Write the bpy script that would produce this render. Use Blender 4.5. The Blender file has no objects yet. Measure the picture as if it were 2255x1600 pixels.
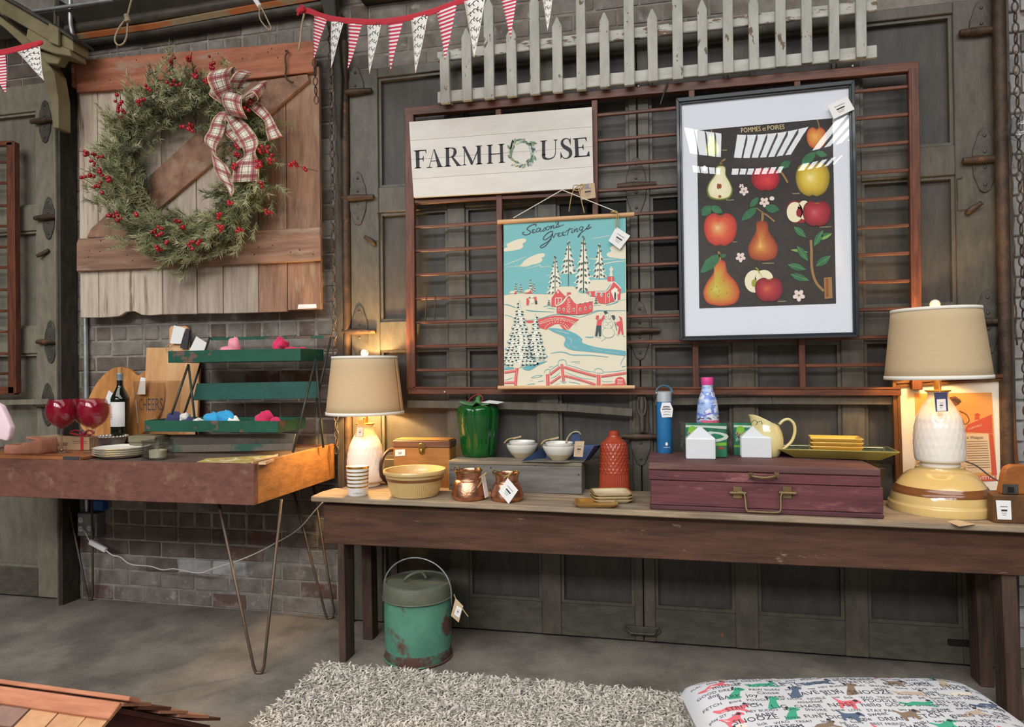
import bpy, bmesh, math, random
from math import sin, cos, pi, radians, sqrt, atan2
from mathutils import Vector, Matrix, noise
random.seed(7)
scene = bpy.context.scene
COL = scene.collection

# ------------------------------------------------------------------ camera
F, CX, CY = 1480.0, 1127.5, 800.0          # focal length and centre in photo pixels (2255 x 1600)
YAW, PITCH, ROLL, CAMH = radians(12.4), radians(0.5), 0.012, 1.25
_f = Vector((-sin(YAW) * cos(PITCH), cos(YAW) * cos(PITCH), sin(PITCH)))
_r = Vector((cos(YAW), sin(YAW), 0.0))
_u = _r.cross(_f)
CR = (cos(ROLL) * _r - sin(ROLL) * _u)
CU = (sin(ROLL) * _r + cos(ROLL) * _u)
CAM = Vector((0, 0, CAMH))
cam_data = bpy.data.cameras.new('camera')
cam_data.sensor_fit = 'HORIZONTAL'
cam_data.sensor_width = 36.0
cam_data.lens = 36.0 * F / 2255.0
cam_data.clip_start = 0.05
cam = bpy.data.objects.new('camera', cam_data)
COL.objects.link(cam)
cam.matrix_world = Matrix(((CR.x, CU.x, -_f.x, CAM.x), (CR.y, CU.y, -_f.y, CAM.y), (CR.z, CU.z, -_f.z, CAM.z), (0, 0, 0, 1)))
scene.camera = cam

# ------------------------------------------------------------------ view + world + daylight
vs = scene.view_settings
vs.view_transform = 'Standard'
vs.look = 'None'
vs.gamma = 1.0
vs.use_curve_mapping = False
vs.exposure = 0.0
world = bpy.data.worlds.new('overcast_sky')
scene.world = world
world.use_nodes = True
bg = world.node_tree.nodes['Background']
bg.inputs[0].default_value = (0.80, 0.87, 1.0, 1)
bg.inputs[1].default_value = 0.06


def area(name, loc, target, sx, sy, power, col=(1, 1, 1)):
    l = bpy.data.lights.new(name, 'AREA')
    l.shape = 'RECTANGLE'
    l.size, l.size_y, l.energy, l.color = sx, sy, power, col
    o = bpy.data.objects.new(name, l)
    COL.objects.link(o)
    o.location = loc
    o.rotation_euler = (Vector(target) - Vector(loc)).to_track_quat('-Z', 'Y').to_euler()
    return o


# daylight falling in through the roof skylights: a long one above the camera, three bays further back in the hall
area('skylight_daylight', (-0.6, -0.65, 4.62), (-0.6, -0.65, 0.0), 9.4, 2.4, 340, (1.0, 0.985, 0.955))
for sx0, sx1 in ((-5.2, -3.0), (-2.7, -0.1), (0.28, 0.78), (1.02, 2.12), (2.5, 3.2)):
    area('skylight_daylight', ((sx0 + sx1) / 2, -4.8, 4.62), ((sx0 + sx1) / 2, -4.8, 0.0), sx1 - sx0, 2.2, 66 * (sx1 - sx0) * 2.2, (0.97, 0.985, 1.0))


# ------------------------------------------------------------------ pixel <-> place helpers
def ray(px, py):
    return CR * ((px - CX) / F) + CU * ((CY - py) / F) + _f


def at(px, py, Y):                       # point of the vertical plane y = Y (parallel to the wall)
    d = ray(px, py)
    return CAM + d * (Y / d.y)


def atz(px, py, Z):                      # point of the horizontal plane z = Z
    d = ray(px, py)
    return CAM + d * ((Z - CAM.z) / d.z)


def depth(p):
    return (Vector(p) - CAM).dot(_f)


def sc(p):                               # metres for one photo pixel at a place
    return depth(p) / F


def base(px, py, Z, r):                  # centre of a round foot of radius r whose nearest point shows at (px,py)
    p = atz(px, py, Z)
    d = Vector((p.x, p.y, 0)).normalized()
    return Vector((p.x, p.y, Z)) + d * r


def zat(px, py, c):                      # height seen at (px,py) at the distance of c
    d = ray(px, py)
    return CAM.z + d.z * (sqrt(c.x ** 2 + c.y ** 2) / sqrt(d.x ** 2 + d.y ** 2))


def zb(x):                               # the old bench top sags a little to the right
    return 0.7005 - 0.0095 * x


# ------------------------------------------------------------------ materials
def lin(h):
    if not isinstance(h, str):
        return tuple(h) + (1,) if len(h) == 3 else tuple(h)
    h = h.lstrip('#')
    out = []
    for i in (0, 2, 4):
        c = int(h[i:i + 2], 16) / 255
        out.append(c / 12.92 if c <= 0.04045 else ((c + 0.055) / 1.055) ** 2.4)
    return tuple(out) + (1,)


MATS = {}


def mat(name, c, rough=0.6, metal=0.0, c2=None, ns=6.0, st=(1, 1, 1), mx=(0.35, 0.65), c3=None, ns3=4.0, st3=(1, 1, 1),
        th3=(0.58, 0.64), bump=0.0, bs=60.0, bst=None, coat=0.0, trans=0.0, ior=1.45, emit=None, es=0.0, sss=0.0, sheen=0.0,
        spec=0.5, alpha=1.0, det=5.0):
    m = bpy.data.materials.new(name)
    MATS[name] = m
    m.use_nodes = True
    nt = m.node_tree
    b = nt.nodes['Principled BSDF']
    b.inputs['Base Color'].default_value = lin(c)
    b.inputs['Roughness'].default_value = rough
    b.inputs['Metallic'].default_value = metal
    b.inputs['IOR'].default_value = ior
    b.inputs['Specular IOR Level'].default_value = spec
    b.inputs['Coat Weight'].default_value = coat
    b.inputs['Coat Roughness'].default_value = 0.06
    b.inputs['Transmission Weight'].default_value = trans
    b.inputs['Sheen Weight'].default_value = sheen
    b.inputs['Alpha'].default_value = alpha
    if sss:
        b.inputs['Subsurface Weight'].default_value = sss
        b.inputs['Subsurface Radius'].default_value = (0.02, 0.02, 0.02)
    if emit is not None:
        b.inputs['Emission Color'].default_value = lin(emit)
        b.inputs['Emission Strength'].default_value = es
    if c2 is None and c3 is None and not bump:
        return m
    N, L = nt.nodes.new, nt.links.new
    tc = N('ShaderNodeTexCoord')
    oi = N('ShaderNodeObjectInfo')
    mul = N('ShaderNodeVectorMath'); mul.operation = 'MULTIPLY_ADD'
    cmb = N('ShaderNodeCombineXYZ')
    for k in range(3):
        L(oi.outputs['Random'], cmb.inputs[k])
    L(cmb.outputs[0], mul.inputs[0])
    mul.inputs[1].default_value = (7.3, 11.7, 5.1)
    L(tc.outputs['Object'], mul.inputs[2])
    vec = mul.outputs[0]

    def noise_tex(scale, stretch, detail=det):
        mp = N('ShaderNodeMapping')
        mp.inputs['Scale'].default_value = stretch
        L(vec, mp.inputs['Vector'])
        n = N('ShaderNodeTexNoise')
        n.inputs['Scale'].default_value = scale
        n.inputs['Detail'].default_value = detail
        n.inputs['Roughness'].default_value = 0.62
        L(mp.outputs[0], n.inputs['Vector'])
        return n.outputs['Fac']

    def ramp(fac, lo, hi):
        r = N('ShaderNodeMapRange')
        r.inputs['From Min'].default_value = lo
        r.inputs['From Max'].default_value = hi
        L(fac, r.inputs['Value'])
        return r.outputs[0]
    if tuple(st) != (1, 1, 1):
        ns *= 6.0
    if tuple(st3) != (1, 1, 1):
        ns3 *= 2.5
    cur = None
    if c2 is not None:
        mixn = N('ShaderNodeMix'); mixn.data_type = 'RGBA'
        L(ramp(noise_tex(ns, st), *mx), mixn.inputs[0])
        mixn.inputs[6].default_value = lin(c)
        mixn.inputs[7].default_value = lin(c2)
        cur = mixn.outputs[2]
    if c3 is not None:
        m3 = N('ShaderNodeMix'); m3.data_type = 'RGBA'
        L(ramp(noise_tex(ns3, st3, 8.0), *th3), m3.inputs[0])
        if cur is None:
            m3.inputs[6].default_value = lin(c)
        else:
            L(cur, m3.inputs[6])
        m3.inputs[7].default_value = lin(c3)
        cur = m3.outputs[2]
    if cur is not None:
        L(cur, b.inputs['Base Color'])
    if bump:
        bn = N('ShaderNodeBump')
        bn.inputs['Strength'].default_value = bump
        bn.inputs['Distance'].default_value = 0.01
        L(noise_tex(bs, bst or st, 4.0), bn.inputs['Height'])
        L(bn.outputs[0], b.inputs['Normal'])
    return m


def uvmat(name, fn, rough=0.8, sheen=0.0, two=None):
    """material whose colour is built by fn(nt, u, v) -> colour socket from the UV map"""
    m = bpy.data.materials.new(name)
    MATS[name] = m
    m.use_nodes = True
    nt = m.node_tree
    b = nt.nodes['Principled BSDF']
    b.inputs['Roughness'].default_value = rough
    b.inputs['Sheen Weight'].default_value = sheen
    uv = nt.nodes.new('ShaderNodeUVMap')
    sp = nt.nodes.new('ShaderNodeSeparateXYZ')
    nt.links.new(uv.outputs[0], sp.inputs[0])
    nt.links.new(fn(nt, sp.outputs[0], sp.outputs[1]), b.inputs['Base Color'])
    return m


def nmath(nt, op, a, b=None):
    n = nt.nodes.new('ShaderNodeMath'); n.operation = op
    for i, x in enumerate((a, b)):
        if x is None:
            continue
        if isinstance(x, (int, float)):
            n.inputs[i].default_value = x
        else:
            nt.links.new(x, n.inputs[i])
    return n.outputs[0]


def nmix(nt, fac, a, b):
    n = nt.nodes.new('ShaderNodeMix'); n.data_type = 'RGBA'
    for i, x in ((0, fac), (6, a), (7, b)):
        if isinstance(x, (int, float)):
            n.inputs[i].default_value = x
        elif isinstance(x, (str, tuple)):
            n.inputs[i].default_value = lin(x)
        else:
            nt.links.new(x, n.inputs[i])
    return n.outputs[2]


# ------------------------------------------------------------------ mesh builder
WORLD = {}


def catmull(pts, n=6, closed=False):
    pts = [Vector(p) for p in pts]
    if len(pts) < 3:
        return pts
    out = []
    N = len(pts)
    rng = range(N) if closed else range(N - 1)
    for i in rng:
        if closed:
            p0, p1, p2, p3 = pts[(i - 1) % N], pts[i], pts[(i + 1) % N], pts[(i + 2) % N]
        else:
            p0, p1, p2, p3 = pts[max(i - 1, 0)], pts[i], pts[i + 1], pts[min(i + 2, N - 1)]
        for k in range(n):
            t = k / n
            out.append(0.5 * ((2 * p1) + (-p0 + p2) * t + (2 * p0 - 5 * p1 + 4 * p2 - p3) * t * t + (-p0 + 3 * p1 - 3 * p2 + p3) * t ** 3))
    if not closed:
        out.append(pts[-1].copy())
    return out


class MB:
    def __init__(self):
        self.v, self.f, self.uv = [], [], {}

    def add(self, verts, faces, uvs=None):
        o = len(self.v)
        self.v += [Vector(p) for p in verts]
        for i, fa in enumerate(faces):
            if uvs:
                self.uv[len(self.f)] = [uvs[k] for k in fa]
            self.f.append(tuple(k + o for k in fa))
        return self

    def hexa(self, a):                     # eight corners: bottom loop 0-3, top loop 4-7
        return self.add(a, [(3, 2, 1, 0), (4, 5, 6, 7), (0, 1, 5, 4), (1, 2, 6, 5), (2, 3, 7, 6), (3, 0, 4, 7)])

    def box(self, x0, x1, y0, y1, z0, z1):
        return self.hexa([(x0, y0, z0), (x1, y0, z0), (x1, y1, z0), (x0, y1, z0), (x0, y0, z1), (x1, y0, z1), (x1, y1, z1), (x0, y1, z1)])

    def obox(self, c, s, m=None):
        m = m or Matrix.Identity(3)
        c = Vector(c)
        q = []
        for z in (-.5, .5):
            for x, y in ((-.5, -.5), (.5, -.5), (.5, .5), (-.5, .5)):
                q.append(c + m @ Vector((x * s[0], y * s[1], z * s[2])))
        return self.hexa(q)

    def beam(self, a, b, wx, wy, up=(0, 0, 1)):   # rectangular bar from a to b
        a, b = Vector(a), Vector(b)
        d = (b - a).normalized()
        s = d.cross(Vector(up))
        if s.length < 1e-4:
            s = d.cross(Vector((0, 1, 0)))
        s.normalize()
        t = s.cross(d).normalized()
        s, t = s * wx / 2, t * wy / 2
        return self.hexa([a - s - t, a + s - t, a + s + t, a - s + t, b - s - t, b + s - t, b + s + t, b - s + t])

    def prism(self, pts, vec):             # planar outline pushed along vec
        pts = [Vector(p) for p in pts]
        vec = Vector(vec)
        n = len(pts)
        nrm = Vector((0, 0, 0))
        for i in range(n):
            nrm += pts[i].cross(pts[(i + 1) % n])
        if nrm.dot(vec) > 0:
            pts = pts[::-1]
        self.add(pts + [p + vec for p in pts], [tuple(range(n)), tuple(range(2 * n - 1, n - 1, -1))] +
                 [((i + 1) % n, i, i + n, (i + 1) % n + n) for i in range(n)])
        return self

    def tube(self, pts, r, seg=8, closed=False, cap=True, flat=1.0):
        pts = [Vector(p) for p in pts]
        n = len(pts)
        rr = r if isinstance(r, (list, tuple)) else [r] * n
        if len(rr) != n:
            rr = [rr[min(int(i * len(rr) / n), len(rr) - 1)] for i in range(n)]
        vs_, fs = [], []
        prev = None
        for i in range(n):
            if closed:
                d = pts[(i + 1) % n] - pts[i - 1]
            else:
                d = pts[min(i + 1, n - 1)] - pts[max(i - 1, 0)]
            d = d.normalized() if d.length > 1e-9 else Vector((0, 0, 1))
            if prev is None:
                a = d.cross(Vector((0, 0, 1)))
                if a.length < 0.05:
                    a = d.cross(Vector((0, 1, 0)))
            else:
                a = prev - d * prev.dot(d)
            a.normalize()
            prev = a
            b = d.cross(a)
            for k in range(seg):
                t = 2 * pi * k / seg
                vs_.append(pts[i] + (a * cos(t) + b * sin(t) * flat) * rr[i])
        m = n if closed else n - 1
        for i in range(m):
            j = (i + 1) % n
            for k in range(seg):
                l = (k + 1) % seg
                fs.append((i * seg + k, i * seg + l, j * seg + l, j * seg + k))
        if cap and not closed:
            fs.append(tuple(range(seg - 1, -1, -1)))
            fs.append(tuple((n - 1) * seg + k for k in range(seg)))
        return self.add(vs_, fs)

    def cyl(self, a, b, r, seg=16, r2=None):
        return self.tube([a, b], [r, r if r2 is None else r2], seg)

    def lathe(self, prof, c=(0, 0, 0), seg=40, cap0=True, cap1=False, fn=None):
        c = Vector(c)
        vs_, fs, uvs = [], [], []
        n = len(prof)
        for i, (r, z) in enumerate(prof):
            for k in range(seg):
                t = 2 * pi * k / seg
                rr, zz = (r, z) if fn is None else fn(r, z, t)
                vs_.append(c + Vector((rr * cos(t), rr * sin(t), zz)))
        for i in range(n - 1):
            for k in range(seg):
                l = (k + 1) % seg
                fs.append((i * seg + k, i * seg + l, (i + 1) * seg + l, (i + 1) * seg + k))
        if cap0:
            fs.append(tuple(range(seg - 1, -1, -1)))
        if cap1:
            fs.append(tuple((n - 1) * seg + k for k in range(seg)))
        return self.add(vs_, fs)

    def ball(self, c, r, seg=10, rings=6, s=(1, 1, 1)):
        c = Vector(c)
        vs_ = [c + Vector((0, 0, -r * s[2]))]
        for i in range(1, rings):
            a = -pi / 2 + pi * i / rings
            for k in range(seg):
                t = 2 * pi * k / seg
                vs_.append(c + Vector((r * cos(a) * cos(t) * s[0], r * cos(a) * sin(t) * s[1], r * sin(a) * s[2])))
        vs_.append(c + Vector((0, 0, r * s[2])))
        fs = [(0, 1 + (k + 1) % seg, 1 + k) for k in range(seg)]
        for i in range(rings - 2):
            for k in range(seg):
                l = (k + 1) % seg
                fs.append((1 + i * seg + k, 1 + i * seg + l, 1 + (i + 1) * seg + l, 1 + (i + 1) * seg + k))
        e = len(vs_) - 1
        q = 1 + (rings - 2) * seg
        fs += [(q + k, q + (k + 1) % seg, e) for k in range(seg)]
        return self.add(vs_, fs)

    def grid(self, fn, nu, nv, uv=None):
        vs_, fs, uvs = [], [], []
        for j in range(nv + 1):
            for i in range(nu + 1):
                vs_.append(fn(i / nu, j / nv))
                uvs.append((i / nu, j / nv) if uv is None else uv(i / nu, j / nv))
        for j in range(nv):
            for i in range(nu):
                a = j * (nu + 1) + i
                fs.append((a, a + 1, a + nu + 2, a + nu + 1))
        return self.add(vs_, fs, uvs)

    def ribbon(self, path, side, w, n=None, uvl=1.0):   # band along path; side(i,t)->unit vector
        P = path
        m = len(P)
        vs_, uvs, fs = [], [], []
        ln = 0
        for i in range(m):
            if i:
                ln += (P[i] - P[i - 1]).length
            s = side(i / (m - 1)) if callable(side) else Vector(side)
            ww = w(i / (m - 1)) if callable(w) else w
            for k in range(5):
                q = k / 4
                vs_.append(P[i] + s * ww * (q - 0.5))
                uvs.append((q, ln * uvl))
        for i in range(m - 1):
            for k in range(4):
                a = i * 5 + k
                fs.append((a, a + 1, a + 6, a + 5))
        return self.add(vs_, fs, uvs)

    def build(self, name, m, parent=None, smooth=False, bevel=0.0, local=False, solid=0.0, sub=0, seg=1):
        me = bpy.data.meshes.new(name)
        V = self.v
        if parent is not None and not local:
            W = WORLD[parent.name].inverted()
            V = [W @ p for p in V]
        me.from_pydata([tuple(p) for p in V], [], self.f)
        if self.uv:
            ul = me.uv_layers.new(name='UVMap')
            for pi_, poly in enumerate(me.polygons):
                if pi_ in self.uv:
                    for k, li in enumerate(poly.loop_indices):
                        ul.data[li].uv = self.uv[pi_][k]
        if bevel:
            bm = bmesh.new(); bm.from_mesh(me)
            bmesh.ops.remove_doubles(bm, verts=bm.verts, dist=1e-6)
            es = [e for e in bm.edges if len(e.link_faces) == 2 and e.calc_face_angle(0) > 0.5]
            bmesh.ops.bevel(bm, geom=es, offset=bevel, segments=seg, profile=0.5, affect='EDGES', clamp_overlap=True)
            bm.to_mesh(me); bm.free()
        me.validate()
        mm = MATS[m] if isinstance(m, str) else m
        me.materials.append(mm)
        if smooth:
            me.shade_smooth()
            if smooth == 'auto':
                me.set_sharp_from_angle(angle=radians(40))
        o = bpy.data.objects.new(name, me)
        COL.objects.link(o)
        if parent is not None:
            o.parent = parent
            WORLD[o.name] = WORLD[parent.name]
        else:
            WORLD[o.name] = Matrix.Identity(4)
        if solid:
            sm = o.modifiers.new('thickness', 'SOLIDIFY'); sm.thickness = solid; sm.offset = 0
        if sub:
            ss = o.modifiers.new('smooth', 'SUBSURF'); ss.levels = sub; ss.render_levels = sub
        return o


def tag(o, label=None, cat=None, group=None, kind=None):
    if label:
        o['label'] = label
    if cat:
        o['category'] = cat
    if group:
        o['group'] = group
    if kind:
        o['kind'] = kind
    return o


def thing(name, label, cat, loc=(0, 0, 0), rz=0.0, group=None, kind=None, rx=0.0, ry=0.0):
    o = bpy.data.objects.new(name, None)
    COL.objects.link(o)
    o.empty_display_size = 0.05
    o.location = loc
    o.rotation_euler = (rx, ry, rz)
    WORLD[o.name] = Matrix.Translation(Vector(loc)) @ o.rotation_euler.to_matrix().to_4x4()
    return tag(o, label, cat, group, kind)


def share(o, name, parent, loc=(0, 0, 0), rot=(0, 0, 0), scale=(1, 1, 1)):   # another piece with the same mesh
    c = bpy.data.objects.new(name, o.data)
    COL.objects.link(c)
    c.parent = parent
    c.location, c.rotation_euler, c.scale = loc, rot, scale
    if parent is not None:
        WORLD[c.name] = WORLD[parent.name]
    return c


# ------------------------------------------------------------------ flat print on a plane y = Y, traced in photo pixels
class Art:
    def __init__(self, Y, T=lambda x, y: (x, y)):
        self.Y, self.T, self.m = Y, T, {}

    def _mb(self, c, layer):
        return self.m.setdefault((c, layer), MB())

    def _pt(self, p, layer):
        x, y = self.T(p[0], p[1])
        return at(x, y, self.Y - 0.0004 * layer)

    def poly(self, pts, c, layer=1, smooth=0):
        if smooth:
            pts = [(p.x, p.y) for p in catmull([Vector((a, b, 0)) for a, b in pts], smooth, True)]
        q = [self._pt(p, layer) for p in pts]
        n = Vector((0, 0, 0))
        for i in range(len(q)):
            n += (q[i] - q[0]).cross(q[(i + 1) % len(q)] - q[0])
        if n.y > 0:
            q = q[::-1]
        self._mb(c, layer).add(q, [tuple(range(len(q)))])

    def ell(self, cx, cy, rx, ry, c, layer=1, rot=0.0, n=20, a0=0, a1=2 * pi):
        pts = []
        for k in range(n):
            t = a0 + (a1 - a0) * k / n
            x, y = rx * cos(t), ry * sin(t)
            pts.append((cx + x * cos(rot) - y * sin(rot), cy + x * sin(rot) + y * cos(rot)))
        self.poly(pts, c, layer)

    def leaf(self, x0, y0, x1, y1, w, c, layer=1):
        dx, dy = x1 - x0, y1 - y0
        nx, ny = -dy, dx
        l = sqrt(dx * dx + dy * dy) or 1
        nx, ny = nx / l * w, ny / l * w
        self.poly([(x0, y0), (x0 + dx * .25 + nx * .8, y0 + dy * .25 + ny * .8), (x0 + dx * .55 + nx, y0 + dy * .55 + ny), (x0 + dx * .85 + nx * .5, y0 + dy * .85 + ny * .5), (x1, y1),
                   (x0 + dx * .85 - nx * .5, y0 + dy * .85 - ny * .5), (x0 + dx * .55 - nx, y0 + dy * .55 - ny), (x0 + dx * .25 - nx * .8, y0 + dy * .25 - ny * .8)], c, layer)

    def stroke(self, pts, w, c, layer=1, smooth=5, taper=False):
        P = [Vector((a, b, 0)) for a, b in pts]
        if smooth and len(P) > 2:
            P = catmull(P, smooth)
        n = len(P)
        vs_ = []
        for i in range(n):
            d = P[min(i + 1, n - 1)] - P[max(i - 1, 0)]
            d = d.normalized() if d.length > 1e-9 else Vector((1, 0, 0))
            ww = w / 2
            if taper:
                ww *= 0.25 + 0.75 * sin(pi * (0.08 + 0.84 * i / (n - 1)))
            s = Vector((-d.y, d.x, 0)) * ww
            vs_ += [P[i] + s, P[i] - s]
        q = [self._pt(p, layer) for p in vs_]
        self._mb(c, layer).add(q, [(2 * i, 2 * i + 2, 2 * i + 3, 2 * i + 1) for i in range(n - 1)])

    def mesh(self, verts, faces, fn, c, layer=1):
        self._mb(c, layer).add([self._pt(fn(x, y), layer) for x, y in verts], faces)

    def build(self, parent, name='print'):
        for (c, layer), mb in sorted(self.m.items(), key=lambda t: t[0][1]):
            tag(mb.build(name, c, parent), kind='stuff')


TEXTS = {}


def text(s, shear=0.0):
    """outline of a line of lettering as flat mesh, height of capitals = 1, start at x=0"""
    if (s, shear) in TEXTS:
        return TEXTS[(s, shear)]
    cu = bpy.data.curves.new('lettering', 'FONT')
    cu.body = s
    cu.shear = shear
    cu.resolution_u = 2
    o = bpy.data.objects.new('lettering', cu)
    COL.objects.link(o)
    bpy.context.view_layer.update()
    me = o.evaluated_get(bpy.context.evaluated_depsgraph_get()).to_mesh()
    k = 1 / 0.69
    vv = [(v.co.x * k, v.co.y * k) for v in me.vertices]
    ff = [tuple(p.vertices) for p in me.polygons]
    x0 = min(v[0] for v in vv)
    vv = [(x - x0, y) for x, y in vv]
    wd = max(v[0] for v in vv)
    bpy.data.objects.remove(o)
    bpy.data.curves.remove(cu)
    TEXTS[(s, shear)] = (vv, ff, wd)
    return TEXTS[(s, shear)]


def text_fit(art, s, p0, p1, h, c, layer=1, shear=0.0):
    """lettering in photo pixels from p0 (start of baseline) to p1 (its end), capitals h pixels high"""
    vv, ff, wd = text(s, shear)
    d = Vector((p1[0] - p0[0], p1[1] - p0[1]))
    n = Vector((d.y, -d.x)).normalized()
    art.mesh(vv, ff, lambda x, y: (p0[0] + d.x * x / wd + n.x * y * h, p0[1] + d.y * x / wd + n.y * y * h), c, layer)


def text_plane(mb, s, o, ux, uz, h, w=None):
    """lettering on any plane: o = start of baseline, ux = reading direction, uz = up"""
    vv, ff, wd = text(s)
    k = h if w is None else w / wd
    o, ux, uz = Vector(o), Vector(ux), Vector(uz)
    mb.add([o + ux * x * k + uz * y * h for x, y in vv], ff)


def thinglass(name, tint='ffffff', ior=1.5, rough=0.01, extra=0.0):
    """thin clear wall: looks through, reflects by Fresnel"""
    m = bpy.data.materials.new(name)
    MATS[name] = m
    m.use_nodes = True
    nt = m.node_tree
    nt.nodes.remove(nt.nodes['Principled BSDF'])
    N, L = nt.nodes.new, nt.links.new
    t = N('ShaderNodeBsdfTransparent'); t.inputs[0].default_value = lin(tint)
    g = N('ShaderNodeBsdfGlossy'); g.inputs['Roughness'].default_value = rough
    fz = N('ShaderNodeFresnel'); fz.inputs[0].default_value = ior
    gm = N('ShaderNodeNewGeometry')
    bf = nmath(nt, 'MULTIPLY', gm.outputs['Backfacing'], 1 / ior - ior)
    L(nmath(nt, 'ADD', bf, ior), fz.inputs[0])      # both faces of the thin wall reflect alike
    fac = nmath(nt, 'ADD', fz.outputs[0], extra)
    mx = N('ShaderNodeMixShader')
    L(fac, mx.inputs[0]); L(t.outputs[0], mx.inputs[1]); L(g.outputs[0], mx.inputs[2])
    L(mx.outputs[0], nt.nodes['Material Output'].inputs[0])
    return m

# ------------------------------------------------------------------ materials of the setting
mat('concrete', '857d73', 0.85, c2='655f57', ns=4.5, c3='524d47', ns3=2.6, th3=(0.5, 0.72), bump=0.4, bs=70, det=9.0)
mat('brick_grey', '8a837d', 0.85, c2='686159', ns=9, c3='a8a39e', ns3=14, th3=(0.6, 0.72), bump=0.5, bs=40)
mat('brick_brown', '6f635b', 0.85, c2='524842', ns=10, c3='8f8880', ns3=12, th3=(0.62, 0.74), bump=0.5, bs=40)
mat('brick_red', '6d4a41', 0.85, c2='5f514a', ns=10, c3='857a72', ns3=12, th3=(0.5, 0.62), bump=0.5, bs=40)
mat('brick_pale', 'b6b4b3', 0.8, c2='8f8c8a', ns=8, c3='7a4d40', ns3=7, th3=(0.64, 0.7), bump=0.5, bs=40)
mat('mortar', '9a948d', 0.95, c2='787269', ns=12, bump=0.6, bs=70)
mat('mortar_pale', 'b5b2b0', 0.95, c2='95918e', ns=12, bump=0.6, bs=70)
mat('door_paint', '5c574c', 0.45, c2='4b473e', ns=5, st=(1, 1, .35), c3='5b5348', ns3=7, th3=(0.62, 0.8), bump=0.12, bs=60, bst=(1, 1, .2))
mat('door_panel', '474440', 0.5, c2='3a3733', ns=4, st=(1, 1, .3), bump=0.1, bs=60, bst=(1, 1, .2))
mat('door_paint_worn', '565248', 0.65, c2='433f37', ns=6, st=(.4, 1, 1), c3='7e4e33', ns3=9, th3=(0.68, 0.7), bump=0.2, bs=50)
mat('left_door_paint', '7f7a69', 0.6, c2='6b6759', ns=5, st=(1, 1, .35), bump=0.12, bs=60, bst=(1, 1, .2))
mat('left_door_panel', '757063', 0.65, c2='615d52', ns=4, st=(1, 1, .3), bump=0.1, bs=60)
mat('dark_gap', '15130f', 0.9)
mat('black_glass', '0c0d0e', 0.08, spec=0.6)
mat('old_iron', '5a564e', 0.5, metal=0.35, c2='45403a', ns=20, bump=0.2, bs=80)
mat('rust_iron', '5a4636', 0.6, metal=0.3, c2='3c3028', ns=18, c3='8a5a36', ns3=12, th3=(0.62, 0.7), bump=0.25, bs=80)
mat('dark_steel', '4c4740', 0.55, metal=0.2, c2='38342e', ns=6, st=(1, 1, .3), bump=0.12, bs=60)
mat('olive_steel', '857a5a', 0.55, c2='6d6347', ns=5, bump=0.15, bs=50)
mat('post_edge', '9a9384', 0.55, c2='7d7668', ns=8)
mat('pipe_dark', '544e46', 0.5, metal=0.2, c2='3d3832', ns=5, st=(.4, 1, 1), bump=0.1, bs=60)
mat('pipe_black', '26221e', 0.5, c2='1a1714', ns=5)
mat('pipe_rust', 'a58a66', 0.6, c2='8f8064', ns=6, st=(.5, 1, 1), c3='b5683a', ns3=3, st3=(.5, 1, 1), th3=(0.5, 0.56))
mat('galvanized', 'b9bdbb', 0.38, metal=0.65, c2='9fa3a2', ns=30)
mat('girder_dark', '3a352f', 0.7, c2='2a2622', ns=4)
mat('ceiling_board', '55504a', 0.8, c2='45413b', ns=4, st=(.3, 1, 1))
mat('back_wall', '8d877f', 0.9, c2='7a746d', ns=2)
mat('chain_iron', '4a4039', 0.5, metal=0.5, c2='7a5a3e', ns=25, mx=(.5, .7))

for s_ in ('POMMES', 'POIRES', 'et', 'CHEERS', 'Scotch', 'oud+tu', 'tor', 'FARMALL', 'o Weapon', 'Brite', 'HARVESTER', 'LA BELLE',
           'WILLIAMS', 'GALA', 'ROME BEAUTY', 'CONFERENCE', 'GOLDEN', 'HYDRATE',
           'CHASE', 'NOSE', 'hello', 'GOOD DREAMS', 'PAW buddy', 'play SIT', 'nap', 'HEY BUDDY', 'PLAY', 'SNORE', 'bone', 'LOVE',
           'STAY PAL', 'lets go!', 'dog', 'Chose', 'eared', 'stay', 'wag', 'best bud', 'BARK', 'joy', 'sweet', 'BRAVE', 'RUN', 'SNOOZE', 'love',
           'FUN', 'DIG', 'doggie', 'DREAM', 'FETCH', 'guard', 'POOCH', 'TOP DOG', 'NOBLE', 'kiss', 'lick', 'WAG', 'TREAT', 'SNIFF', 'pal', 'funny',
           'BEST FRIEND', 'walk?', 'hey', 'mischief', 'POODLE', 'LETS GO!', 'STRETCH', 'BIG', 'Hello', 'VARDIS', 'HOLDEN'):
    text(s_)

# ------------------------------------------------------------------ floor, back of the hall, ceiling
YW, YD, YP = 3.17, 3.11, 3.145            # brick wall face, door stile face, door panel face
tag(MB().grid(lambda u, v: Vector((-9 + 15 * u, -7 + 10.6 * v, 0.0)), 4, 4).build('floor', 'concrete'), kind='structure')
tag(MB().box(-9, 6, -7.2, -7.0, 0, 4.8).build('wall_rear', 'back_wall'), kind='structure')
ceil = thing('ceiling', None, None, (0, 0, 4.7), kind='structure')
for x0, x1, y0, y1 in ((-9, 6, 0.57, 3.6), (-9, 6, -3.65, -1.87), (-9, 6, -7.2, -5.95), (-9, -5.3, -5.95, -3.65), (-2.95, -2.75, -5.95, -3.65), (-0.05, 0.26, -5.95, -3.65), (0.8, 1.0, -5.95, -3.65), (2.14, 2.48, -5.95, -3.65), (3.22, 6, -5.95, -3.65), (-9, -5.35, -1.87, .57), (4.15, 6, -1.87, .57)):
    MB().box(x0, x1, y0, y1, 4.64, 4.78).build('ceiling_deck', 'ceiling_board', ceil)
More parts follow.
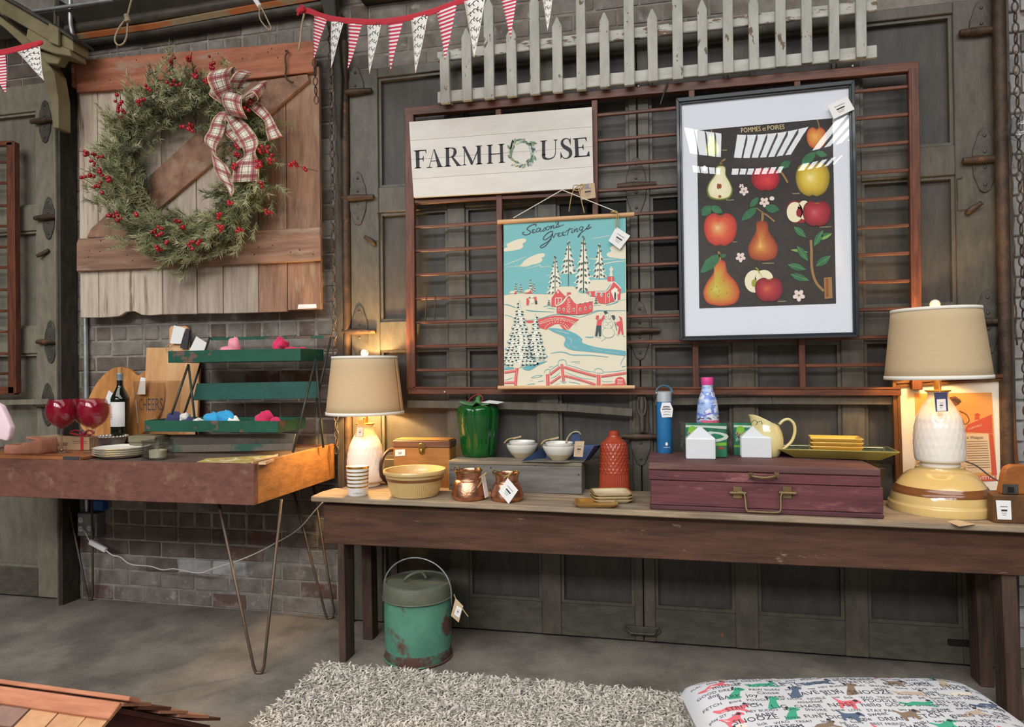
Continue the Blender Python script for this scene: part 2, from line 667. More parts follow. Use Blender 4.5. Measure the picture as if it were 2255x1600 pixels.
for k in range(14):
    x = -5.2 + k * 0.7
    MB().box(x - .02, x + .02, -1.87, 0.57, 4.54, 4.6).build('skylight_bar', 'girder_dark', ceil)
for x in (.4, .55, .68, 1.16, 1.32, 1.48, 1.64, 1.8, 1.96, 2.62, 2.78, 2.94, 3.08):
    MB().box(x - .007, x + .007, -5.95, -3.65, 4.54, 4.6).build('skylight_bar', 'girder_dark', ceil)
MB().box(.2, 3.3, -4.92, -4.78, 4.45, 4.6).build('skylight_beam', 'girder_dark', ceil)

# ------------------------------------------------------------------ brick walls
wall = thing('wall_brick', None, None, (-2.4, YW, 0), kind='structure')
XL0, XL1 = -3.28, -1.415
MB().box(-9, XL1, YW - .004, YW + .2, 0, 4.7).build('mortar_bed', 'mortar', wall)
MB().box(XL1, 1.34, YW - .004, YW + .2, 2.755, 4.7).build('mortar_bed', 'mortar', wall)
wallr = thing('wall_brick_right', None, None, (1.6, YW, 0), kind='structure')
MB().box(1.34, 2.4, YW - .02, YW + .2, 0, 4.7).build('mortar_bed', 'mortar_pale', wallr)


def project(p):
    q = Vector(p) - CAM
    z = q.dot(_f)
    return CX + F * q.dot(CR) / z, CY - F * q.dot(CU) / z


BL, BH, MJ = 0.207, 0.0842, 0.011
brick_src = {}


def brick_mesh(length, m, key):
    k = (round(length, 3), m, key)
    if k not in brick_src:
        rb0 = random.Random(int(length * 1000) + key * 7 + len(m))
        mb = MB()
        j = lambda a: a + rb0.uniform(-.0025, .0025)
        l, h = length - MJ, BH - MJ
        mb.hexa([(j(-l / 2), j(-.008), j(-h / 2)), (j(l / 2), j(-.008), j(-h / 2)), (l / 2, .03, -h / 2), (-l / 2, .03, -h / 2),
                 (j(-l / 2), j(-.008), j(h / 2)), (j(l / 2), j(-.008), j(h / 2)), (l / 2, .03, h / 2), (-l / 2, .03, h / 2)])
        me = bpy.data.meshes.new('brick')
        me.from_pydata([tuple(p) for p in mb.v], [], mb.f)
        bm = bmesh.new(); bm.from_mesh(me)
        bmesh.ops.bevel(bm, geom=bm.edges, offset=.004, segments=1, affect='EDGES')
        bm.to_mesh(me); bm.free()
        me.materials.append(MATS[m])
        brick_src[k] = me
    return brick_src[k]


random.seed(11)
hidden, laid = {}, {}


def lay(parent, x0, x1, z0, z1, yface, pick, seen):
    wx = WORLD[parent.name].translation
    r = 0
    z = z0 + BH / 2
    while z < z1:
        header = (r % 6 == 5)
        l = BL / 2 if header else BL
        x = x0 - (0 if r % 2 else l / 2)
        while x < x1:
            a, b = max(x, x0), min(x + l, x1)
            if b - a > .03:
                c = Vector(((a + b) / 2, yface, z))
                px, py = project(c)
                m = pick(px, py)
                if seen(px, py) and laid.get(parent.name, 0) < 300:
                    laid[parent.name] = laid.get(parent.name, 0) + 1
                    o = bpy.data.objects.new('brick', brick_mesh(round(b - a, 2), m, random.randrange(3)))
                    COL.objects.link(o)
                    o.parent = parent
                    o.location = c - wx
                else:
                    hidden.setdefault((parent.name, m), MB()).box(a + MJ / 2, b - MJ / 2, yface - .008, yface + .03, z - BH / 2 + MJ / 2, z + BH / 2 - MJ / 2)
            x += l
        z += BH
        r += 1


def pick_left(px, py):
    q = random.random()
    if py > 1220:
        return 'brick_grey' if q < .7 else ('brick_pale' if q < .76 else ('brick_red' if q < .86 else 'brick_brown'))
    if py > 1000:
        return 'brick_brown' if q < .75 else ('brick_red' if q < .85 else 'brick_grey')
    if py > 800:
        return 'brick_brown' if q < .5 else ('brick_red' if q < .7 else 'brick_grey')
    return 'brick_grey' if q < .8 else 'brick_brown'


def seen_left(px, py):
    if not (-20 < px < 2270 and -25 < py < 1345):
        return False
    if 185 < px < 690 and 150 < py < 665:      # behind the hanging plank door
        return False
    if px < 700 and 1012 < py < 1092:          # behind the display table board
        return False
    if 175 < px < 330 and 850 < py < 1000:
        return False
    if py < 20 and px < 640:
        return False
    return True


lay(wall, XL0, XL1, 0.0, 3.2, YW, pick_left, seen_left)
lay(wall, XL1, 0.35, 2.76, 3.3, YW, lambda x, y: 'brick_grey', lambda x, y: -15 < y and x < 1330)
lay(wallr, 1.36, 1.66, 0.0, 3.0, YW - .026, lambda x, y: 'brick_pale' if random.random() < .85 else 'brick_grey', lambda x, y: x < 2290 and -20 < y < 1060)
lay(wall, -4.6, XL0 - .02, 2.62, 3.3, YW, lambda x, y: 'brick_brown', lambda x, y: x > -20 and 40 < y < 230)
lay(wallr, 1.66, 2.38, 0.0, 3.0, YW - .026, lambda x, y: 'brick_pale', lambda x, y: False)
for (pn, m), mb in hidden.items():
    tag(mb.build('brick_backing', m, bpy.data.objects[pn]), kind='stuff')

# ------------------------------------------------------------------ big panelled doors
DOORROWS = [(170, 413), (468, 708), (770, 1010), (1070, 1318)]
zrow = [(at(835, a, YD).z, at(835, b, YD).z) for a, b in DOORROWS[:3]]
zrow.append((at(835, 1070, YD).z, at(1050, 1316, YD).z))
ZDB, ZDT = 0.012, 2.755


def leaf(dr, stiles, rows, zt, zbt, mp='door_paint', mpan='door_panel', glass=()):
    """stiles: list of (x0,x1); panels fill the gaps between them"""
    for (a, b) in stiles:
        MB().box(a, b, YD, YD + .045, zbt, zt).build('stile', mp, dr, bevel=.003)
    for i in range(len(stiles) - 1):
        xa, xb = stiles[i][1], stiles[i + 1][0]
        zs = [zt] + [q for r in rows for q in r] + [zbt]
        for k in range(0, len(zs), 2):
            if zs[k] - zs[k + 1] > .004:
                MB().box(xa, xb, YD + .001, YD + .045, zs[k + 1], zs[k]).build('rail', mp if k < len(zs) - 2 else 'door_paint_worn', dr, bevel=.003)
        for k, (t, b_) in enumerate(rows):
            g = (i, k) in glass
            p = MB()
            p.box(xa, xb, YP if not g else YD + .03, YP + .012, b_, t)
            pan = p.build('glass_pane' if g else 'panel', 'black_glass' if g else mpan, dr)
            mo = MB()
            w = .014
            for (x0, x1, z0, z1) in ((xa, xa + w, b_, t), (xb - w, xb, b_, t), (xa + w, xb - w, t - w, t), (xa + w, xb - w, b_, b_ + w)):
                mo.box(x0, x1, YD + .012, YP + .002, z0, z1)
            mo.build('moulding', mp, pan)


def X(px, py=870, Y=YD):
    return at(px, py, Y).x


def hinge(dr, px, py, side=1, top=True, bottom=True, s=1.0):
    c = at(px, py, YD)
    pts = []
    if bottom:
        pts += [(.045, -.02), (.042, -.06), (.018, -.125), (0, -.135), (-.018, -.125), (-.042, -.06), (-.045, -.02)]
    else:
        pts += [(.045, -.012), (-.045, -.012)]
    if top:
        pts += [(-.045, .02), (-.042, .05), (-.018, .12), (0, .135), (.018, .12), (.042, .05), (.045, .02)]
    h = MB().prism([(c.x + x * s, c.y - .007, c.z + z * s) for x, z in pts], (0, .007, 0)).build('hinge_plate', 'old_iron', dr, bevel=.002)
    for zz in (-.1, -.03, .035, .1):
        if (zz > 0 and not top) or (zz < 0 and not bottom):
            continue
        MB().ball((c.x, c.y - .008, c.z + zz * s), .007, 8, 5, (1, .6, 1)).build('bolt', 'old_iron', h, smooth=True)
    MB().tube([(c.x - .085 * s, c.y - .018, c.z), (c.x - .02, c.y - .018, c.z), (c.x + .09 * s, c.y - .016, c.z)], [.012, .017, .011], 10).build('pin', 'rust_iron', h, smooth='auto')


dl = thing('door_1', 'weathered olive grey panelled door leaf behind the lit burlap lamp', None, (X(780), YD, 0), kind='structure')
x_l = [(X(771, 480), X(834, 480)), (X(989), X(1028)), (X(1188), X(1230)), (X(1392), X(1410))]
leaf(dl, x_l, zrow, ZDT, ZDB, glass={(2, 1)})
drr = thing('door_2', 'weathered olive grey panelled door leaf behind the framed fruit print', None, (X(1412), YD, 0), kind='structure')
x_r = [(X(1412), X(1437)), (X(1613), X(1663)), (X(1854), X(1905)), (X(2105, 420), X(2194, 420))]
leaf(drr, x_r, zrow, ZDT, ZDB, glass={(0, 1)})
for px, py, t, b in ((784, 205, True, False), (789, 437, True, True), (793, 730, True, True)):
    hinge(dl, px, py, top=t, bottom=b)
for px, py in ((1401, 410), (1409, 728), (1411, 960)):
    hinge(dl, px, py)
for px, py, t, b in ((2160, 72, True, False), (2167, 353, True, True), (2174, 708, True, True)):
    hinge(drr, px, py, top=t, bottom=b)
for d_, px, py, s in ((dl, 818, 530, 1), (drr, 2140, 460, -1)):
    c = at(px, py, YD - .01)
    lv = MB().tube([c + Vector((-.03 * s, -.02, .02)), c, c + Vector((.02 * s, 0, -.02))], [.009, .013, .01], 8).build('latch_lever', 'rust_iron', d_, smooth=True)
    MB().tube([c, c + Vector((.05 * s, .004, 0)), c + Vector((.05 * s, .004, .13)), c + Vector((.01 * s + .02 * s, .004, .135))], .0025, 5).build('wire', 'rust_iron', lv)
MB().box(X(768), X(2198), YW + .02, YW + .03, 0, ZDT).build('light_block_sheet', 'dark_gap', drr)  # dark sheet added unseen behind the leaves to block sky light in gaps
# cross bars and the cane bolt where the leaves meet
bar = MB()
pa = [at(897, 889, YD - .03), at(1100, 892, YD - .03), at(1250, 897, YD - .03), at(1393, 908, YD - .03)]
for a, b in zip(pa, pa[1:]):
    bar.beam(a, b, .012, .036)
bar.build('cross_bar', 'door_paint', dl, bevel=.002)
bar = MB()
pa = [at(1442, 884, YD - .03), at(1700, 881, YD - .03), at(1965, 882, YD - .03)]
for a, b in zip(pa, pa[1:]):
    bar.beam(a, b, .012, .034)
bar.build('cross_bar', 'door_paint', drr, bevel=.002)
c = at(1414, 905, YD)
bolt = MB().box(c.x - .03, c.x + .03, c.y - .012, c.y, c.z - .1, c.z + .03).build('bolt_plate', 'old_iron', drr, bevel=.003)
MB().tube([c + Vector((0, -.03, .075)), c + Vector((0, -.03, -.09))], .012, 10).build('bolt_rod', 'old_iron', bolt, smooth='auto')
MB().tube([c + Vector((x, -.035, z)) for x, z in [(0.018 * cos(t), .03 + .05 * sin(t)) for t in [2 * pi * k / 16 for k in range(16)]]], .006, 6, closed=True).build('bolt_ring', 'old_iron', bolt, smooth=True)
# recessed pull near the floor
c = at(1414, 1386, YD)
MB().prism([(c.x + x, c.y - .012, c.z + z) for x, z in ((-.075, .018), (.075, .018), (.085, .0), (.06, -.024), (-.05, -.024), (-.085, 0))], (0, .012, 0)).build('pull_plate', 'old_iron', drr, bevel=.003)
MB().tube([c + Vector((-.07, -.012, .01)), c + Vector((-.05, -.028, -.008)), c + Vector((.05, -.028, -.008)), c + Vector((.07, -.012, .01))], .006, 8).build('pull_handle', 'old_iron', drr, smooth=True)
c = at(2140, 1415, YD)
MB().box(c.x - .09, c.x + .04, c.y - .012, c.y, c.z - .012, c.z + .012).build('foot_strap', 'dark_gap', drr, bevel=.002)

# door on the far left, mostly cut by the picture edge
dleft = thing('door_3', 'olive grey panelled door at the far left edge with iron hinges', None, (X(20), YD, 0), kind='structure')
r3 = [(at(60, a, YD).z, at(60, b, YD).z) for a, b in ((246, 455), (508, 722), (778, 1010), (1062, 1250))]
leaf(dleft, [(-4.3, -4.1), (-3.86, -3.80), (X(80, 600), X(126, 600))], r3, at(60, 186, YD).z, .01, 'left_door_paint', 'left_door_panel')
for px, py in ((100, 268), (108, 480), (113, 752), (106, 890)):
    hinge(dleft, px, py, s=.9)
c = at(97, 557, YD - .01)
MB().tube([c + Vector((-.03, -.02, -.02)), c, c + Vector((.03, 0, .015))], [.009, .013, .01], 8).build('latch_lever', 'rust_iron', dleft, smooth=True)
pa = [at(0, 886, YD - .03), at(108, 884, YD - .03)]
MB().beam(pa[0], pa[1], .012, .03).build('cross_bar', 'left_door_paint', dleft, bevel=.002)

# ------------------------------------------------------------------ steel column with curved bracket, right jamb pipe
colm = thing('steel_column', 'dark steel column between the left door and the brick wall', None, (X(145, 700), 3.06, 0), kind='structure')
x0, xR = X(122, 700, 3.03), X(172, 850, 3.17)
MB().box(x0, xR, 3.03, 3.046, 0, 3.3).build('flange', 'post_edge', colm, bevel=.004)
MB().box(x0 + .02, xR - .006, 3.046, 3.15, 0, 3.3).build('shaded_web', 'dark_steel', colm)  # side face in shade: the shade is put into its darker colour
MB().box(x0, xR + .004, 3.15, 3.2, 0, 3.3).build('flange', 'dark_steel', colm, bevel=.004)
for y in (250, 585, 600, 660, 690, 745):
    MB().ball((xR - .005, 3.09 + (y % 5) * .01, at(145, y, 3.1).z), .008, 8, 5).build('rivet', 'old_iron', colm, smooth=True)
br = thing('arch_bracket', 'curved olive steel bracket under the roof beam at upper left', None, at(120, 280, 3.0), kind='structure')


def cutout(name, pts, Y, th, m, parent, smooth=0, bevel=.004, sm=False):
    q = [at(x, y, Y) for x, y in pts]
    if smooth:
        q = catmull(q, smooth, True)
    return MB().prism(q, (0, th, 0)).build(name, m, parent, bevel=bevel, smooth=sm)


cutout('roof_beam', [(-40, -30), (22, 5), (108, 55), (160, 88), (160, 112), (110, 92), (60, 62), (-40, 5)], 2.86, .10, 'olive_steel', br)
cutout('beam_edge', [(-40, -30), (22, 5), (108, 55), (160, 88), (158, 80), (108, 46), (22, -4), (-40, -40)], 2.84, .14, 'dark_steel', br)
cutout('lower_chord', [(60, 62), (110, 92), (152, 108), (156, 124), (116, 117), (82, 104), (56, 84)], 2.85, .1, 'olive_steel', br)
cutout('arch', [(-40, 25), (10, 62), (45, 95), (72, 130), (95, 175), (110, 225), (116, 282), (128, 282), (127, 215), (118, 160), (100, 128), (62, 84), (-40, 5)], 2.9, .08, 'olive_steel', br)
cutout('gusset', [(86, 112), (100, 138), (126, 141), (137, 122), (112, 118)], 2.88, .05, 'olive_steel', br)
cutout('clip_plate', [(106, 49), (127, 60), (127, 100), (106, 92)], 2.83, .02, 'olive_steel', br)
jam = thing('trim_1', None, None, (X(2210, 800), 3.08, 0), kind='structure')
MB().cyl((X(2212, 700, 3.08), 3.08, 0), (X(2212, 700, 3.08), 3.08, 3.4), .024, 16).build('jamb_pipe', 'rust_iron', jam, smooth='auto')
MB().box(X(2218, 700, 3.09), X(2228, 700, 3.09), 3.07, 3.2, 0, 3.4).build('jamb_edge', 'dark_steel', jam)
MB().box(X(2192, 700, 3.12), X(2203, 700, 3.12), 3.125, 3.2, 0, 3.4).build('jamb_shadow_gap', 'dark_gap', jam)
jal = thing('trim_2', None, None, (X(755, 800), 3.1, 0), kind='structure')
MB().box(X(743, 700, 3.1), X(758, 700, 3.1), 3.085, 3.2, 0, 3.05).build('jamb_edge', 'dark_steel', jal, bevel=.003)
MB().cyl((X(764, 700, 3.1), 3.1, 0), (X(764, 700, 3.1), 3.1, 2.9), .02, 14).build('jamb_pipe', 'rust_iron', jal, smooth='auto')
cutout('diagonal_strut', [(700, -20), (735, -20), (752, 170), (748, 300), (736, 230), (728, 90)], 3.05, .06, 'girder_dark', jal)

# ------------------------------------------------------------------ pipes and girder under the roof, left
pip = thing('overhead_pipes', 'run of dark pipes and a rusty angle bar above the plank door', None, at(430, 40, 3.0), kind='structure')


def run(name, pts, Y, r, m, seg=14):
    return MB().tube([at(x, y, Y) for x, y in pts], r, seg).build(name, m, pip, smooth='auto')


run('girder', [(-60, 70), (160, 38), (760, -62)], 3.1, .07, 'girder_dark', 4)
run('heat_pipe', [(150, 68), (337, 38), (760, -32)], 3.1, .03, 'pipe_dark')
run('angle_bar', [(160, 82), (337, 57), (607, 8), (760, -18)], 3.09, .018, 'pipe_rust', 4)
run('drain_pipe', [(160, 96), (337, 71), (607, 28), (720, 10)], 3.12, .026, 'pipe_dark')
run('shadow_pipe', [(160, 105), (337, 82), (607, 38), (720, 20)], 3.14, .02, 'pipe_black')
fc = MB()
P = [at(30 + k * 2.4, 30 - k * 0.30 - 0.0004 * k * k, 2.9) for k in range(92)]
fc.tube(P, [.0075 if k % 2 else .0105 for k in range(92)], 8)
fc.build('flexible_conduit', 'galvanized', pip, smooth=True)
MB().box(XL1 - .02, 1.0, 3.1, 3.17, at(760, 4, 3.1).z, at(760, 4, 3.1).z + .3).build('door_track', 'girder_dark', pip)

# ------------------------------------------------------------------ wooden lattice frames
mat('lattice_wood', '71412c', 0.45, c2='4a291c', ns=8, st=(1, 1, .12), c3='3b211a', ns3=9, st3=(1, 1, .3), th3=(0.62, 0.74), bump=0.15, bs=70, bst=(1, 1, .1))
mat('lattice_rail', '71412c', 0.45, c2='4a291c', ns=8, st=(.12, 1, 1), c3='3b211a', ns3=9, st3=(.3, 1, 1), th3=(0.62, 0.74), bump=0.15, bs=70, bst=(.1, 1, 1))
YL = 3.045
lat = thing('lattice_frame', 'large reddish brown slatted wooden frame hung on the panelled door', 'frame', at(1460, 866, YL))


def bar2(name, x0, y0, x1, y1, wpx, Y, th, m, parent, vertical=False, bevel=.002):
    a, b = at(x0, y0, Y), at(x1, y1, Y)
    w = wpx * sc((a + b) / 2)
    if vertical:
        q = [a - Vector((w / 2, 0, 0)), a + Vector((w / 2, 0, 0)), b + Vector((w / 2, 0, 0)), b - Vector((w / 2, 0, 0))]
    else:
        q = [a - Vector((0, 0, w / 2)), b - Vector((0, 0, w / 2)), b + Vector((0, 0, w / 2)), a + Vector((0, 0, w / 2))]
    return MB().prism(q, (0, th, 0)).build(name, m, parent, bevel=bevel)


bar2('top_rail', 890, 246, 2024, 144, 19, YL, .035, 'lattice_rail', lat)
bar2('bottom_rail', 898, 861, 1985, 864, 13, YL, .035, 'lattice_rail', lat)
bar2('bottom_rail_bead', 898, 853, 1985, 855, 5, YL - .004, .03, 'lattice_rail', lat)
bar2('left_post', 900, 252, 904, 858, 19, YL, .035, 'lattice_wood', lat, True)
bar2('left_post_bead', 908, 252, 912, 858, 5, YL - .004, .03, 'lattice_wood', lat, True)
bar2('right_post', 2014, 150, 2022, 858, 19, YL, .035, 'lattice_wood', lat, True)
bar2('right_post_bead', 2004, 150, 2012, 858, 5, YL - .004, .03, 'lattice_wood', lat, True)
for xa, ya, xb in ((1097, 240, 1103), (1309, 220, 1313), (1523, 198, 1533), (1756, 178, 1768)):
    bar2('post', xa, ya, xb, 857, 13, YL, .03, 'lattice_wood', lat, True)
z0 = at(1000, 814, YL).z
xl, xr = at(905, 700, YL).x, at(2016, 500, YL).x
slat = None
for k in range(11):
    z = z0 + k * 0.1148
    if slat is None:
        slat = MB().box(xl - WORLD[lat.name].translation.x, xr - WORLD[lat.name].translation.x, -.004, .010, -.0075, .0075).build('slat', 'lattice_rail', lat, local=True, bevel=.003)
        slat.location = (0, .014, z - WORLD[lat.name].translation.z)
    else:
        share(slat, 'slat', lat, (0, .014, z - WORLD[lat.name].translation.z))
bar2('rail_pair', 905, 444, 1310, 425, 8, YL + .004, .014, 'lattice_rail', lat)
bar2('rail_pair', 905, 436, 1310, 417, 4, YL + .008, .01, 'lattice_rail', lat)
for px, py in ((996, 229), (1406, 189), (1878, 145), (979, 863)):
    MB().ball(at(px, py, YL - .003), .006, 8, 5, (1, .5, 1)).build('screw', 'galvanized', lat, smooth=True)
MB().tube([at(1470, 183, YL - .01), at(1462, 205, YL - .02), at(1454, 230, YL - .02)], .004, 6).build('hook_wire', 'pipe_black', lat)
for px, r in ((937, 0), (957, 0)):
    MB().tube(catmull([at(px, 657, YL - .006), at(px + 2, 656, YL - .02), at(px, 700, YL - .016), at(px - 2, 706, YL - .024)], 4), .0028, 6).build('wire_hook', 'rust_iron', lat, smooth=True)

lat2 = thing('lattice_frame', 'slatted wooden frame cut by the left picture edge on the left door', 'frame', at(20, 860, YL))
bar2('post', 22, 312, 26, 866, 21, YL, .035, 'lattice_wood', lat2, True)
bar2('top_rail', -60, 318, 26, 314, 10, YL, .03, 'lattice_rail', lat2)
bar2('bottom_rail', -60, 860, 30, 860, 18, YL, .035, 'lattice_rail', lat2)
for y in (356, 402, 452, 497, 543, 588, 637, 684, 730, 778, 822):
    bar2('slat', -60, y + 1, 16, y, 6, YL + .012, .012, 'lattice_rail', lat2)

# ------------------------------------------------------------------ white picket fence section
mat('picket_paint', 'b9b8b0', 0.7, c2='a5a49c', ns=5, st=(1, 1, .3), c3='6b5a4c', ns3=13, st3=(1, 1, .45), th3=(0.61, 0.63), bump=0.3, bs=60, bst=(1, 1, .3))
mat('rail_paint', 'c3c2bb', 0.7, c2='adaca5', ns=5, st=(.3, 1, 1), c3='75614f', ns3=14, st3=(.35, 1, 1), th3=(0.56, 0.58), bump=0.4, bs=60, bst=(.3, 1, 1))
mat('rail_paint_low', 'c3c2bb', 0.7, c2='adaca5', ns=5, st=(.3, 1, 1), c3='75614f', ns3=14, st3=(.35, 1, 1), th3=(0.66, 0.68), bump=0.3, bs=60, bst=(.3, 1, 1))
YF = 3.0
fen = thing('picket_fence', 'weathered white picket fence section hung above the slatted frame', 'fence', at(1450, 200, YF))
bar2('rail', 962, 123, 1932, 10, 24, YF + .022, .022, 'rail_paint', fen, bevel=.003)
bar2('rail', 963, 214, 1932, 112, 26, YF + .022, .022, 'rail_paint_low', fen, bevel=.003)
pk = [(979, 227, 112, 0), (1027, 221, 62, 1), (1076, 217, -4, 1), (1126, 212, 57, 1), (1177, 207, -14, 1), (1227, 203, 38, 1), (1279, 197, -24, 1),
      (1331, 191, 27, 1), (1385, 187, -34, 1), (1437, 178, 19, 1), (1492, 174, -46, 1), (1547, 167, -1, 1), (1603, 160, -60, 1), (1660, 153, -14, 1),
      (1719, 146, -74, 1), (1777, 138, -28, 1), (1837, 131, -88, 1), (1897, 125, -42, 1)]
random.seed(5)
for px, yb, yt, pointed in pk:
    b, t = at(px + 1.2, yb, YF), at(px - 1.2, yt, YF)
    w = 21.5 * sc(b) / 2 * random.uniform(.96, 1.04)
    sh = .042
    pts = [(b.x - w, b.z), (b.x + w, b.z)]
    if pointed:
        pts += [(t.x + w, t.z - sh), (t.x + .004, t.z), (t.x - .004, t.z), (t.x - w, t.z - sh)]
    else:
        pts += [(t.x + w, t.z + .004), (t.x + .2 * w, t.z - .012), (t.x - .3 * w, t.z - .003), (t.x - w, t.z - .015)]
    MB().prism([(x, YF, z) for x, z in pts], (0, .02, 0)).build('picket', 'picket_paint', fen, bevel=.002)

# ------------------------------------------------------------------ hanging plank door
mat('plank_pale', 'cdbfae', 0.8, c2='b09d8a', ns=6, st=(1, 1, .09), c3='7e6750', ns3=8, st3=(1, 1, .1), th3=(0.6, 0.7), bump=0.45, bs=50, bst=(1, 1, .06))
mat('plank_grey', 'b8a999', 0.8, c2='98887a', ns=6, st=(1, 1, .09), c3='6d5a4a', ns3=8, st3=(1, 1, .1), th3=(0.6, 0.7), bump=0.45, bs=50, bst=(1, 1, .06))
mat('plank_red', 'a27d66', 0.8, c2='80604c', ns=6, st=(1, 1, .12), c3='a8917b', ns3=5, st3=(1, 1, .25), th3=(0.55, 0.68), bump=0.45, bs=50, bst=(1, 1, .06))
mat('board_red', 'b27257', 0.8, c2='945a42', ns=6, st=(.1, 1, 1), c3='a08a77', ns3=4, st3=(.3, 1, 1), th3=(0.57, 0.68), bump=0.5, bs=50, bst=(.06, 1, 1))
mat('board_brown', '9e7a65', 0.8, c2='7d5f4d', ns=6, st=(.1, 1, 1), c3='a8937f', ns3=5, st3=(.25, 1, 1), th3=(0.56, 0.68), bump=0.5, bs=50, bst=(.06, 1, 1))
mat('nail_iron', '453830', 0.6, metal=.4)
mat('rope', 'b7a88c', 0.9, c2='94856a', ns=60, bump=.4, bs=120)
mat('white_label', 'eceae8', 0.7)
YPK, YBD = 3.075, 3.05
bd = thing('plank_door', 'weathered red and grey plank door hung on cords on the brick wall', 'door', at(440, 690, YPK))
edges_t = [172, 213, 353, 430, 488, 566, 628, 703]
edges_b = [176, 217.5, 358, 434, 491.5, 569, 633, 707]
bots = [(699, 699), (699, 692), (692, 691), (690, 690), (690, 688), (688, 686), (683, 680)]
pm = ['plank_pale', 'plank_pale', 'plank_grey', 'plank_grey', 'plank_grey', 'plank_red', 'plank_red']
for k in range(7):
    g = .9
    q = [(edges_t[k] + g, 150), (edges_t[k + 1] - g, 146), (edges_b[k + 1] - g, bots[k][1]), (edges_b[k] + g, bots[k][0])]
    if k == 1:
        q = q[:3] + [(330, 694), (312, 693), (296, 685), (278, 686), (262, 696), (240, 698)] + q[3:]
    MB().prism([at(x, y, YPK) for x, y in q], (0, .022, 0)).build('plank', pm[k], bd, bevel=.002)
MB().prism([at(x, y, YBD) for x, y in ((165, 133), (300, 121), (420, 112), (560, 101), (690, 89), (692, 158), (400, 188), (168, 203))], (0, .025, 0)).build('top_board', 'board_red', bd, bevel=.003)
MB().prism([at(x, y, YBD + .005) for x, y in ((156, 140), (165, 139), (166, 193), (157, 191))], (0, .05, 0)).build('end_piece', 'board_red', bd, bevel=.003)
MB().prism([at(x, y, YBD) for x, y in ((172, 525), (450, 513), (704, 500), (706, 573), (400, 588), (168, 597), (168, 535))], (0, .025, 0)).build('middle_board', 'board_brown', bd, bevel=.003)
# the diagonal brace gets its grain along its own length
a, b = at(610, 165, YBD), at(235, 520, YBD)
brc = MB().prism([at(x, y, YBD + .002) for x, y in ((553, 181), (676, 163), (680, 176), (358, 452), (272, 521), (190, 523), (200, 503), (318, 397))], (0, .022, 0)).build('brace', 'board_brown', bd, bevel=.002)
mat('brace_wood', '9c7862', 0.8, c2='785846', ns=6, st=(.45, 1, .45), c3='9c8872', ns3=5, th3=(0.56, 0.68), bump=0.5, bs=40, bst=(.3, 1, .3))
brc.data.materials[0] = MATS['brace_wood']
for px, py in ((186, 140), (196, 138), (210, 178), (242, 176), (300, 132), (358, 126), (480, 118), (590, 115), (534, 129), (598, 107), (612, 127), (196, 552), (220, 553), (195, 566), (280, 562),
               (222, 530), (292, 574), (340, 572), (570, 545), (520, 528), (640, 555), (660, 550), (690, 560), (560, 560), (600, 540)):
    MB().ball(at(px, py, YBD), .004, 6, 4, (1, .6, 1)).build('nail', 'nail_iron', bd)
hk = catmull([at(629, 112, YBD - .004), at(634, 113, YBD - .02), at(628, 125, YBD - .02), at(630, 150, YBD - .016), at(629, 170, YBD - .02), at(640, 180, YBD - .03), at(646, 181, YBD - .03)], 4)
MB().tube(hk, .0045, 8).build('iron_hook', 'rust_iron', bd, smooth=True)
MB().prism([at(x, y, YPK - .001) for x, y in ((657, 670), (696, 669), (697, 678), (655, 680))], (0, .001, 0)).build('price_sticker', 'white_label', bd)
for nm, pts in (('hanging_cord', [(292, -10), (283, 25), (278, 40), (262, 62), (253, 85), (258, 98), (270, 97), (279, 80), (281, 45), (279, 38)]),
                ('hanging_cord', [(566, -5), (572, 12), (572, 40), (590, 64), (597, 62), (592, 50), (580, 25), (570, 8)])):
    MB().tube(catmull([at(x, y, 3.0) for x, y in pts], 4), .005 if pts[0][0] < 300 else .0035, 6).build(nm, 'rope', bd, smooth=True)
MB().cyl(at(278, 33, 2.995), at(283, 48, 2.995), .013, 8).build('cord_clamp', 'rope', bd)
MB().cyl(at(560, -4, 2.995), at(572, 14, 2.995), .012, 8).build('cord_clamp', 'white_label', bd)
for a, b in (((257, 98), (262, 124)), ((594, 68), (595, 92))):
    MB().cyl(at(*a, 3.0), at(*b, 3.04), .0035, 8).build('eye_bolt', 'galvanized', bd)
MB().tube(catmull([at(x, y, 2.99) for x, y in ((670, 30), (664, 60), (661, 90), (657, 112))], 4), .005, 6).build('hanging_cord', 'rope', bd, smooth=True)

# ------------------------------------------------------------------ evergreen wreath with berries and plaid bow
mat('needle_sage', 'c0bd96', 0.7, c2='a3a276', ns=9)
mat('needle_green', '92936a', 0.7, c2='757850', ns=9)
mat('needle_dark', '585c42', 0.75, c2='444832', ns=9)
mat('berry', 'b21d2c', 0.25, c2='8e1522', ns=30, coat=.4)
mat('twig', '5a4636', 0.8)
YWR = 2.965
wr = thing('wreath', 'frosted pine wreath with red berries and a plaid bow on the plank door', 'wreath', at(407, 580, YWR))
random.seed(21)
ctr = at(407, 365, YWR)
SX, SZ = 405, 1 / 405.0
parts_ = {'needle_sage': MB(), 'needle_green': MB(), 'needle_dark': MB()}
core = MB()
pc = []
for k in range(40):
    t = 2 * pi * k / 40
    rr = .385 + .012 * sin(5 * t)
    pc.append(ctr + Vector((rr * cos(t) * 1.06, .02, rr * sin(t))))
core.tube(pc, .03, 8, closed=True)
core.build('wreath_core', 'needle_dark', wr)


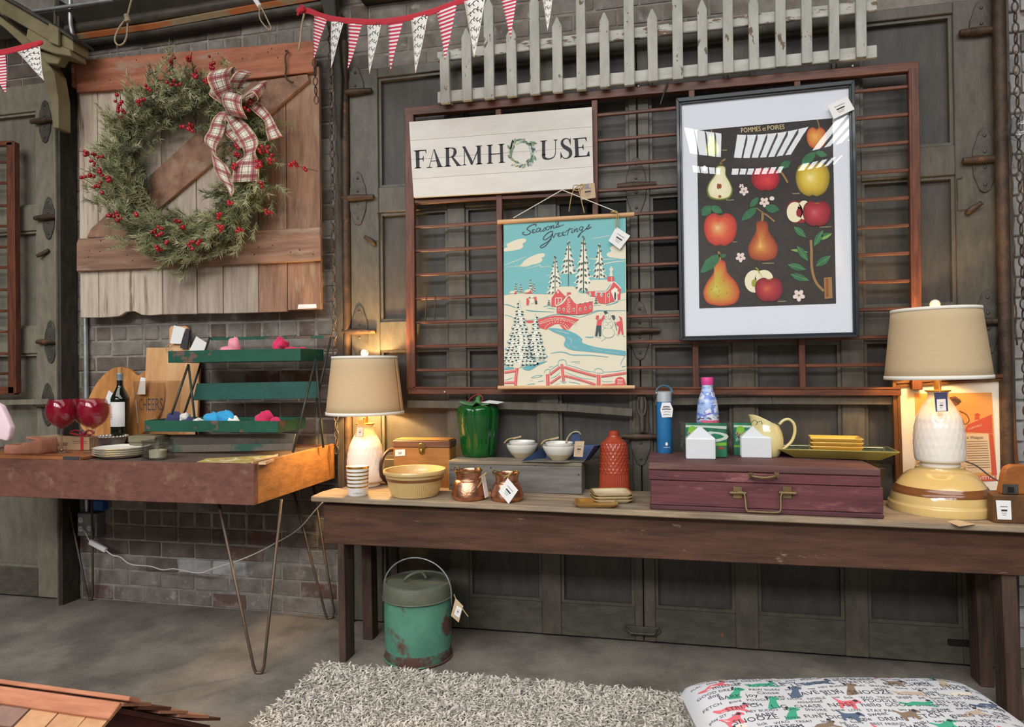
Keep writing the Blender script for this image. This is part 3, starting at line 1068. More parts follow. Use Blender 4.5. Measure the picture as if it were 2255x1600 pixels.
def needles(c, d, ln, n, mbk, spread=1.0):
    d = d.normalized()
    u = d.orthogonal().normalized()
    v = d.cross(u)
    mb = parts_[mbk]
    for i in range(n):
        t = i / n
        q = c + d * ln * t
        a = random.uniform(0, 2 * pi)
        out = (d * random.uniform(.5, 1.1) + (u * cos(a) + v * sin(a)) * random.uniform(.5, 1.0) * spread).normalized()
        l = random.uniform(.026, .05)
        w = .0021
        s = out.cross(Vector((0, 1, 0)))
        s = s.normalized() * w if s.length > .01 else u * w
        mb.add([q - s, q + s, q + out * l], [(0, 1, 2)])


for k in range(1250):
    t = random.uniform(0, 2 * pi)
    rr = random.gauss(.375, .058)
    thin = .75 if 0.1 < t < 1.0 else 1.0
    c = ctr + Vector((rr * cos(t) * 1.06, random.uniform(-.05, .05), rr * sin(t)))
    rad = Vector((cos(t), 0, sin(t)))
    tan = Vector((-sin(t), 0, cos(t)))
    d = tan * random.uniform(-1.3, -.2) + rad * random.uniform(-1.0, 1.1) * thin + Vector((0, random.uniform(-.9, .05), 0))
    kk = random.random()
    up = .5 + .5 * sin(t)
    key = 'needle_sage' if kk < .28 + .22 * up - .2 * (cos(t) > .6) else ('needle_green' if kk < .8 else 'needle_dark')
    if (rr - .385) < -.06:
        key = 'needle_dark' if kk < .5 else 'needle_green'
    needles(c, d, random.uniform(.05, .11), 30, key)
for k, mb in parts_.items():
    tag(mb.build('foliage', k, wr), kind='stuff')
berries = [(270, 262, 265, 212), (262, 250, 255, 210), (320, 190, 335, 200), (380, 148, 381, 125), (421, 135, 422, 120), (468, 128, 470, 160), (430, 165, 437, 168), (452, 175, 458, 180), (375, 182, 395, 190),
           (308, 228, 312, 220), (418, 282, 425, 275), (402, 280, 425, 290), (205, 340, 178, 333), (222, 345, 195, 340), (235, 390, 205, 355), (230, 400, 208, 362), (215, 385, 188, 392), (228, 420, 195, 400), (245, 390, 240, 400),
           (240, 475, 262, 470), (250, 480, 275, 486), (300, 476, 305, 472), (345, 500, 330, 515), (360, 505, 350, 520), (395, 490, 390, 485), (405, 500, 402, 497), (370, 530, 368, 545), (350, 545, 352, 548),
           (420, 530, 425, 545), (445, 535, 440, 525), (485, 475, 490, 480), (490, 505, 486, 500), (530, 505, 530, 507), (520, 320, 522, 325), (525, 342, 520, 340), (570, 330, 590, 328), (580, 335, 612, 340),
           (590, 358, 615, 356), (640, 362, 655, 360), (650, 365, 688, 374), (570, 355, 572, 365), (575, 405, 580, 415), (508, 450, 508, 450), (592, 465, 597, 470), (525, 375, 515, 365), (555, 225, 535, 255)]
for x0, y0, x1, y1 in berries:
    mb = MB()
    a, b = at(x0, y0, YWR - .08), at(x1, y1, YWR - .12)
    tw = wr
    for k in range(random.randint(4, 7)):
        t = k / 5
        p = a.lerp(b, min(t, 1.05)) + Vector((random.uniform(-.012, .012), random.uniform(-.02, .005), random.uniform(-.012, .012)))
        mb.ball(p, random.uniform(.0075, .0105), 8, 5)
    cl = tag(mb.build('berry_cluster', 'berry', wr, smooth=True), kind='stuff')
    if abs(x1 - x0) + abs(y1 - y0) > 12:
        MB().tube([a, b + (b - a) * .3], .0016, 4).build('twig', 'twig', cl)


def plaid(nt, u, v):
    def band(x, per, lo, hi):
        f_ = nmath(nt, 'FRACT', nmath(nt, 'MULTIPLY', x, per))
        return nmath(nt, 'MULTIPLY', nmath(nt, 'GREATER_THAN', f_, lo), nmath(nt, 'LESS_THAN', f_, hi))
    vv = nmath(nt, 'MULTIPLY', v, 1.0)
    col = nmix(nt, 0.0, 'e6ddcb', 'e6ddcb')
    for x, p in ((u, 1.6), (vv, 16.0)):
        col = nmix(nt, nmath(nt, 'MULTIPLY', band(x, p, .08, .42), .72), col, 'a8323c')
    for x, p in ((u, 1.6), (vv, 16.0)):
        col = nmix(nt, nmath(nt, 'MULTIPLY', band(x, p, .5, .56), .75), col, '3a3740')
        col = nmix(nt, nmath(nt, 'MULTIPLY', band(x, p, .2, .28), .7), col, '55303a')
        col = nmix(nt, nmath(nt, 'MULTIPLY', band(x, p, .9, .96), .6), col, '4a5a50')
    edge = nmath(nt, 'MAXIMUM', nmath(nt, 'LESS_THAN', u, .035), nmath(nt, 'GREATER_THAN', u, .965))
    return nmix(nt, edge, col, 'd9c08a')


uvmat('plaid_ribbon', plaid, 0.85, 0.2)
bow = thing('plaid_bow', 'red and cream plaid ribbon bow tied to the upper right of the wreath', 'bow', at(515, 240, 2.9))


def rib(name, pts, w, twist=None, Y0=2.9):
    """pts: (px,py,dy,angle of the width direction in the picture plane, lean towards viewer, width px)"""
    Q = catmull([at(p[0], p[1], Y0 + p[2]) for p in pts], 6)
    S = catmull([Vector((cos(radians(p[3])), p[4], sin(radians(p[3])))) for p in pts], 6)
    Wd = catmull([Vector((p[5], 0, 0)) for p in pts], 6)
    mb = MB()
    n = len(Q)
    mb.ribbon(Q, lambda t: S[round(t * (n - 1))].normalized(), lambda t: Wd[round(t * (n - 1))].x * 1.2 * sc(Q[0]))
    return mb.build(name, 'plaid_ribbon', bow, smooth=True, solid=.0012)


rib('tail', [(494, 245, -.01, 5, .2, 16), (484, 262, -.02, -8, .1, 26), (476, 290, -.03, -12, 0, 32), (464, 315, -.035, -25, .4, 24), (470, 335, -.03, -40, -.2, 22), (485, 360, -.03, -28, .1, 34), (494, 390, -.025, -25, .2, 34), (506, 415, -.02, -35, .1, 20), (507, 432, -.02, -60, 0, 4)], 1)
rib('tail', [(500, 248, -.01, 10, .2, 14), (515, 265, -.03, 35, .3, 22), (535, 290, -.04, 38, .2, 30), (550, 315, -.045, 15, .2, 32), (550, 338, -.04, 5, -.3, 30), (545, 355, -.03, 3, .2, 40), (542, 375, -.03, 0, .1, 50), (540, 400, -.02, 0, .1, 50)], 1)
rib('tail', [(545, 222, 0, 60, .2, 16), (570, 240, -.01, 55, .3, 20), (590, 262, -.01, 40, .2, 16), (598, 285, -.01, 20, .1, 22), (607, 305, -.01, 15, .1, 28)], 1)
rib('tail', [(498, 258, 0, 20, .3, 14), (505, 285, -.01, 35, .3, 20), (520, 305, -.01, 45, .2, 16), (533, 325, -.01, 40, .2, 10)], 1)
rib('loop', [(508, 235, 0, 60, .4, 20), (490, 195, -.06, 45, .8, 38), (482, 165, -.08, 30, .8, 42), (495, 152, -.05, 25, .6, 36), (508, 180, -.01, 35, .4, 34), (516, 225, .02, 45, .3, 24)], 1)
rib('loop', [(505, 235, 0, 80, .4, 14), (485, 218, -.04, 110, .8, 26), (466, 200, -.05, 100, .8, 30), (470, 190, -.02, 95, .5, 30), (495, 215, .02, 90, .3, 20)], 1)
rib('loop', [(520, 232, 0, 100, .4, 16), (545, 205, -.05, 80, .8, 34), (570, 190, -.07, 75, .8, 40), (578, 205, -.04, 80, .6, 40), (560, 215, .01, 85, .4, 30), (525, 230, .02, 95, .3, 16)], 1)
rib('loop', [(512, 205, .02, 20, .4, 24), (522, 180, -.02, 10, .7, 26), (535, 162, -.03, 0, .7, 26), (548, 158, 0, -20, .5, 18)], 1)
kn = MB()
kc = at(515, 230, 2.84)
kn.grid(lambda u, v: kc + Vector(((u - .5) * .105 + (v - .5) * -.02, -.035 * sin(pi * v) - .02 * sin(pi * u) + .02, (v - .5) * .115 + (u - .5) * -.03)), 8, 10, lambda u, v: (u, v * .13))
kn.build('knot', 'plaid_ribbon', bow, smooth=True, solid=.0012)

# ------------------------------------------------------------------ bunting
mat('bunting_tape', 'c5283a', 0.85, sheen=.2)
mat('flag_white', 'f1eee8', 0.9)
mat('flag_sprig', '43423f', 0.9)


def stripes(nt, u, v):
    f_ = nmath(nt, 'FRACT', nmath(nt, 'MULTIPLY', v, 13.0))
    return nmix(nt, nmath(nt, 'LESS_THAN', f_, .52), 'f2e6e4', 'cc3a58')


uvmat('flag_stripe', stripes, 0.9)


def bunting(label, tape, flags, Yf):
    b = thing('bunting', label, 'bunting', at(tape[0][0], tape[0][1], Yf(tape[0][0])))
    mb = MB()
    P = catmull([at(x, y, Yf(x)) for x, y in tape], 6)
    wpx = [t for t in P]
    mb.ribbon(P, Vector((0, 0, 1)), lambda t: 13.5 * sc(P[round(t * (len(P) - 1))]))
    mb.build('tape', 'bunting_tape', b, smooth=True, solid=.0015)
    for (l, r, tip, kind) in flags:
        L, R = at(l[0], l[1], Yf(l[0])), at(r[0], r[1], Yf(r[0]))
        T = at(tip[0], tip[1], Yf(tip[0]))
        rnd = random.random()

        def fn(u, v, off=0.0):
            top = L.lerp(R, u)
            q = top.lerp(T, v * .985) + (R - L) * (0.0 * v)
            q.y += .006 * sin(v * 5 + rnd * 6) * v - off
            return q
        fl = MB().grid(lambda u, v: fn(u, v), 4, 10, lambda u, v: (u, 1 - v)).build('flag', 'flag_stripe' if kind == 's' else 'flag_white', b, smooth=True, solid=.001)
        if kind != 's':
            pr = MB()
            rows = 6
            for k in range(rows):
                v0 = .06 + k * .15
                pts = []
                for i in range(5):
                    u = .06 + .88 * i / 4
                    pts.append((u, v0 + .04 * sin(i * 1.7 + k) - .03 * (u - .5)))
                for i in range(4):
                    (u0, va), (u1, vb) = pts[i], pts[i + 1]
                    d = .009
                    for off in (.0016, -.0016):
                        pr.add([fn(u0, va - d, off), fn(u1, vb - d, off), fn(u1, vb, off), fn(u0, va, off)], [(0, 1, 2, 3)])
                        for s_ in (-1, 1):
                            um, vm = (u0 + u1) / 2, (va + vb) / 2
                            pr.add([fn(um, vm, off), fn(um + .05, vm + s_ * .03, off), fn(um + .13, vm + s_ * .045, off), fn(um + .08, vm + s_ * .012, off)], [(0, 1, 2, 3)])
            pr.build('sprig_print', 'flag_sprig', fl)
    return b


YB = lambda x: 3.0 - (x - 680) * .0017
bn = bunting('red taped pennant bunting with striped and sprigged flags in front of the picket fence',
             [(662, 24), (680, 24), (705, 34), (735, 42), (780, 47), (840, 48), (900, 39), (950, 26), (1000, 8), (1040, -6), (1120, -30), (1230, -60)],
             [((692, 33), (721, 42), (690, 130), 's'), ((729, 45), (757, 48), (728, 150), 'l'), ((768, 51), (798, 53), (766, 155), 's'), ((808, 51), (840, 50), (814, 165), 'l'),
              ((855, 48), (889, 43), (859, 157), 's'), ((905, 42), (943, 31), (916, 164), 'l'), ((962, 27), (1006, 10), (980, 134), 's'), ((1022, 3), (1069, -8), (1045, 130), 'l'),
              ((1101, -12), (1140, -24), (1125, 87), 's'), ((1190, -30), (1222, -42), (1206, 69), 'l')], YB)
MB().ball(at(662, 22, 3.0), .018, 8, 6, (1.4, .6, .8)).build('tie_knot', 'bunting_tape', bn, smooth=True)
MB().tube(catmull([at(x, y, 2.995) for x, y in ((655, 34), (660, 24), (668, 16), (662, 12))], 4), .006, 6).build('tie_end', 'bunting_tape', bn)
bn2 = bunting('short end of pennant bunting tied to the curved bracket at upper left', [(-60, 124), (0, 116), (45, 106), (88, 95)],
              [((-40, 128), (12, 121), (16, 208), 's'), ((36, 112), (87, 99), (97, 178), 'l')], lambda x: 2.72)
MB().ball(at(88, 94, 2.72), .014, 8, 6, (1.4, .6, .9)).build('tie_knot', 'bunting_tape', bn2, smooth=True)

# ------------------------------------------------------------------ hoist chains
link_src = {}


def chain(label, px0, y0, px1, y1, Y, pitch=.04, m='chain_iron', group=None, w=.011):
    a, b = at(px0, y0, Y), at(px1, y1, Y)
    ch = thing('chain', label, 'chain', b, group=group)
    n = int((a - b).length / pitch)
    key = (pitch, m)
    for k in range(n):
        p = b.lerp(a, (k + .5) / n)
        if key not in link_src:
            pts = [Vector((w * cos(t) * (1 if abs(cos(t)) < .99 else 1), 0, (pitch * .5) * sin(t))) for t in [2 * pi * i / 10 for i in range(10)]]
            lk = MB().tube(pts, .0032, 5, closed=True).build('link', m, ch, local=True, smooth=True)
            link_src[key] = lk
            lk.location = p - b
        else:
            share(link_src[key], 'link', ch, p - b, (0, 0, pi / 2 * (k % 2)))
    return ch


chain('rusty chain hanging beside the plank door against the brick', 727, 60, 741, 1000, 3.03)
chain('short dark chain hanging over the right edge of the plank door', 692, 128, 697, 230, 2.985)
chain('dark chain hanging on the white brick at the right edge', 2234, -20, 2263, 1010, 3.06, pitch=.042)
cw = thing('twisted_wire', 'rusty twisted wire hanging beside the left chain', 'wire', at(745, 520, 3.06))
MB().tube([at(736 + 13 * k / 40 + 1.2 * sin(k * .9), 140 + 380 * k / 40, 3.06) for k in range(41)], .0035, 5).build('wire_strand', 'rust_iron', cw, smooth=True)
cw = thing('twisted_wire', 'thin dark wire hanging down the white brick by the right chain', 'wire', at(2235, 760, 3.06))
MB().tube([at(2222 + 16 * k / 40 + 1.8 * sin(k * 1.3), 180 + 580 * k / 40, 3.07) for k in range(41)], .0035, 5).build('wire_strand', 'rust_iron', cw, smooth=True)
thinglass('clear_bulb', 'f4f6f8', 1.5, 0.01, .03)
gb = thing('glass_bulb', 'clear glass bulb hanging on the chain at the right edge', 'bulb', at(2252, 285, 3.0))
MB().ball(at(2254, 280, 3.0), .055, 20, 14).build('globe', 'clear_bulb', gb, smooth=True)

# ------------------------------------------------------------------ white plank sign with black lettering
mat('sign_white', 'e4e0da', 0.6, c2='d9d4cd', ns=3, st=(.3, 1, 1))
mat('ink_charcoal', '34353b', 0.7)
mat('ink_grey', '8f9096', 0.7)
mat('leaf_a', '8fa694', 0.7)
mat('leaf_b', '6f8f78', 0.7)
mat('leaf_c', '9aa06a', 0.7)
mat('leaf_d', '4c6670', 0.7)
mat('leaf_e', 'b9c9bd', 0.7)
mat('kraft', 'c9b091', 0.85, c2='b99f80', ns=8)
mat('twine', 'b9a06c', 0.9)
YS = 3.02
sign = thing('farmhouse_sign', 'white plank sign with black serif lettering and painted leaf wreath', 'sign', at(1105, 420, YS))
TS = lambda x, y: (900 + x / 5.369, 230 + y / 5.369)
lx = [(5, 205), (17, 428), (30, 652), (44, 880), (60, 1100)]
rx = [(2165, 28), (2170, 262), (2174, 496), (2179, 735), (2184, 985)]
for k in range(4):
    g = 1.6
    q = [(lx[k][0], lx[k][1] + g), (rx[k][0], rx[k][1] + g), (rx[k + 1][0], rx[k + 1][1] - g), (lx[k + 1][0], lx[k + 1][1] - g)]
    MB().prism([at(*TS(x, y), YS) for x, y in q], (0, .016, 0)).build('plank', 'sign_white', sign)
MB().prism([at(*TS(x, y), YS + .004) for x, y in ((20, 225), (2150, 50), (2170, 970), (70, 1080))], (0, .01, 0)).build('backing', 'ink_grey', sign)
A = Art(YS - .0006, TS)


def glyph(ch, tl, tr, br_, bl):
    def T(x, y):
        a = Vector(bl).lerp(Vector(br_), x)
        b = Vector(tl).lerp(Vector(tr), x)
        p = a.lerp(b, y)
        return (p.x, p.y)
    w = sqrt((br_[0] - bl[0]) ** 2 + (br_[1] - bl[1]) ** 2)
    h = sqrt((tl[0] - bl[0]) ** 2 + (tl[1] - bl[1]) ** 2)
    k = h / w                                   # unit of height measured in widths
    th, tn, se, sh = .19 * k, .035 * k, .09 * k, .035

    def P(*pts):
        A.poly([T(x, y) for x, y in pts], 'ink_charcoal', 1)

    def stem(x, wd=None, y0=0.0, y1=1.0, s0=True, s1=True):
        wd = wd or th
        P((x, y0), (x + wd, y0), (x + wd, y1), (x, y1))
        if s0:
            P((x - se, y0), (x + wd + se, y0), (x + wd + se, y0 + sh * .6), (x + wd, y0 + sh * 1.8), (x, y0 + sh * 1.8), (x - se, y0 + sh * .6))
        if s1:
            P((x - se, y1 - sh * .6), (x, y1 - sh * 1.8), (x + wd, y1 - sh * 1.8), (x + wd + se, y1 - sh * .6), (x + wd + se, y1), (x - se, y1))

    def S(pts, ws):
        Q = catmull([Vector((x, y, 0)) for x, y in pts], 6)
        Wd = catmull([Vector((x, 0, 0)) for x in ws], 6)
        n = len(Q)
        vv, ff = [], []
        for i in range(n):
            d = (Q[min(i + 1, n - 1)] - Q[max(i - 1, 0)])
            d = Vector((d.x / k, d.y, 0)).normalized()
            s = Vector((-d.y * k, d.x, 0)) * Wd[i].x / 2
            vv += [Q[i] + s, Q[i] - s]
        A.mesh([(v.x, v.y) for v in vv], [(2 * i, 2 * i + 1, 2 * i + 3, 2 * i + 2) for i in range(n - 1)], T, 'ink_charcoal', 1)
    if ch == 'F':
        stem(.16)
        P((.1, .945), (.98, .945), (.98, 1), (.1, 1)); P((.9, .945), (.98, .78), (1.0, .78), (.98, 1))
        P((.3, .48), (.75, .48), (.75, .53), (.3, .53)); P((.68, .505), (.76, .36), (.79, .36), (.79, .66), (.76, .66))
    if ch == 'E':
        stem(.16)
        P((.1, .945), (.9, .945), (.9, 1), (.1, 1)); P((.8, .945), (.87, .78), (.9, .78), (.9, 1))
        P((.3, .47), (.66, .47), (.66, .52), (.3, .52)); P((.58, .5), (.65, .36), (.68, .36), (.68, .64), (.65, .64))
        P((.1, 0), (1, 0), (.94, .055), (.1, .055)); P((.82, .055), (.94, .26), (.99, .26), (1.0, 0))
    if ch == 'A':
        P((.44, 1), (.5, 1), (.9, .02), (.9 - th * 1.2, .02))
        P((.44, 1), (.46, 1), (.18, .02), (.18 - tn, .02))
        P((.26, .34), (.68, .34), (.66, .38), (.28, .38))
        P((.02, 0), (.34, 0), (.34, .025), (.2, .05), (.14, .05), (.02, .025)); P((.58, 0), (1, 0), (1, .025), (.9, .05), (.72, .05), (.58, .025))
    if ch == 'R':
        stem(.12)
        S([(.3, .97), (.5, .975), (.7, .9), (.72, .74), (.62, .57), (.45, .5), (.3, .49)], [.05, .05, .14, .19, .12, .05, .05])
        P((.44, .5), (.56, .52), (.96, .02), (.74, .02)); P((.7, 0), (1.02, 0), (1.02, .03), (.9, .05), (.74, .04))
    if ch == 'M':
        stem(.1, tn * 1.1, s1=False)
        P((.02, 1), (.16, 1), (.5, .2), (.47, 0), (.42, 0), (.1, .85), (.02, .97))
        P((.44, 0), (.48, 0), (.86, .95), (.82, 1))
        stem(.72, th * .95)
    if ch == 'H':
        stem(.13, th * .85); stem(.72, th * .85)
        P((.2, .47), (.8, .47), (.8, .52), (.2, .52))
    if ch == 'U':
        stem(.14, th * .85, .25, 1, s0=False)
        stem(.84, tn, .3, 1, s0=False)
        S([(.14 + th * .42, .3), (.25, .12), (.45, .03), (.66, .06), (.8, .16), (.855, .32)], [.19, .15, .08, .06, .045, .04])
    if ch == 'S':
        S([(.82, .8), (.75, .93), (.5, .985), (.24, .9), (.2, .74), (.36, .6), (.66, .47), (.86, .34), (.85, .14), (.6, .015), (.3, .05), (.14, .2)], [.04, .04, .05, .1, .14, .17, .19, .17, .14, .05, .04, .04])
        P((.85, .98), (.9, .98), (.9, .68), (.86, .68), (.78, .86)); P((.1, .02), (.06, .02), (.06, .34), (.1, .34), (.2, .14))


for ch, tl, tr, br_, bl in (('F', (55, 545), (210, 533), (160, 748), (66, 757)), ('A', (208, 535), (405, 520), (413, 738), (208, 750)), ('R', (418, 512), (590, 503), (622, 722), (415, 737)),
                            ('M', (628, 498), (880, 482), (885, 703), (630, 720)), ('H', (912, 480), (1142, 462), (1150, 685), (912, 702)), ('U', (1545, 430), (1768, 412), (1768, 640), (1545, 660)),
                            ('S', (1785, 403), (1930, 393), (1932, 634), (1785, 645)), ('E', (1930, 402), (2120, 385), (2142, 610), (1938, 626))):
    if ch == 'F':
        br_, bl = (205, 745), (66, 757)
    glyph(ch, tl, tr, br_, bl)
random.seed(3)
for k in range(95):
    t = random.uniform(0, 2 * pi)
    r0 = random.uniform(105, 150)
    x0, y0 = 1340 + r0 * cos(t), 567 + r0 * 1.1 * sin(t)
    ang = t + random.uniform(.5, 2.1)
    l = random.uniform(35, 75)
    A.leaf(x0, y0, x0 + l * cos(ang), y0 + l * sin(ang), random.uniform(7, 14), random.choice(['leaf_a', 'leaf_b', 'leaf_b', 'leaf_c', 'leaf_d', 'leaf_e']), 1 + k % 4)
A.build(sign, 'lettering')


def price_tag(parent, quad, Y, th=.0012, m='white_label', lines=True, name='price_tag', hole=True, words=None):
    """quad: four photo points clockwise from the hole corner/top-left"""
    q = [at(x, y, Y) for x, y in quad]
    t = MB().prism(q, (0, th, 0)).build(name, m, parent)
    if lines:
        a = Art(Y - .0004)
        ux = Vector((quad[1][0] - quad[0][0], quad[1][1] - quad[0][1])); uy = Vector((quad[3][0] - quad[0][0], quad[3][1] - quad[0][1]))
        for v, u0, u1, w in ((.32, .25, .75, .04), (.52, .3, .7, .09), (.66, .3, .65, .03), (.76, .35, .6, .03)):
            p0 = Vector(quad[0]) + ux * u0 + uy * v
            p1 = Vector(quad[0]) + ux * u1 + uy * v
            a.stroke([(p0.x, p0.y), (p1.x, p1.y)], max(.6, uy.length * w), 'ink_charcoal' if w > .05 else 'ink_grey', 1, 0)
        a.build(t, 'tag_print')
    return t


tg = price_tag(sign, ((1276, 406), (1309, 402), (1312, 435), (1280, 440)), 3.0, m='kraft')
Art_ = Art(2.999); Art_.poly([(1287, 406), (1296, 405), (1297, 413), (1288, 414)], 'ink_grey', 1); Art_.build(tg, 'tag_print')
MB().tube(catmull([at(x, y, 2.998) for x, y in ((1278, 408), (1264, 408), (1262, 418), (1270, 412), (1282, 405), (1284, 412), (1272, 420), (1262, 420), (1256, 445), (1253, 466))], 4), .0022, 5).build('twine_bow', 'twine', tg, smooth=True)
MB().tube(catmull([at(x, y, 2.998) for x, y in ((1274, 414), (1280, 440), (1287, 469))], 4), .0022, 5).build('twine_end', 'twine', tg, smooth=True)

# ------------------------------------------------------------------ hanging winter scene poster
mat('poster_sky', '7cbcbf', 0.7)
mat('poster_cream', 'e6dec6', 0.7)
mat('poster_red', 'dd5c5e', 0.7)
mat('poster_teal', '6fb0ba', 0.7)
mat('poster_ink', '47525a', 0.7)
mat('poster_pine', '5d6b60', 0.7)
mat('poster_white', 'f0ead8', 0.7)
mat('dowel', 'd9ad80', 0.5, c2='c99a6c', ns=8, st=(.1, 1, 1))
mat('string_white', 'e3dcc9', 0.8)
YG = 3.015
pos = thing('winter_poster', 'turquoise and red winter village poster on wooden dowels with a string hanger', 'poster', at(1245, 850, YG))
MB().prism([at(x, y, YG) for x, y in ((1109, 490), (1378, 477), (1380, 849), (1110, 849))], (0, .0012, 0)).build('sheet', 'poster_cream', pos)
MB().tube([at(1096, 489, YG - .004), at(1397, 472, YG - .004)], .0105, 12).build('top_dowel', 'dowel', pos, smooth='auto')
MB().tube([at(1097, 853, YG - .004), at(1398, 852, YG - .004)], .0085, 12).build('bottom_dowel', 'dowel', pos, smooth='auto')
MB().tube([at(1130, 480, YG - .006), at(1238, 418, YG - .02)], .0022, 5).build('hanger_string', 'string_white', pos)
MB().tube([at(1238, 418, YG - .02), at(1360, 467, YG - .006)], .0022, 5).build('hanger_string', 'string_white', pos)
a1 = lambda x, y: (1100 + min(max(x, 67), 2020) / 7.273, 470 + y / 7.273)
a2 = lambda x, y: (1100 + min(max(x, 78), 2096) / 7.517, 660 + y / 7.517)
A = Art(YG - .0006, a1)
A.poly([(64, 160), (2022, 55), (2026, 1260), (1880, 1290), (1500, 1290), (1100, 1250), (740, 1290), (580, 1285), (380, 1275), (230, 1280), (66, 1305)], 'poster_sky', 1)
# clouds
A.poly([(70, 560), (130, 535), (110, 500), (180, 455), (300, 410), (400, 400), (425, 425), (415, 455), (370, 480), (380, 520), (350, 560), (240, 590), (150, 600), (70, 605)], 'poster_cream', 2, 3)
A.poly([(300, 840), (350, 810), (400, 750), (480, 700), (600, 650), (700, 635), (725, 655), (715, 690), (670, 710), (690, 740), (640, 790), (520, 820), (420, 850)], 'poster_cream', 2, 3)
A.poly([(1720, 640), (1790, 600), (1770, 550), (1830, 510), (1930, 500), (2022, 520), (2022, 715), (1880, 715), (1740, 690)], 'poster_cream', 2, 3)
for pts, w in (([(70, 830), (250, 760), (430, 690)], 9), ([(100, 862), (300, 835), (410, 815)], 8), ([(430, 882), (560, 850), (650, 820), (655, 855), (760, 850), (840, 845)], 9), ([(740, 990), (960, 970), (1200, 950)], 9), ([(1470, 402), (1640, 375), (1780, 345)], 8),
               ([(1430, 720), (1600, 735), (1860, 725)], 14), ([(1500, 845), (1700, 800), (1860, 770), (2020, 760)], 14), ([(960, 825), (1040, 812)], 9), ([(1140, 885), (1250, 880)], 9), ([(70, 500), (140, 465)], 7)):
    A.stroke(pts, w, 'poster_cream', 2, 4, True)


def pine(cx, top, bot, w, n, ink='poster_pine', halo=True, trunk=None):
    pts = []
    h = bot - top
    for s in (1, -1):
        side = []
        for k in range(n):
            t = (k + .6) / n
            ww = w * (t ** .9)
            side += [(cx + s * ww, top + h * t), (cx + s * ww * .55, top + h * (t + .25 / n))]
        pts += side if s == 1 else side[::-1]
    out = [(cx, top)] + pts
    if halo:
        A.poly(out, 'poster_white', 3)
    A.stroke([(cx, top + h * .08), (cx, trunk or bot)], max(5, w * .09), ink, 4, 0)
    rr = random.Random(int(cx * 7 + top))
    for k in range(n):
        t = (k + .5) / n
        for s in (1, -1):
            ww = w * (t ** .9) * .8
            for j in range(1 + int(2 * t)):
                f = (j + 1) / (1 + int(2 * t))
                y = top + h * t + rr.uniform(-.2, .2) * h / n
                x = cx + s * ww * f
                A.leaf(cx + s * ww * (f - .35), y - h * .25 / n, x, y + h * .2 / n, h * .16 / n + 2, ink, 5)


for a in ((890, 660, 1300, 150, 8, 1300), (1103, 425, 980, 150, 6, 1160), (1345, 340, 1250, 180, 9, 1280), (1598, 470, 1050, 130, 6, 1050), (262, 1105, 1275, 38, 4, 1275), (340, 1120, 1275, 38, 4, 1275), (497, 1045, 1230, 40, 4, 1230), (552, 1105, 1250, 38, 4, 1250)):
    pine(a[0], a[1], a[2], a[3], a[4], trunk=a[5])
# far cottages
A.poly([(150, 1280), (180, 1240), (240, 1235), (280, 1275)], 'poster_cream', 6); A.poly([(225, 1282), (255, 1250), (280, 1282)], 'poster_red', 7)
A.poly([(385, 1260), (410, 1225), (490, 1200), (530, 1270)], 'poster_cream', 6); A.poly([(385, 1276), (470, 1255), (495, 1222), (528, 1276)], 'poster_red', 7)
# barn with its lean-to
A.poly([(900, 1190), (940, 1170), (1190, 1165), (1290, 1280), (1050, 1320)], 'poster_cream', 6)
A.poly([(828, 1480), (835, 1350), (940, 1210), (1060, 1330), (1000, 1400), (890, 1490)], 'poster_red', 7)
A.poly([(890, 1345), (1000, 1345), (1000, 1400), (905, 1470), (888, 1470)], 'poster_white', 8); A.poly([(898, 1355), (935, 1355), (935, 1440), (898, 1465)], 'poster_red', 9); A.poly([(945, 1355), (990, 1355), (985, 1400), (945, 1430)], 'poster_red', 9)
A.ell(936, 1258, 12, 20, 'poster_white', 8)
A.poly([(1080, 1260), (1145, 1260), (1145, 1330), (1080, 1330)], 'poster_red', 8)
A.poly([(1110, 1300), (1360, 1275), (1480, 1390), (1250, 1440), (1180, 1400)], 'poster_cream', 9)
A.poly([(915, 1590), (915, 1490), (1020, 1440), (1110, 1320), (1190, 1420), (1240, 1450), (1490, 1395), (1490, 1560), (1400, 1600), (1240, 1615), (1060, 1612)], 'poster_red', 10)
A.stroke([(900, 1480), (1010, 1430), (1110, 1310), (1190, 1400), (1250, 1440), (1490, 1395)], 14, 'poster_white', 11, 3)
A.poly([(1085, 1350), (1130, 1350), (1150, 1600), (1060, 1600)], 'poster_red', 11)
for k in range(8):
    A.stroke([(1082 - k * 2, 1370 + k * 29), (1135 + k * 2, 1370 + k * 29)], 5, 'poster_white', 12, 0)
    A.stroke([(1095 + (k % 2) * 22, 1370 + k * 29), (1095 + (k % 2) * 22, 1395 + k * 29)], 5, 'poster_white', 12, 0)
A.stroke([(1238, 1450), (1238, 1612)], 7, 'poster_white', 12, 0)
for x, y in ((955, 1530), (1030, 1535), (1190, 1540), (1290, 1535), (1375, 1520), (1455, 1500)):
    A.ell(x, y, 15, 30, 'poster_white', 12); A.ell(x, y + 2, 9, 22, 'poster_pine', 13)
for x, y in ((1290, 1445), (1370, 1430), (1450, 1415)):
    A.ell(x, y, 13, 11, 'poster_pine', 12)
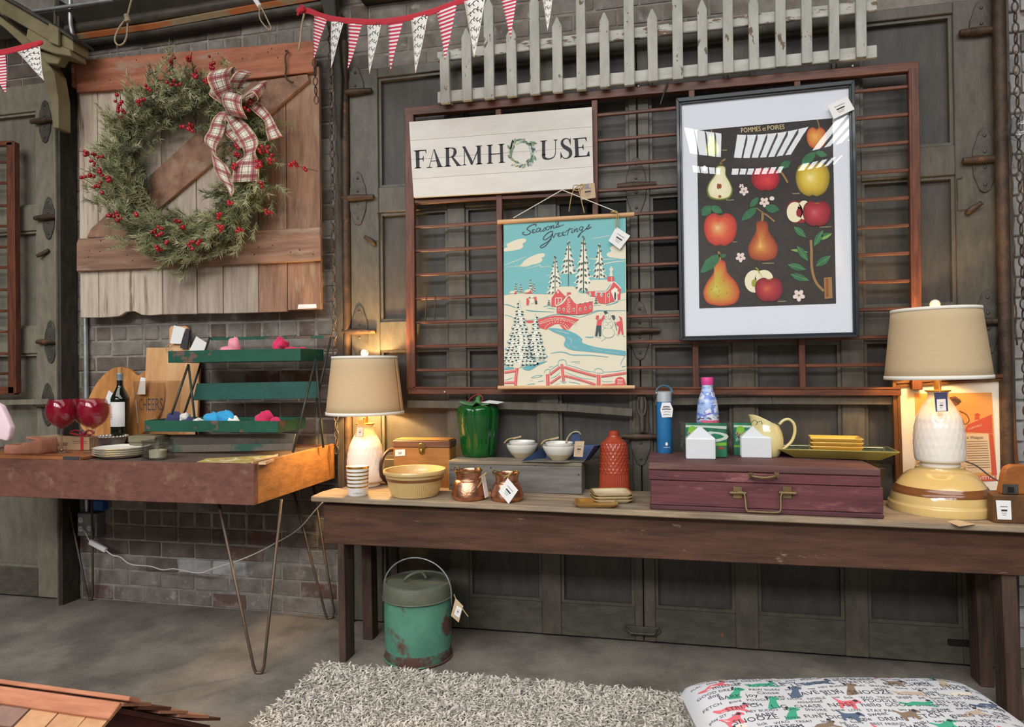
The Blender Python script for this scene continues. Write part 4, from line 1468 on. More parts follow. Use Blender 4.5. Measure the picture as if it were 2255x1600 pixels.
# church
A.poly([(1430, 1140), (1480, 1060), (1730, 1060), (1830, 1085), (1780, 1130), (1700, 1240), (1540, 1240), (1420, 1250)], 'poster_cream', 6)
A.poly([(1380, 1250), (1530, 1245), (1690, 1255), (1760, 1200), (1830, 1090), (1945, 1200), (1930, 1370), (1700, 1445), (1590, 1430), (1540, 1330), (1450, 1320)], 'poster_red', 7)
A.stroke([(1530, 1250), (1690, 1255), (1765, 1190), (1830, 1090), (1950, 1205)], 13, 'poster_white', 8, 3)
A.poly([(1725, 1010), (1835, 1010), (1835, 1085), (1730, 1085)], 'poster_red', 9); A.stroke([(1795, 1010), (1795, 1085)], 6, 'poster_white', 10, 0)
A.poly([(1790, 835), (1825, 900), (1805, 920), (1815, 1005), (1760, 1005), (1770, 920), (1755, 900)], 'poster_cream', 9)
A.poly([(1790, 1230), (1850, 1180), (1890, 1210), (1890, 1390), (1850, 1410), (1790, 1260)], 'poster_white', 9); A.ell(1852, 1320, 16, 68, 'poster_ink', 10)
for x, y in ((1450, 1290), (1545, 1290), (1632, 1300)):
    A.ell(x, y, 18, 32, 'poster_white', 9); A.ell(x, y, 11, 24, 'poster_sky', 10)
A.ell(1742, 1308, 15, 34, 'poster_white', 9); A.ell(1742, 1308, 8, 24, 'poster_ink', 10); A.ell(1903, 1268, 9, 24, 'poster_white', 9)
A.stroke([(1700, 1260), (1700, 1440)], 6, 'poster_white', 9, 0); A.stroke([(1760, 1240), (1760, 1420)], 6, 'poster_white', 9, 0)
pine(790, 1375, 1470, 32, 3, 'poster_ink', False); pine(1545, 1335, 1450, 36, 3, 'poster_ink', False)
# far children round a small snowman
A.ell(525, 1330, 18, 22, 'poster_white', 6); A.ell(520, 1400, 28, 40, 'poster_white', 6)
A.poly([(432, 1360), (460, 1350), (475, 1400), (465, 1460), (430, 1465)], 'poster_red', 7); A.poly([(545, 1345), (585, 1325), (595, 1390), (570, 1400)], 'poster_red', 7); A.poly([(565, 1395), (600, 1395), (605, 1445), (570, 1450)], 'poster_ink', 7); A.ell(482, 1345, 10, 12, 'poster_ink', 7)
for pts, w in (([(70, 1450), (150, 1465), (260, 1510)], 9), ([(420, 1540), (560, 1560), (870, 1575)], 9), ([(700, 1490), (800, 1470), (860, 1500)], 10), ([(760, 1510), (890, 1530)], 14), ([(1510, 1470), (1620, 1465)], 12), ([(1700, 1470), (1850, 1430), (1910, 1400)], 12), ([(1920, 1390), (2020, 1375)], 9),
               ([(1470, 1590), (1560, 1550), (1700, 1555), (2020, 1550)], 9)):
    A.stroke(pts, w, 'poster_teal', 4, 4, True)
# script lettering
for pts, w in (([(575, 205), (585, 175), (540, 175), (470, 210), (440, 250), (480, 275), (500, 300), (460, 335), (400, 340), (370, 320), (380, 300), (400, 305)], 16),
               ([(570, 262), (540, 255), (520, 272), (545, 280), (520, 300), (545, 310), (585, 290)], 12), ([(650, 235), (615, 235), (590, 265), (600, 295), (635, 275), (660, 235), (645, 280), (670, 285), (700, 260)], 12),
               ([(700, 260), (730, 220), (735, 255), (715, 280), (690, 278)], 12), ([(790, 205), (760, 210), (745, 245), (770, 262), (800, 235), (795, 205), (830, 215)], 12), ([(830, 190), (820, 250), (850, 195), (870, 190), (860, 235), (895, 225)], 12),
               ([(910, 130), (900, 155)], 12), ([(895, 225), (930, 160), (945, 135), (940, 175), (955, 200), (925, 220), (900, 215), (960, 205), (1030, 175)], 12),
               ([(855, 300), (845, 285), (800, 295), (730, 350), (700, 405), (730, 420), (780, 390), (830, 350), (850, 310), (820, 400), (760, 490), (690, 545), (655, 540), (670, 510), (740, 470), (830, 410)], 16),
               ([(850, 320), (865, 385), (890, 330), (910, 320), (930, 330)], 12), ([(985, 315), (950, 310), (935, 330), (960, 340), (930, 355), (960, 368), (990, 350)], 12), ([(1050, 300), (1010, 300), (1000, 318), (1025, 325), (1000, 342), (1030, 350), (1060, 335)], 12),
               ([(1130, 225), (1100, 290), (1085, 350)], 13), ([(1055, 300), (1090, 265), (1180, 235)], 10), ([(1170, 255), (1150, 305), (1180, 300)], 12), ([(1205, 210), (1200, 218)], 11), ([(1205, 245), (1190, 300), (1225, 245), (1245, 240), (1235, 290), (1265, 275)], 12),
               ([(1330, 210), (1295, 215), (1275, 250), (1300, 265), (1330, 240), (1340, 210), (1310, 300), (1270, 370), (1255, 370), (1290, 320), (1370, 260)], 12), ([(1370, 260), (1420, 200), (1440, 170), (1430, 205), (1445, 230), (1410, 250), (1390, 240), (1440, 235), (1475, 205)], 12)):
    A.stroke(pts, w * .95, 'poster_ink', 4, 4)
A.build(pos, 'print')
A = Art(YG - .0006, a2)
for pts, w in (([(70, 70), (150, 80), (280, 130)], 9), ([(430, 165), (560, 190), (900, 200)], 9), ([(70, 245), (160, 265), (240, 300)], 10), ([(430, 340), (620, 320), (780, 275), (900, 245), (1100, 245), (1330, 295)], 11), ([(1290, 250), (1450, 225)], 12), ([(1330, 295), (1560, 210), (1700, 180), (2085, 175)], 10)):
    A.stroke(pts, w, 'poster_teal', 2, 4, True)
# stone bridge
A.poly([(435, 345), (560, 345), (560, 372), (490, 385), (440, 365)], 'poster_red', 3)
A.poly([(630, 330), (780, 285), (900, 262), (1060, 262), (1180, 290), (1320, 322), (1230, 390), (1130, 500), (1080, 430), (1000, 395), (920, 400), (820, 450), (770, 495), (640, 455)], 'poster_red', 3)
A.poly([(985, 400), (1060, 430), (1115, 500), (1060, 490)], 'poster_red', 4)
rr = random.Random(9)
for k in range(26):
    t = k / 25
    x = 650 + 630 * t
    y = 385 - 85 * sin(pi * min(1, t * .95 + .02)) + (20 if t > .8 else 0) * (t - .8)
    for dy in (0, 30):
        A.ell(x + rr.uniform(-4, 4), y + dy + rr.uniform(-5, 5), 10, 8, 'poster_cream', 5, rr.uniform(-.6, .6), 7)
for k in range(14):
    t = pi * (1.02 - k / 13 * 1.04)
    A.ell(945 + 190 * cos(t), 480 - 115 * sin(t), 10, 8, 'poster_cream', 5, 0, 7)
# stream
A.poly([(800, 480), (880, 465), (1000, 480), (1140, 510), (1270, 565), (1370, 650), (1360, 700), (1480, 750), (1700, 800), (2085, 845), (2085, 925), (1700, 880), (1400, 850), (1200, 830), (1090, 780), (1065, 730), (1090, 660), (1060, 600), (960, 560)], 'poster_teal', 3, 2)
for pts in ([(930, 505), (1080, 540), (1150, 560)], [(1120, 620), (1190, 660), (1180, 720)], [(1320, 650), (1340, 690)], [(1200, 770), (1300, 800)], [(1500, 800), (1700, 840)], [(1750, 850), (1990, 880)], [(1110, 720), (1160, 790)]):
    A.stroke(pts, 7, 'poster_cream', 4, 4, True)
for pts, w in (([(840, 885), (1000, 860), (1120, 880), (1200, 910), (1500, 915), (1800, 945)], 16), ([(1180, 1028), (1330, 1020)], 14), ([(1250, 1045), (1330, 1050)], 9), ([(815, 1115), (885, 1095)], 16), ([(520, 1285), (620, 1250), (710, 1250), (640, 1280), (520, 1290)], 9), ([(640, 1350), (730, 1335)], 18), ([(450, 1405), (570, 1385), (560, 1400)], 10), ([(510, 1335), (545, 1335)], 8),
               ([(1690, 1325), (1740, 1355), (1880, 1345)], 8), ([(2000, 1080), (2030, 1000), (2080, 930)], 9), ([(2020, 1110), (2090, 1090)], 26), ([(850, 1290), (920, 1270), (1000, 1200)], 9), ([(1090, 1190), (1180, 1230), (1350, 1290), (1580, 1320)], 8), ([(1140, 1355), (1290, 1380), (1340, 1400)], 10), ([(920, 1405), (1000, 1380)], 9),
               ([(90, 1320), (160, 1310), (220, 1280)], 9), ([(740, 1220), (745, 1180), (800, 1145), (840, 1170), (820, 1215)], 9), ([(970, 1070), (975, 1015), (1040, 985), (1100, 1015), (1100, 1070)], 10), ([(840, 1160), (920, 1100), (980, 1070)], 9), ([(1100, 1070), (1250, 1110), (1420, 1170), (1560, 1190)], 9),
               ([(1570, 1200), (1575, 1155), (1640, 1130), (1700, 1160), (1710, 1210), (1570, 1205)], 9), ([(1720, 1190), (1900, 1185), (2090, 1155)], 9), ([(1010, 1340), (1060, 1375), (1110, 1350)], 12)):
    A.stroke(pts, w, 'poster_teal', 3, 4, True)
# big snowy pines
rr = random.Random(4)


def snowpine(cx, top, bot, w, n):
    h = bot - top
    out = []
    for s in (1, -1):
        side = []
        for k in range(n):
            t = (k + .7) / n
            side += [(cx + s * w * t, top + h * t), (cx + s * w * t * .7, top + h * (t + .2 / n))]
        out += side if s == 1 else side[::-1]
    A.poly([(cx, top - 20)] + [(cx + (x - cx) * 1.12, y + 10) for x, y in out], 'poster_teal', 4, 2)
    A.poly([(cx, top)] + out, 'poster_white', 5, 2)
    for k in range(n * 2):
        t = (k + .8) / (n * 2)
        m = 1 + int(5 * t * w / 200)
        for j in range(m):
            x = cx + (((j + .5) / m) * 2 - 1) * w * t * .9 + rr.uniform(-8, 8)
            y = top + h * t + rr.uniform(-10, 10)
            s = 1 if x > cx else -1
            for q in range(4):
                A.leaf(x, y - 8, x + s * (12 + 12 * q), y + 26 - q * 5, 6, 'poster_pine' if q % 2 else 'poster_ink', 6)
            A.stroke([(x - 22 * s, y + 34), (x + 26 * s, y + 40)], 9, 'poster_teal', 6, 0)


snowpine(330, 20, 1080, 300, 9)
snowpine(595, 245, 960, 190, 6)
A.poly([(380, 1120), (560, 1050), (800, 1010), (640, 1080), (560, 1130), (500, 1165), (430, 1160)], 'poster_teal', 4, 2)
A.poly([(75, 1120), (220, 1110), (240, 1140), (75, 1160)], 'poster_teal', 4)
A.poly([(220, 1110), (240, 1065), (300, 1045), (350, 1070), (345, 1120), (260, 1130)], 'poster_cream', 7, 2)
# snowman and children
for cx, cy, r, ry in ((1790, 275, 50, 48), (1795, 400, 80, 78), (1800, 545, 100, 80)):
    A.ell(cx, cy, r + 6, ry + 6, 'poster_teal', 4, 0, 28); A.ell(cx, cy, r, ry, 'poster_cream', 5, 0, 28)
for x, y in ((1765, 280), (1805, 268), (1800, 300), (1830, 370), (1840, 428)):
    A.ell(x, y, 7, 7, 'poster_ink', 6, 0, 8)
A.stroke([(1750, 375), (1800, 380), (1800, 410), (1750, 420)], 8, 'poster_teal', 6, 4)
A.poly([(1720, 190), (1770, 175), (1780, 205), (1805, 210), (1750, 245)], 'poster_ink', 6)
A.poly([(1590, 310), (1600, 260), (1640, 255), (1650, 290), (1620, 330)], 'poster_red', 6); A.ell(1655, 295, 14, 18, 'poster_white', 6)
A.poly([(1620, 330), (1680, 320), (1720, 250), (1740, 255), (1730, 310), (1690, 365), (1685, 425), (1605, 425)], 'poster_red', 6)
A.poly([(1605, 425), (1685, 430), (1680, 600), (1645, 605), (1640, 500), (1620, 600), (1580, 595)], 'poster_ink', 6)
A.poly([(1970, 265), (2020, 285), (2035, 335), (2000, 340), (1990, 300)], 'poster_red', 6); A.ell(1992, 318, 13, 17, 'poster_white', 6)
A.poly([(1930, 370), (1990, 350), (2035, 350), (2040, 420), (2050, 570), (2025, 580), (2005, 480), (1985, 570), (1955, 565), (1975, 440), (1930, 410)], 'poster_red', 6)
A.stroke([(1905, 360), (1940, 505)], 9, 'poster_ink', 6, 0); A.poly([(1855, 255), (1900, 255), (1915, 300), (1890, 335), (1865, 300)], 'poster_ink', 6, 2)
for pts, w in (([(1420, 610), (1500, 620), (1560, 610)], 18), ([(1580, 610), (1680, 630)], 12), ([(1680, 680), (1760, 635)], 12), ([(1930, 575), (1980, 595)], 12), ([(2040, 605), (2080, 600)], 14)):
    A.stroke(pts, w, 'poster_teal', 3, 4, True)
# red rail fence
for pts, w in (([(80, 1200), (180, 1185), (270, 1170)], 34), ([(80, 1370), (250, 1365)], 34), ([(290, 1130), (275, 1240), (262, 1412)], 44), ([(795, 1230), (800, 1412)], 52), ([(830, 1235), (1000, 1105)], 36), ([(840, 1380), (1010, 1260)], 34), ([(1030, 1060), (1045, 1200), (1060, 1345)], 42),
               ([(1070, 1110), (1300, 1180), (1600, 1260)], 40), ([(1080, 1255), (1300, 1310), (1590, 1400)], 36), ([(1640, 1235), (1640, 1412)], 56), ([(1680, 1265), (1900, 1235), (2100, 1205)], 36), ([(1690, 1405), (2100, 1385)], 26)):
    A.stroke(pts, w, 'poster_red', 8, 3)
    A.stroke([(x, y - 4) for x, y in pts], 4, 'poster_cream', 9, 3)
A.ell(1995, 1355, 85, 82, 'poster_red', 9, 0, 26); A.ell(1995, 1355, 92, 89, 'poster_cream', 8, 0, 26)
for y in (1325, 1360, 1385):
    A.stroke([(1950, y), (2040, y)], 9 if y > 1330 else 16, 'poster_cream', 10, 0)
A.build(pos, 'print')
tg = price_tag(pos, ((1357, 499), (1388, 519), (1365, 549), (1340, 530)), 2.995)
MB().tube(catmull([at(x, y, 2.994) for x, y in ((1357, 503), (1356, 490), (1359, 466), (1345, 467), (1360, 470), (1362, 500))], 4), .0022, 5).build('tag_twine', 'twine', tg, smooth=True)

# ------------------------------------------------------------------ framed fruit print under glass
mat('frame_black', '2b3036', 0.35, c2='22262b', ns=5, coat=.2)
mat('mat_board', 'dfe3ec', 0.8)
mat('fruit_ground', '322d2b', 0.7, c2='3a3532', ns=60)
mat('fr_cream', 'efe6c4', 0.7)
mat('fr_title', 'e3cf9f', 0.7)
mat('fr_ygreen', 'a9a83c', 0.7, c2='8c9434', ns=30)
mat('fr_crimson', '9c2230', 0.7, c2='7c1a28', ns=25)
mat('fr_brown', 'a5602e', 0.7, c2='8a4a28', ns=25)
mat('fr_leaf', '3f7a52', 0.7, c2='2f6644', ns=25)
mat('fr_leaf_hi', '7fa85e', 0.7)
mat('fr_stem', '9a7a4c', 0.7)
mat('fr_blossom', 'ecd9d2', 0.7)
thinglass('picture_glass', 'ffffff', 1.5, 0.008)
fr = thing('fruit_print', 'black framed apples and pears print under glass hung on the slatted frame', 'picture', at(1690, 745, 3.0))
TF = lambda x, y: (1450 + x / 2.581, 160 + y / 2.581)
YQ = 2.992


def fpt(x, y, Y):
    return at(*TF(x, y), Y)


out = [(99, 145), (1115, 40), (1143, 1502), (122, 1523)]
inn = [(130, 178), (1084, 80), (1108, 1474), (151, 1497)]
for k in range(4):
    a, b, c, d = out[k], out[(k + 1) % 4], inn[(k + 1) % 4], inn[k]
    mid = lambda p, q, t: (p[0] + (q[0] - p[0]) * t, p[1] + (q[1] - p[1]) * t)
    mb = MB()
    mb.prism([fpt(*p, YQ - .012) for p in (a, b, mid(b, c, .6), mid(a, d, .6))], (0, .03, 0))
    mb.prism([fpt(*p, YQ - .004) for p in (mid(a, d, .6), mid(b, c, .6), c, d)], (0, .02, 0))
    mb.build('frame_side', 'frame_black', fr, bevel=.0015)
MB().prism([fpt(*p, YQ + .012) for p in out], (0, .006, 0)).build('backing', 'frame_black', fr)
win = [(219, 328), (990, 258), (1010, 1312), (232, 1340)]
mb = MB()
for k in range(4):
    mb.prism([fpt(*p, YQ + .007) for p in (inn[k], inn[(k + 1) % 4], win[(k + 1) % 4], win[k])], (0, .002, 0))
mb.build('mat_board', 'mat_board', fr)
MB().prism([fpt(*p, YQ + .0095) for p in ((210, 320), (1000, 250), (1020, 1320), (222, 1350))], (0, .001, 0)).build('print_sheet', 'fruit_ground', fr)
A = Art(YQ + .0090, TF)
text_fit(A, 'POMMES', (471, 341), (582, 331), 27, 'fr_title'); text_fit(A, 'et', (592, 330), (611, 328), 24, 'fr_title'); text_fit(A, 'POIRES', (621, 327), (717, 319), 26, 'fr_title')


FR = {}                                   # printed tones: layer -> (verts, faces, colours)


def toned(pts, hx, hy, cols, ly, smooth=4):
    """outline printed in tones that run from its edge (first colour) to the spot (hx,hy)"""
    P = [(p.x, p.y) for p in catmull([Vector((x, y, 0)) for x, y in pts], smooth, True)]
    n = len(P)
    V_, F_, C_ = FR.setdefault(ly, ([], [], []))
    o = len(V_)
    steps = [1.0, .9, .74, .56, .36, .16, .0]
    for k, f_ in enumerate(steps):
        q = k / (len(steps) - 1) * (len(cols) - 1)
        i = min(int(q), len(cols) - 2)
        c0, c1 = lin(cols[i]), lin(cols[i + 1])
        c = [c0[j] + (c1[j] - c0[j]) * (q - i) for j in range(3)]
        for x, y in P:
            V_.append(A._pt((hx + (x - hx) * f_, hy + (y - hy) * f_), ly))
            g = 1 + .10 * noise.noise(Vector((x * .05 + k, y * .02, ly)))
            C_.append((c[0] * g, c[1] * g, c[2] * g, 1))
    for k in range(len(steps) - 1):
        for i in range(n):
            j = (i + 1) % n
            F_.append((o + k * n + i, o + k * n + j, o + (k + 1) * n + j, o + (k + 1) * n + i))


def pear(cx, top, bot, w, cols, lean=0, nk=.35, stem='fr_stem', stop=None, ly=2, hl=-.2):
    h = bot - top
    L = [(cx + lean, top), (cx + lean + w * nk, top + h * .06), (cx + lean * .5 + w * (nk + .08), top + h * .28), (cx + w * .8, top + h * .5), (cx + w, top + h * .72), (cx + w * .8, top + h * .93), (cx + w * .3, bot)]
    pts = L + [(2 * cx - x + (lean * 2 if y < top + h * .1 else lean if y < top + h * .4 else 0), y) for x, y in L[::-1][:-1]]
    toned(pts, cx + w * hl, top + h * .64, cols, ly)
    A.stroke([(cx + lean, top + 6), (cx + lean + 2, top - h * .08), ((stop or (cx + lean + 8)), top - h * .18)], w * .1 + 2, stem, 3, 4)


def apple(cx, cy, rx_, ry_, cols, ly=2, hl=(-.2, -.1)):
    toned([(cx, cy - ry_ * .86), (cx + rx_ * .4, cy - ry_), (cx + rx_ * .85, cy - ry_ * .72), (cx + rx_, cy - ry_ * .05), (cx + rx_ * .78, cy + ry_ * .68), (cx + rx_ * .3, cy + ry_), (cx, cy + ry_ * .95), (cx - rx_ * .3, cy + ry_), (cx - rx_ * .78, cy + ry_ * .68), (cx - rx_, cy - ry_ * .05), (cx - rx_ * .85, cy - ry_ * .72), (cx - rx_ * .4, cy - ry_)],
          cx + rx_ * hl[0], cy + ry_ * hl[1], cols, ly)
    A.ell(cx, cy - ry_ * .82, rx_ * .2, ry_ * .06, 'fr_brown', ly + 1)


def blossom(cx, cy, r):
    for k in range(5):
        t = 2 * pi * k / 5 + .3
        A.ell(cx + r * .6 * cos(t), cy + r * .6 * sin(t), r * .45, r * .36, 'fr_blossom', 4, t, 10)
    A.ell(cx, cy, r * .16, r * .16, 'fr_stem', 5, 0, 8)


pear(308, 345, 475, 40, ['6d7a2a', '97a03a', 'b9b548', 'cfc860'], -8, .4, stop=300)
apple(898, 370, 56, 60, ['a8442a', 'd0793a', 'de9a48', 'e8b060']); A.stroke([(915, 312), (908, 285), (903, 268)], 6, 'fr_stem', 4, 3)
pear(348, 525, 722, 74, ['6f8030', '8c9a3c'], 6, .37, stop=380); pear(349, 531, 714, 66, ['e3dcae', 'efe6c4', 'f3ecd0'], 6, .34, ly=4)
A.ell(340, 645, 8, 16, 'fr_brown', 6); A.ell(352, 645, 7, 14, 'fr_brown', 6); A.ell(349, 703, 9, 8, 'fr_brown', 6)
apple(608, 605, 82, 66, ['6b1420', 'a51f2c', 'c8303a', 'd84a48'], hl=(.2, .1)); A.leaf(690, 540, 752, 505, 22, 'fr_leaf', 4); A.stroke([(690, 555), (715, 590), (735, 625)], 11, 'fr_stem', 4, 3)
A.leaf(812, 525, 895, 450, 26, 'fr_leaf', 3); A.leaf(890, 450, 960, 472, 18, 'fr_leaf', 3)
apple(877, 605, 97, 96, ['7d6f22', 'b59a30', 'd2b33c', 'e0c858', 'f2e6a8']); blossom(486, 672, 26); blossom(472, 645, 14); A.ell(262, 543, 12, 16, 'fr_blossom', 4); A.stroke([(262, 555), (264, 580)], 3, 'fr_leaf', 4, 0)
apple(352, 890, 94, 92, ['a02622', 'c8402c', 'd8583a', 'e08a50', 'f0c890']); A.leaf(247, 812, 300, 755, 28, 'fr_leaf', 3); A.leaf(295, 760, 365, 795, 22, 'fr_leaf', 3)
apple(798, 790, 70, 64, ['8a1c26', 'b02a30']); A.ell(775, 792, 46, 58, 'fr_cream', 4); A.ell(828, 780, 38, 54, 'fr_cream', 4); A.ell(798, 795, 15, 24, 'fr_crimson', 6)
apple(900, 800, 80, 72, ['6b1020', '96202e', 'b03440', 'c8606a'], 7)
pear(594, 838, 1068, 86, ['7a2c1a', 'a84a26', 'b8622c', 'cf8238', 'ecc070'], -6, .36, stop=590)
A.leaf(560, 765, 470, 840, 24, 'fr_leaf', 4); A.leaf(520, 765, 568, 708, 18, 'fr_leaf', 4); A.leaf(605, 765, 688, 780, 26, 'fr_leaf', 4); A.stroke([(595, 835), (600, 800), (660, 845)], 9, 'fr_stem', 4, 3); A.stroke([(600, 800), (560, 770)], 6, 'fr_stem', 4, 0)
blossom(602, 735, 28); A.ell(645, 714, 14, 12, 'fr_blossom', 4)
pear(358, 1062, 1322, 104, ['b03a26', 'cc6a30', 'c99a38', 'c4b040', 'd8c860'], -10, .3, stop=340, hl=-.35)
for px, py in ((330, 1215), (345, 1240), (372, 1180), (300, 1230), (390, 1250), (340, 1270)):
    A.ell(px, py, 3, 3, 'fr_brown', 5, 0, 6)
A.leaf(352, 1030, 238, 1138, 32, 'fr_leaf', 3); A.leaf(350, 1045, 386, 1035, 12, 'fr_leaf', 3); blossom(467, 1048, 28)
A.ell(545, 1185, 55, 64, 'fr_cream', 3); A.ell(600, 1170, 52, 50, 'fr_cream', 3); A.ell(545, 1195, 16, 22, 'fr_ygreen', 4); A.stroke([(575, 1140), (565, 1118), (552, 1108)], 7, 'fr_ygreen', 4, 3)
apple(628, 1232, 79, 68, ['6b1420', '982430', 'b8383a', 'cf6a48'], 6)
blossom(798, 1265, 34)
A.stroke([(866, 950), (870, 1020), (872, 1110), (895, 1190), (940, 1240)], 15, 'fr_stem', 3, 4)
for a in ((770, 875, 838, 935, 20), (885, 985, 935, 895, 20), (915, 945, 985, 912, 18), (788, 985, 850, 1070, 20), (895, 1100, 978, 1040, 22), (735, 1090, 838, 1118, 20), (750, 1145, 855, 1180, 20)):
    A.leaf(*a, 'fr_leaf', 4); A.stroke([(a[0], a[1]), (a[2], a[3])], 2, 'fr_leaf_hi', 5, 0)
A.leaf(925, 950, 985, 915, 8, 'fr_leaf_hi', 6); A.leaf(750, 1005, 850, 1020, 9, 'fr_leaf_hi', 3)
A.poly([(940, 1165), (985, 1160), (990, 1280), (945, 1285)], 'fr_stem', 4); A.poly([(950, 1170), (965, 1168), (968, 1270), (952, 1275)], 'fr_brown', 5)
for s, x, y, w in (('WILLIAMS', 385, 727, 44), ('GALA', 422, 964, 26), ('GOLDEN', 762, 690, 40), ('ROME BEAUTY', 918, 880, 66), ('CONFERENCE', 590, 1086, 66), ('HOLDEN', 680, 1302, 44), ('VARDIS', 360, 443, 30)):
    text_fit(A, s, (x, y), (x + w, y - w * .03), 6, 'fr_title', 2)
A.build(fr, 'print')
tm = bpy.data.materials.new('fruit_ink')
tm.use_nodes = True
an = tm.node_tree.nodes.new('ShaderNodeVertexColor')
an.layer_name = 'ink'
tm.node_tree.links.new(an.outputs[0], tm.node_tree.nodes['Principled BSDF'].inputs['Base Color'])
tm.node_tree.nodes['Principled BSDF'].inputs['Roughness'].default_value = .7
for ly, (V_, F_, C_) in FR.items():
    o = MB().add(V_, F_).build('print', tm, fr)
    ca = o.data.color_attributes.new('ink', 'FLOAT_COLOR', 'POINT')
    for i, c in enumerate(C_):
        ca.data[i].color = c
    tag(o, kind='stuff')
# acrylic pane, slightly bowed like the real one
gl = MB()
g0 = [fpt(*p, YQ + .003) for p in inn]
gl.grid(lambda u, v: g0[3].lerp(g0[2], u).lerp(g0[0].lerp(g0[1], u), v) + Vector((0, -.005 * sin(pi * u) * sin(pi * v), 0)), 48, 60)
gl.build('glass_pane', 'picture_glass', fr, smooth=True)
price_tag(fr, ((1822, 232), (1866, 212), (1882, 240), (1836, 262)), YQ - .02, words=True)

# ------------------------------------------------------------------ display table with hairpin legs
mat('table_red', '784d40', 0.62, c2='623e34', ns=7, st=(.5, 1, 1), c3='8d6f58', ns3=9, th3=(0.56, 0.7), bump=0.15, bs=50)
mat('table_side', '9a6a3a', 0.6, c2='7d5531', ns=6, st=(1, .4, 1), c3='5d4a38', ns3=6, th3=(0.58, 0.7), bump=0.2, bs=50)
mat('table_top', '6d5a50', 0.7, c2='55483f', ns=6, st=(.2, 1, 1))
mat('hairpin', '5d5148', 0.45, metal=.5, c2='7a5a44', ns=12, mx=(.5, .7))
ZT0, ZT1, ZTF = 0.714, 0.880, 0.874
TX0, TX1, TY0, TY1 = -3.35, -1.603, 2.425, 3.12
tb = thing('display_table', 'long worn red-brown tray table on thin hairpin legs', 'table', ((TX0 + TX1) / 2, (TY0 + TY1) / 2, 0))
MB().box(TX0, TX1, TY0, TY0 + .024, ZT0, ZT1).build('front_board', 'table_red', tb, bevel=.002)
MB().box(TX1 - .022, TX1, TY0 + .024, TY1, ZT0, ZT1 + .006).build('side_board', 'table_side', tb, bevel=.002)
MB().box(TX0, TX1 - .022, TY1 - .02, TY1, ZT0, ZT1).build('back_board', 'table_red', tb, bevel=.002)
MB().box(TX0, TX0 + .022, TY0 + .024, TY1 - .02, ZT0, ZT1).build('side_board', 'table_red', tb, bevel=.002)
MB().box(TX0 + .022, TX1 - .022, TY0 + .024, TY1 - .02, ZTF - .02, ZTF).build('tray_bottom', 'table_top', tb)


def hairpin(a, b, f):
    a, b, f = Vector(a), Vector(b), Vector(f)
    d = (b - a).normalized() * .022
    pts = [a] + catmull([f - d + Vector((0, 0, .035)), f - d * .55 + Vector((0, 0, .008)), f + Vector((0, 0, .0065)), f + d * .55 + Vector((0, 0, .008)), f + d + Vector((0, 0, .035))], 4) + [b]
    MB().tube(pts, .0062, 8).build('hairpin_leg', 'hairpin', tb, smooth=True)


p = at(487, 1112, 2.52); q = at(606, 1096, 2.62)
f0 = atz(570, 1484, 0)
hairpin((p.x, 2.50, ZT0), (f0.x + .075, 2.56, ZT0), (f0.x, f0.y, 0))
f1 = atz(728, 1361, 0)
hairpin((f1.x - .16, 3.04, ZT0), (f1.x - .07, 3.09, ZT0), (f1.x, f1.y - .01, 0))
f2 = atz(198, 1322, 0)
hairpin((f2.x - .11, 3.07, ZT0), (f2.x + .1, 3.05, ZT0), (f2.x, f2.y, 0))
hairpin((TX0 + .06, 2.48, ZT0), (TX0 + .2, 2.5, ZT0), (TX0 + .1, 2.47, 0))
# stray conduit outlet below the table
mat('outlet_steel', '8d9091', 0.45, metal=.5, c2='7a7d7e', ns=25)
mat('outlet_white', 'd9d9d4', 0.5)
mat('plug_white', 'e6dfe0', 0.5)
mat('cord_white', 'd5d0c6', 0.5)
mat('blue_plastic', '2a5aa0', 0.5)
cd_ = thing('conduit', 'galvanized electrical conduit running down the brick wall to the outlet', 'conduit', at(192, 1125, 3.14))
MB().tube([at(188, 690, 3.14), at(190, 860, 3.14), at(192, 1130, 3.14)], .0125, 12).build('pipe', 'galvanized', cd_, smooth='auto')
MB().tube(catmull([at(155, -20, 3.05), at(155, 40, 3.05), at(158, 68, 3.05), at(166, 95, 3.07), at(177, 134, 3.09)], 5), .012, 12).build('pipe', 'galvanized', cd_, smooth=True)
ob = thing('outlet_box', 'grey steel outlet box on the brick wall under the display table', 'outlet', at(191, 1180, 3.14))
a, b = at(170, 1180, 3.10), at(212, 1130, 3.10)
MB().box(a.x, b.x, 3.1, 3.168, a.z, b.z).build('box', 'outlet_steel', ob, bevel=.006, seg=2)
for px, py in ((177, 1145), (177, 1164), (196, 1163)):
    c = at(px, py, 3.098)
    s_ = MB().cyl(c, c + Vector((0, .006, 0)), .0155, 16).build('socket', 'outlet_white', ob)
    for dx in (-.005, .005):
        MB().box(c.x + dx - .001, c.x + dx + .001, c.y - .001, c.y + .002, c.z, c.z + .007).build('slot', 'dark_gap', s_)
bl_ = at(214, 1112, 3.13)
MB().box(bl_.x - .04, bl_.x + .04, 3.12, 3.17, bl_.z - .03, bl_.z + .03).build('blue_cover', 'blue_plastic', ob, bevel=.006)
cord = thing('lamp_cord', 'white extension cord drooping from the outlet to the bench', 'cord', at(437, 1262, 3.05))
MB().tube(catmull([at(x, y, 3.07) for x, y in ((180, 1165), (188, 1172), (195, 1187), (201, 1193))], 4), .0028, 6).build('plug_lead', 'cord_white', cord, smooth=True)
MB().beam(at(198, 1192, 3.07), at(234, 1211, 3.06), .02, .026).build('plug', 'plug_white', cord, bevel=.005, seg=2)
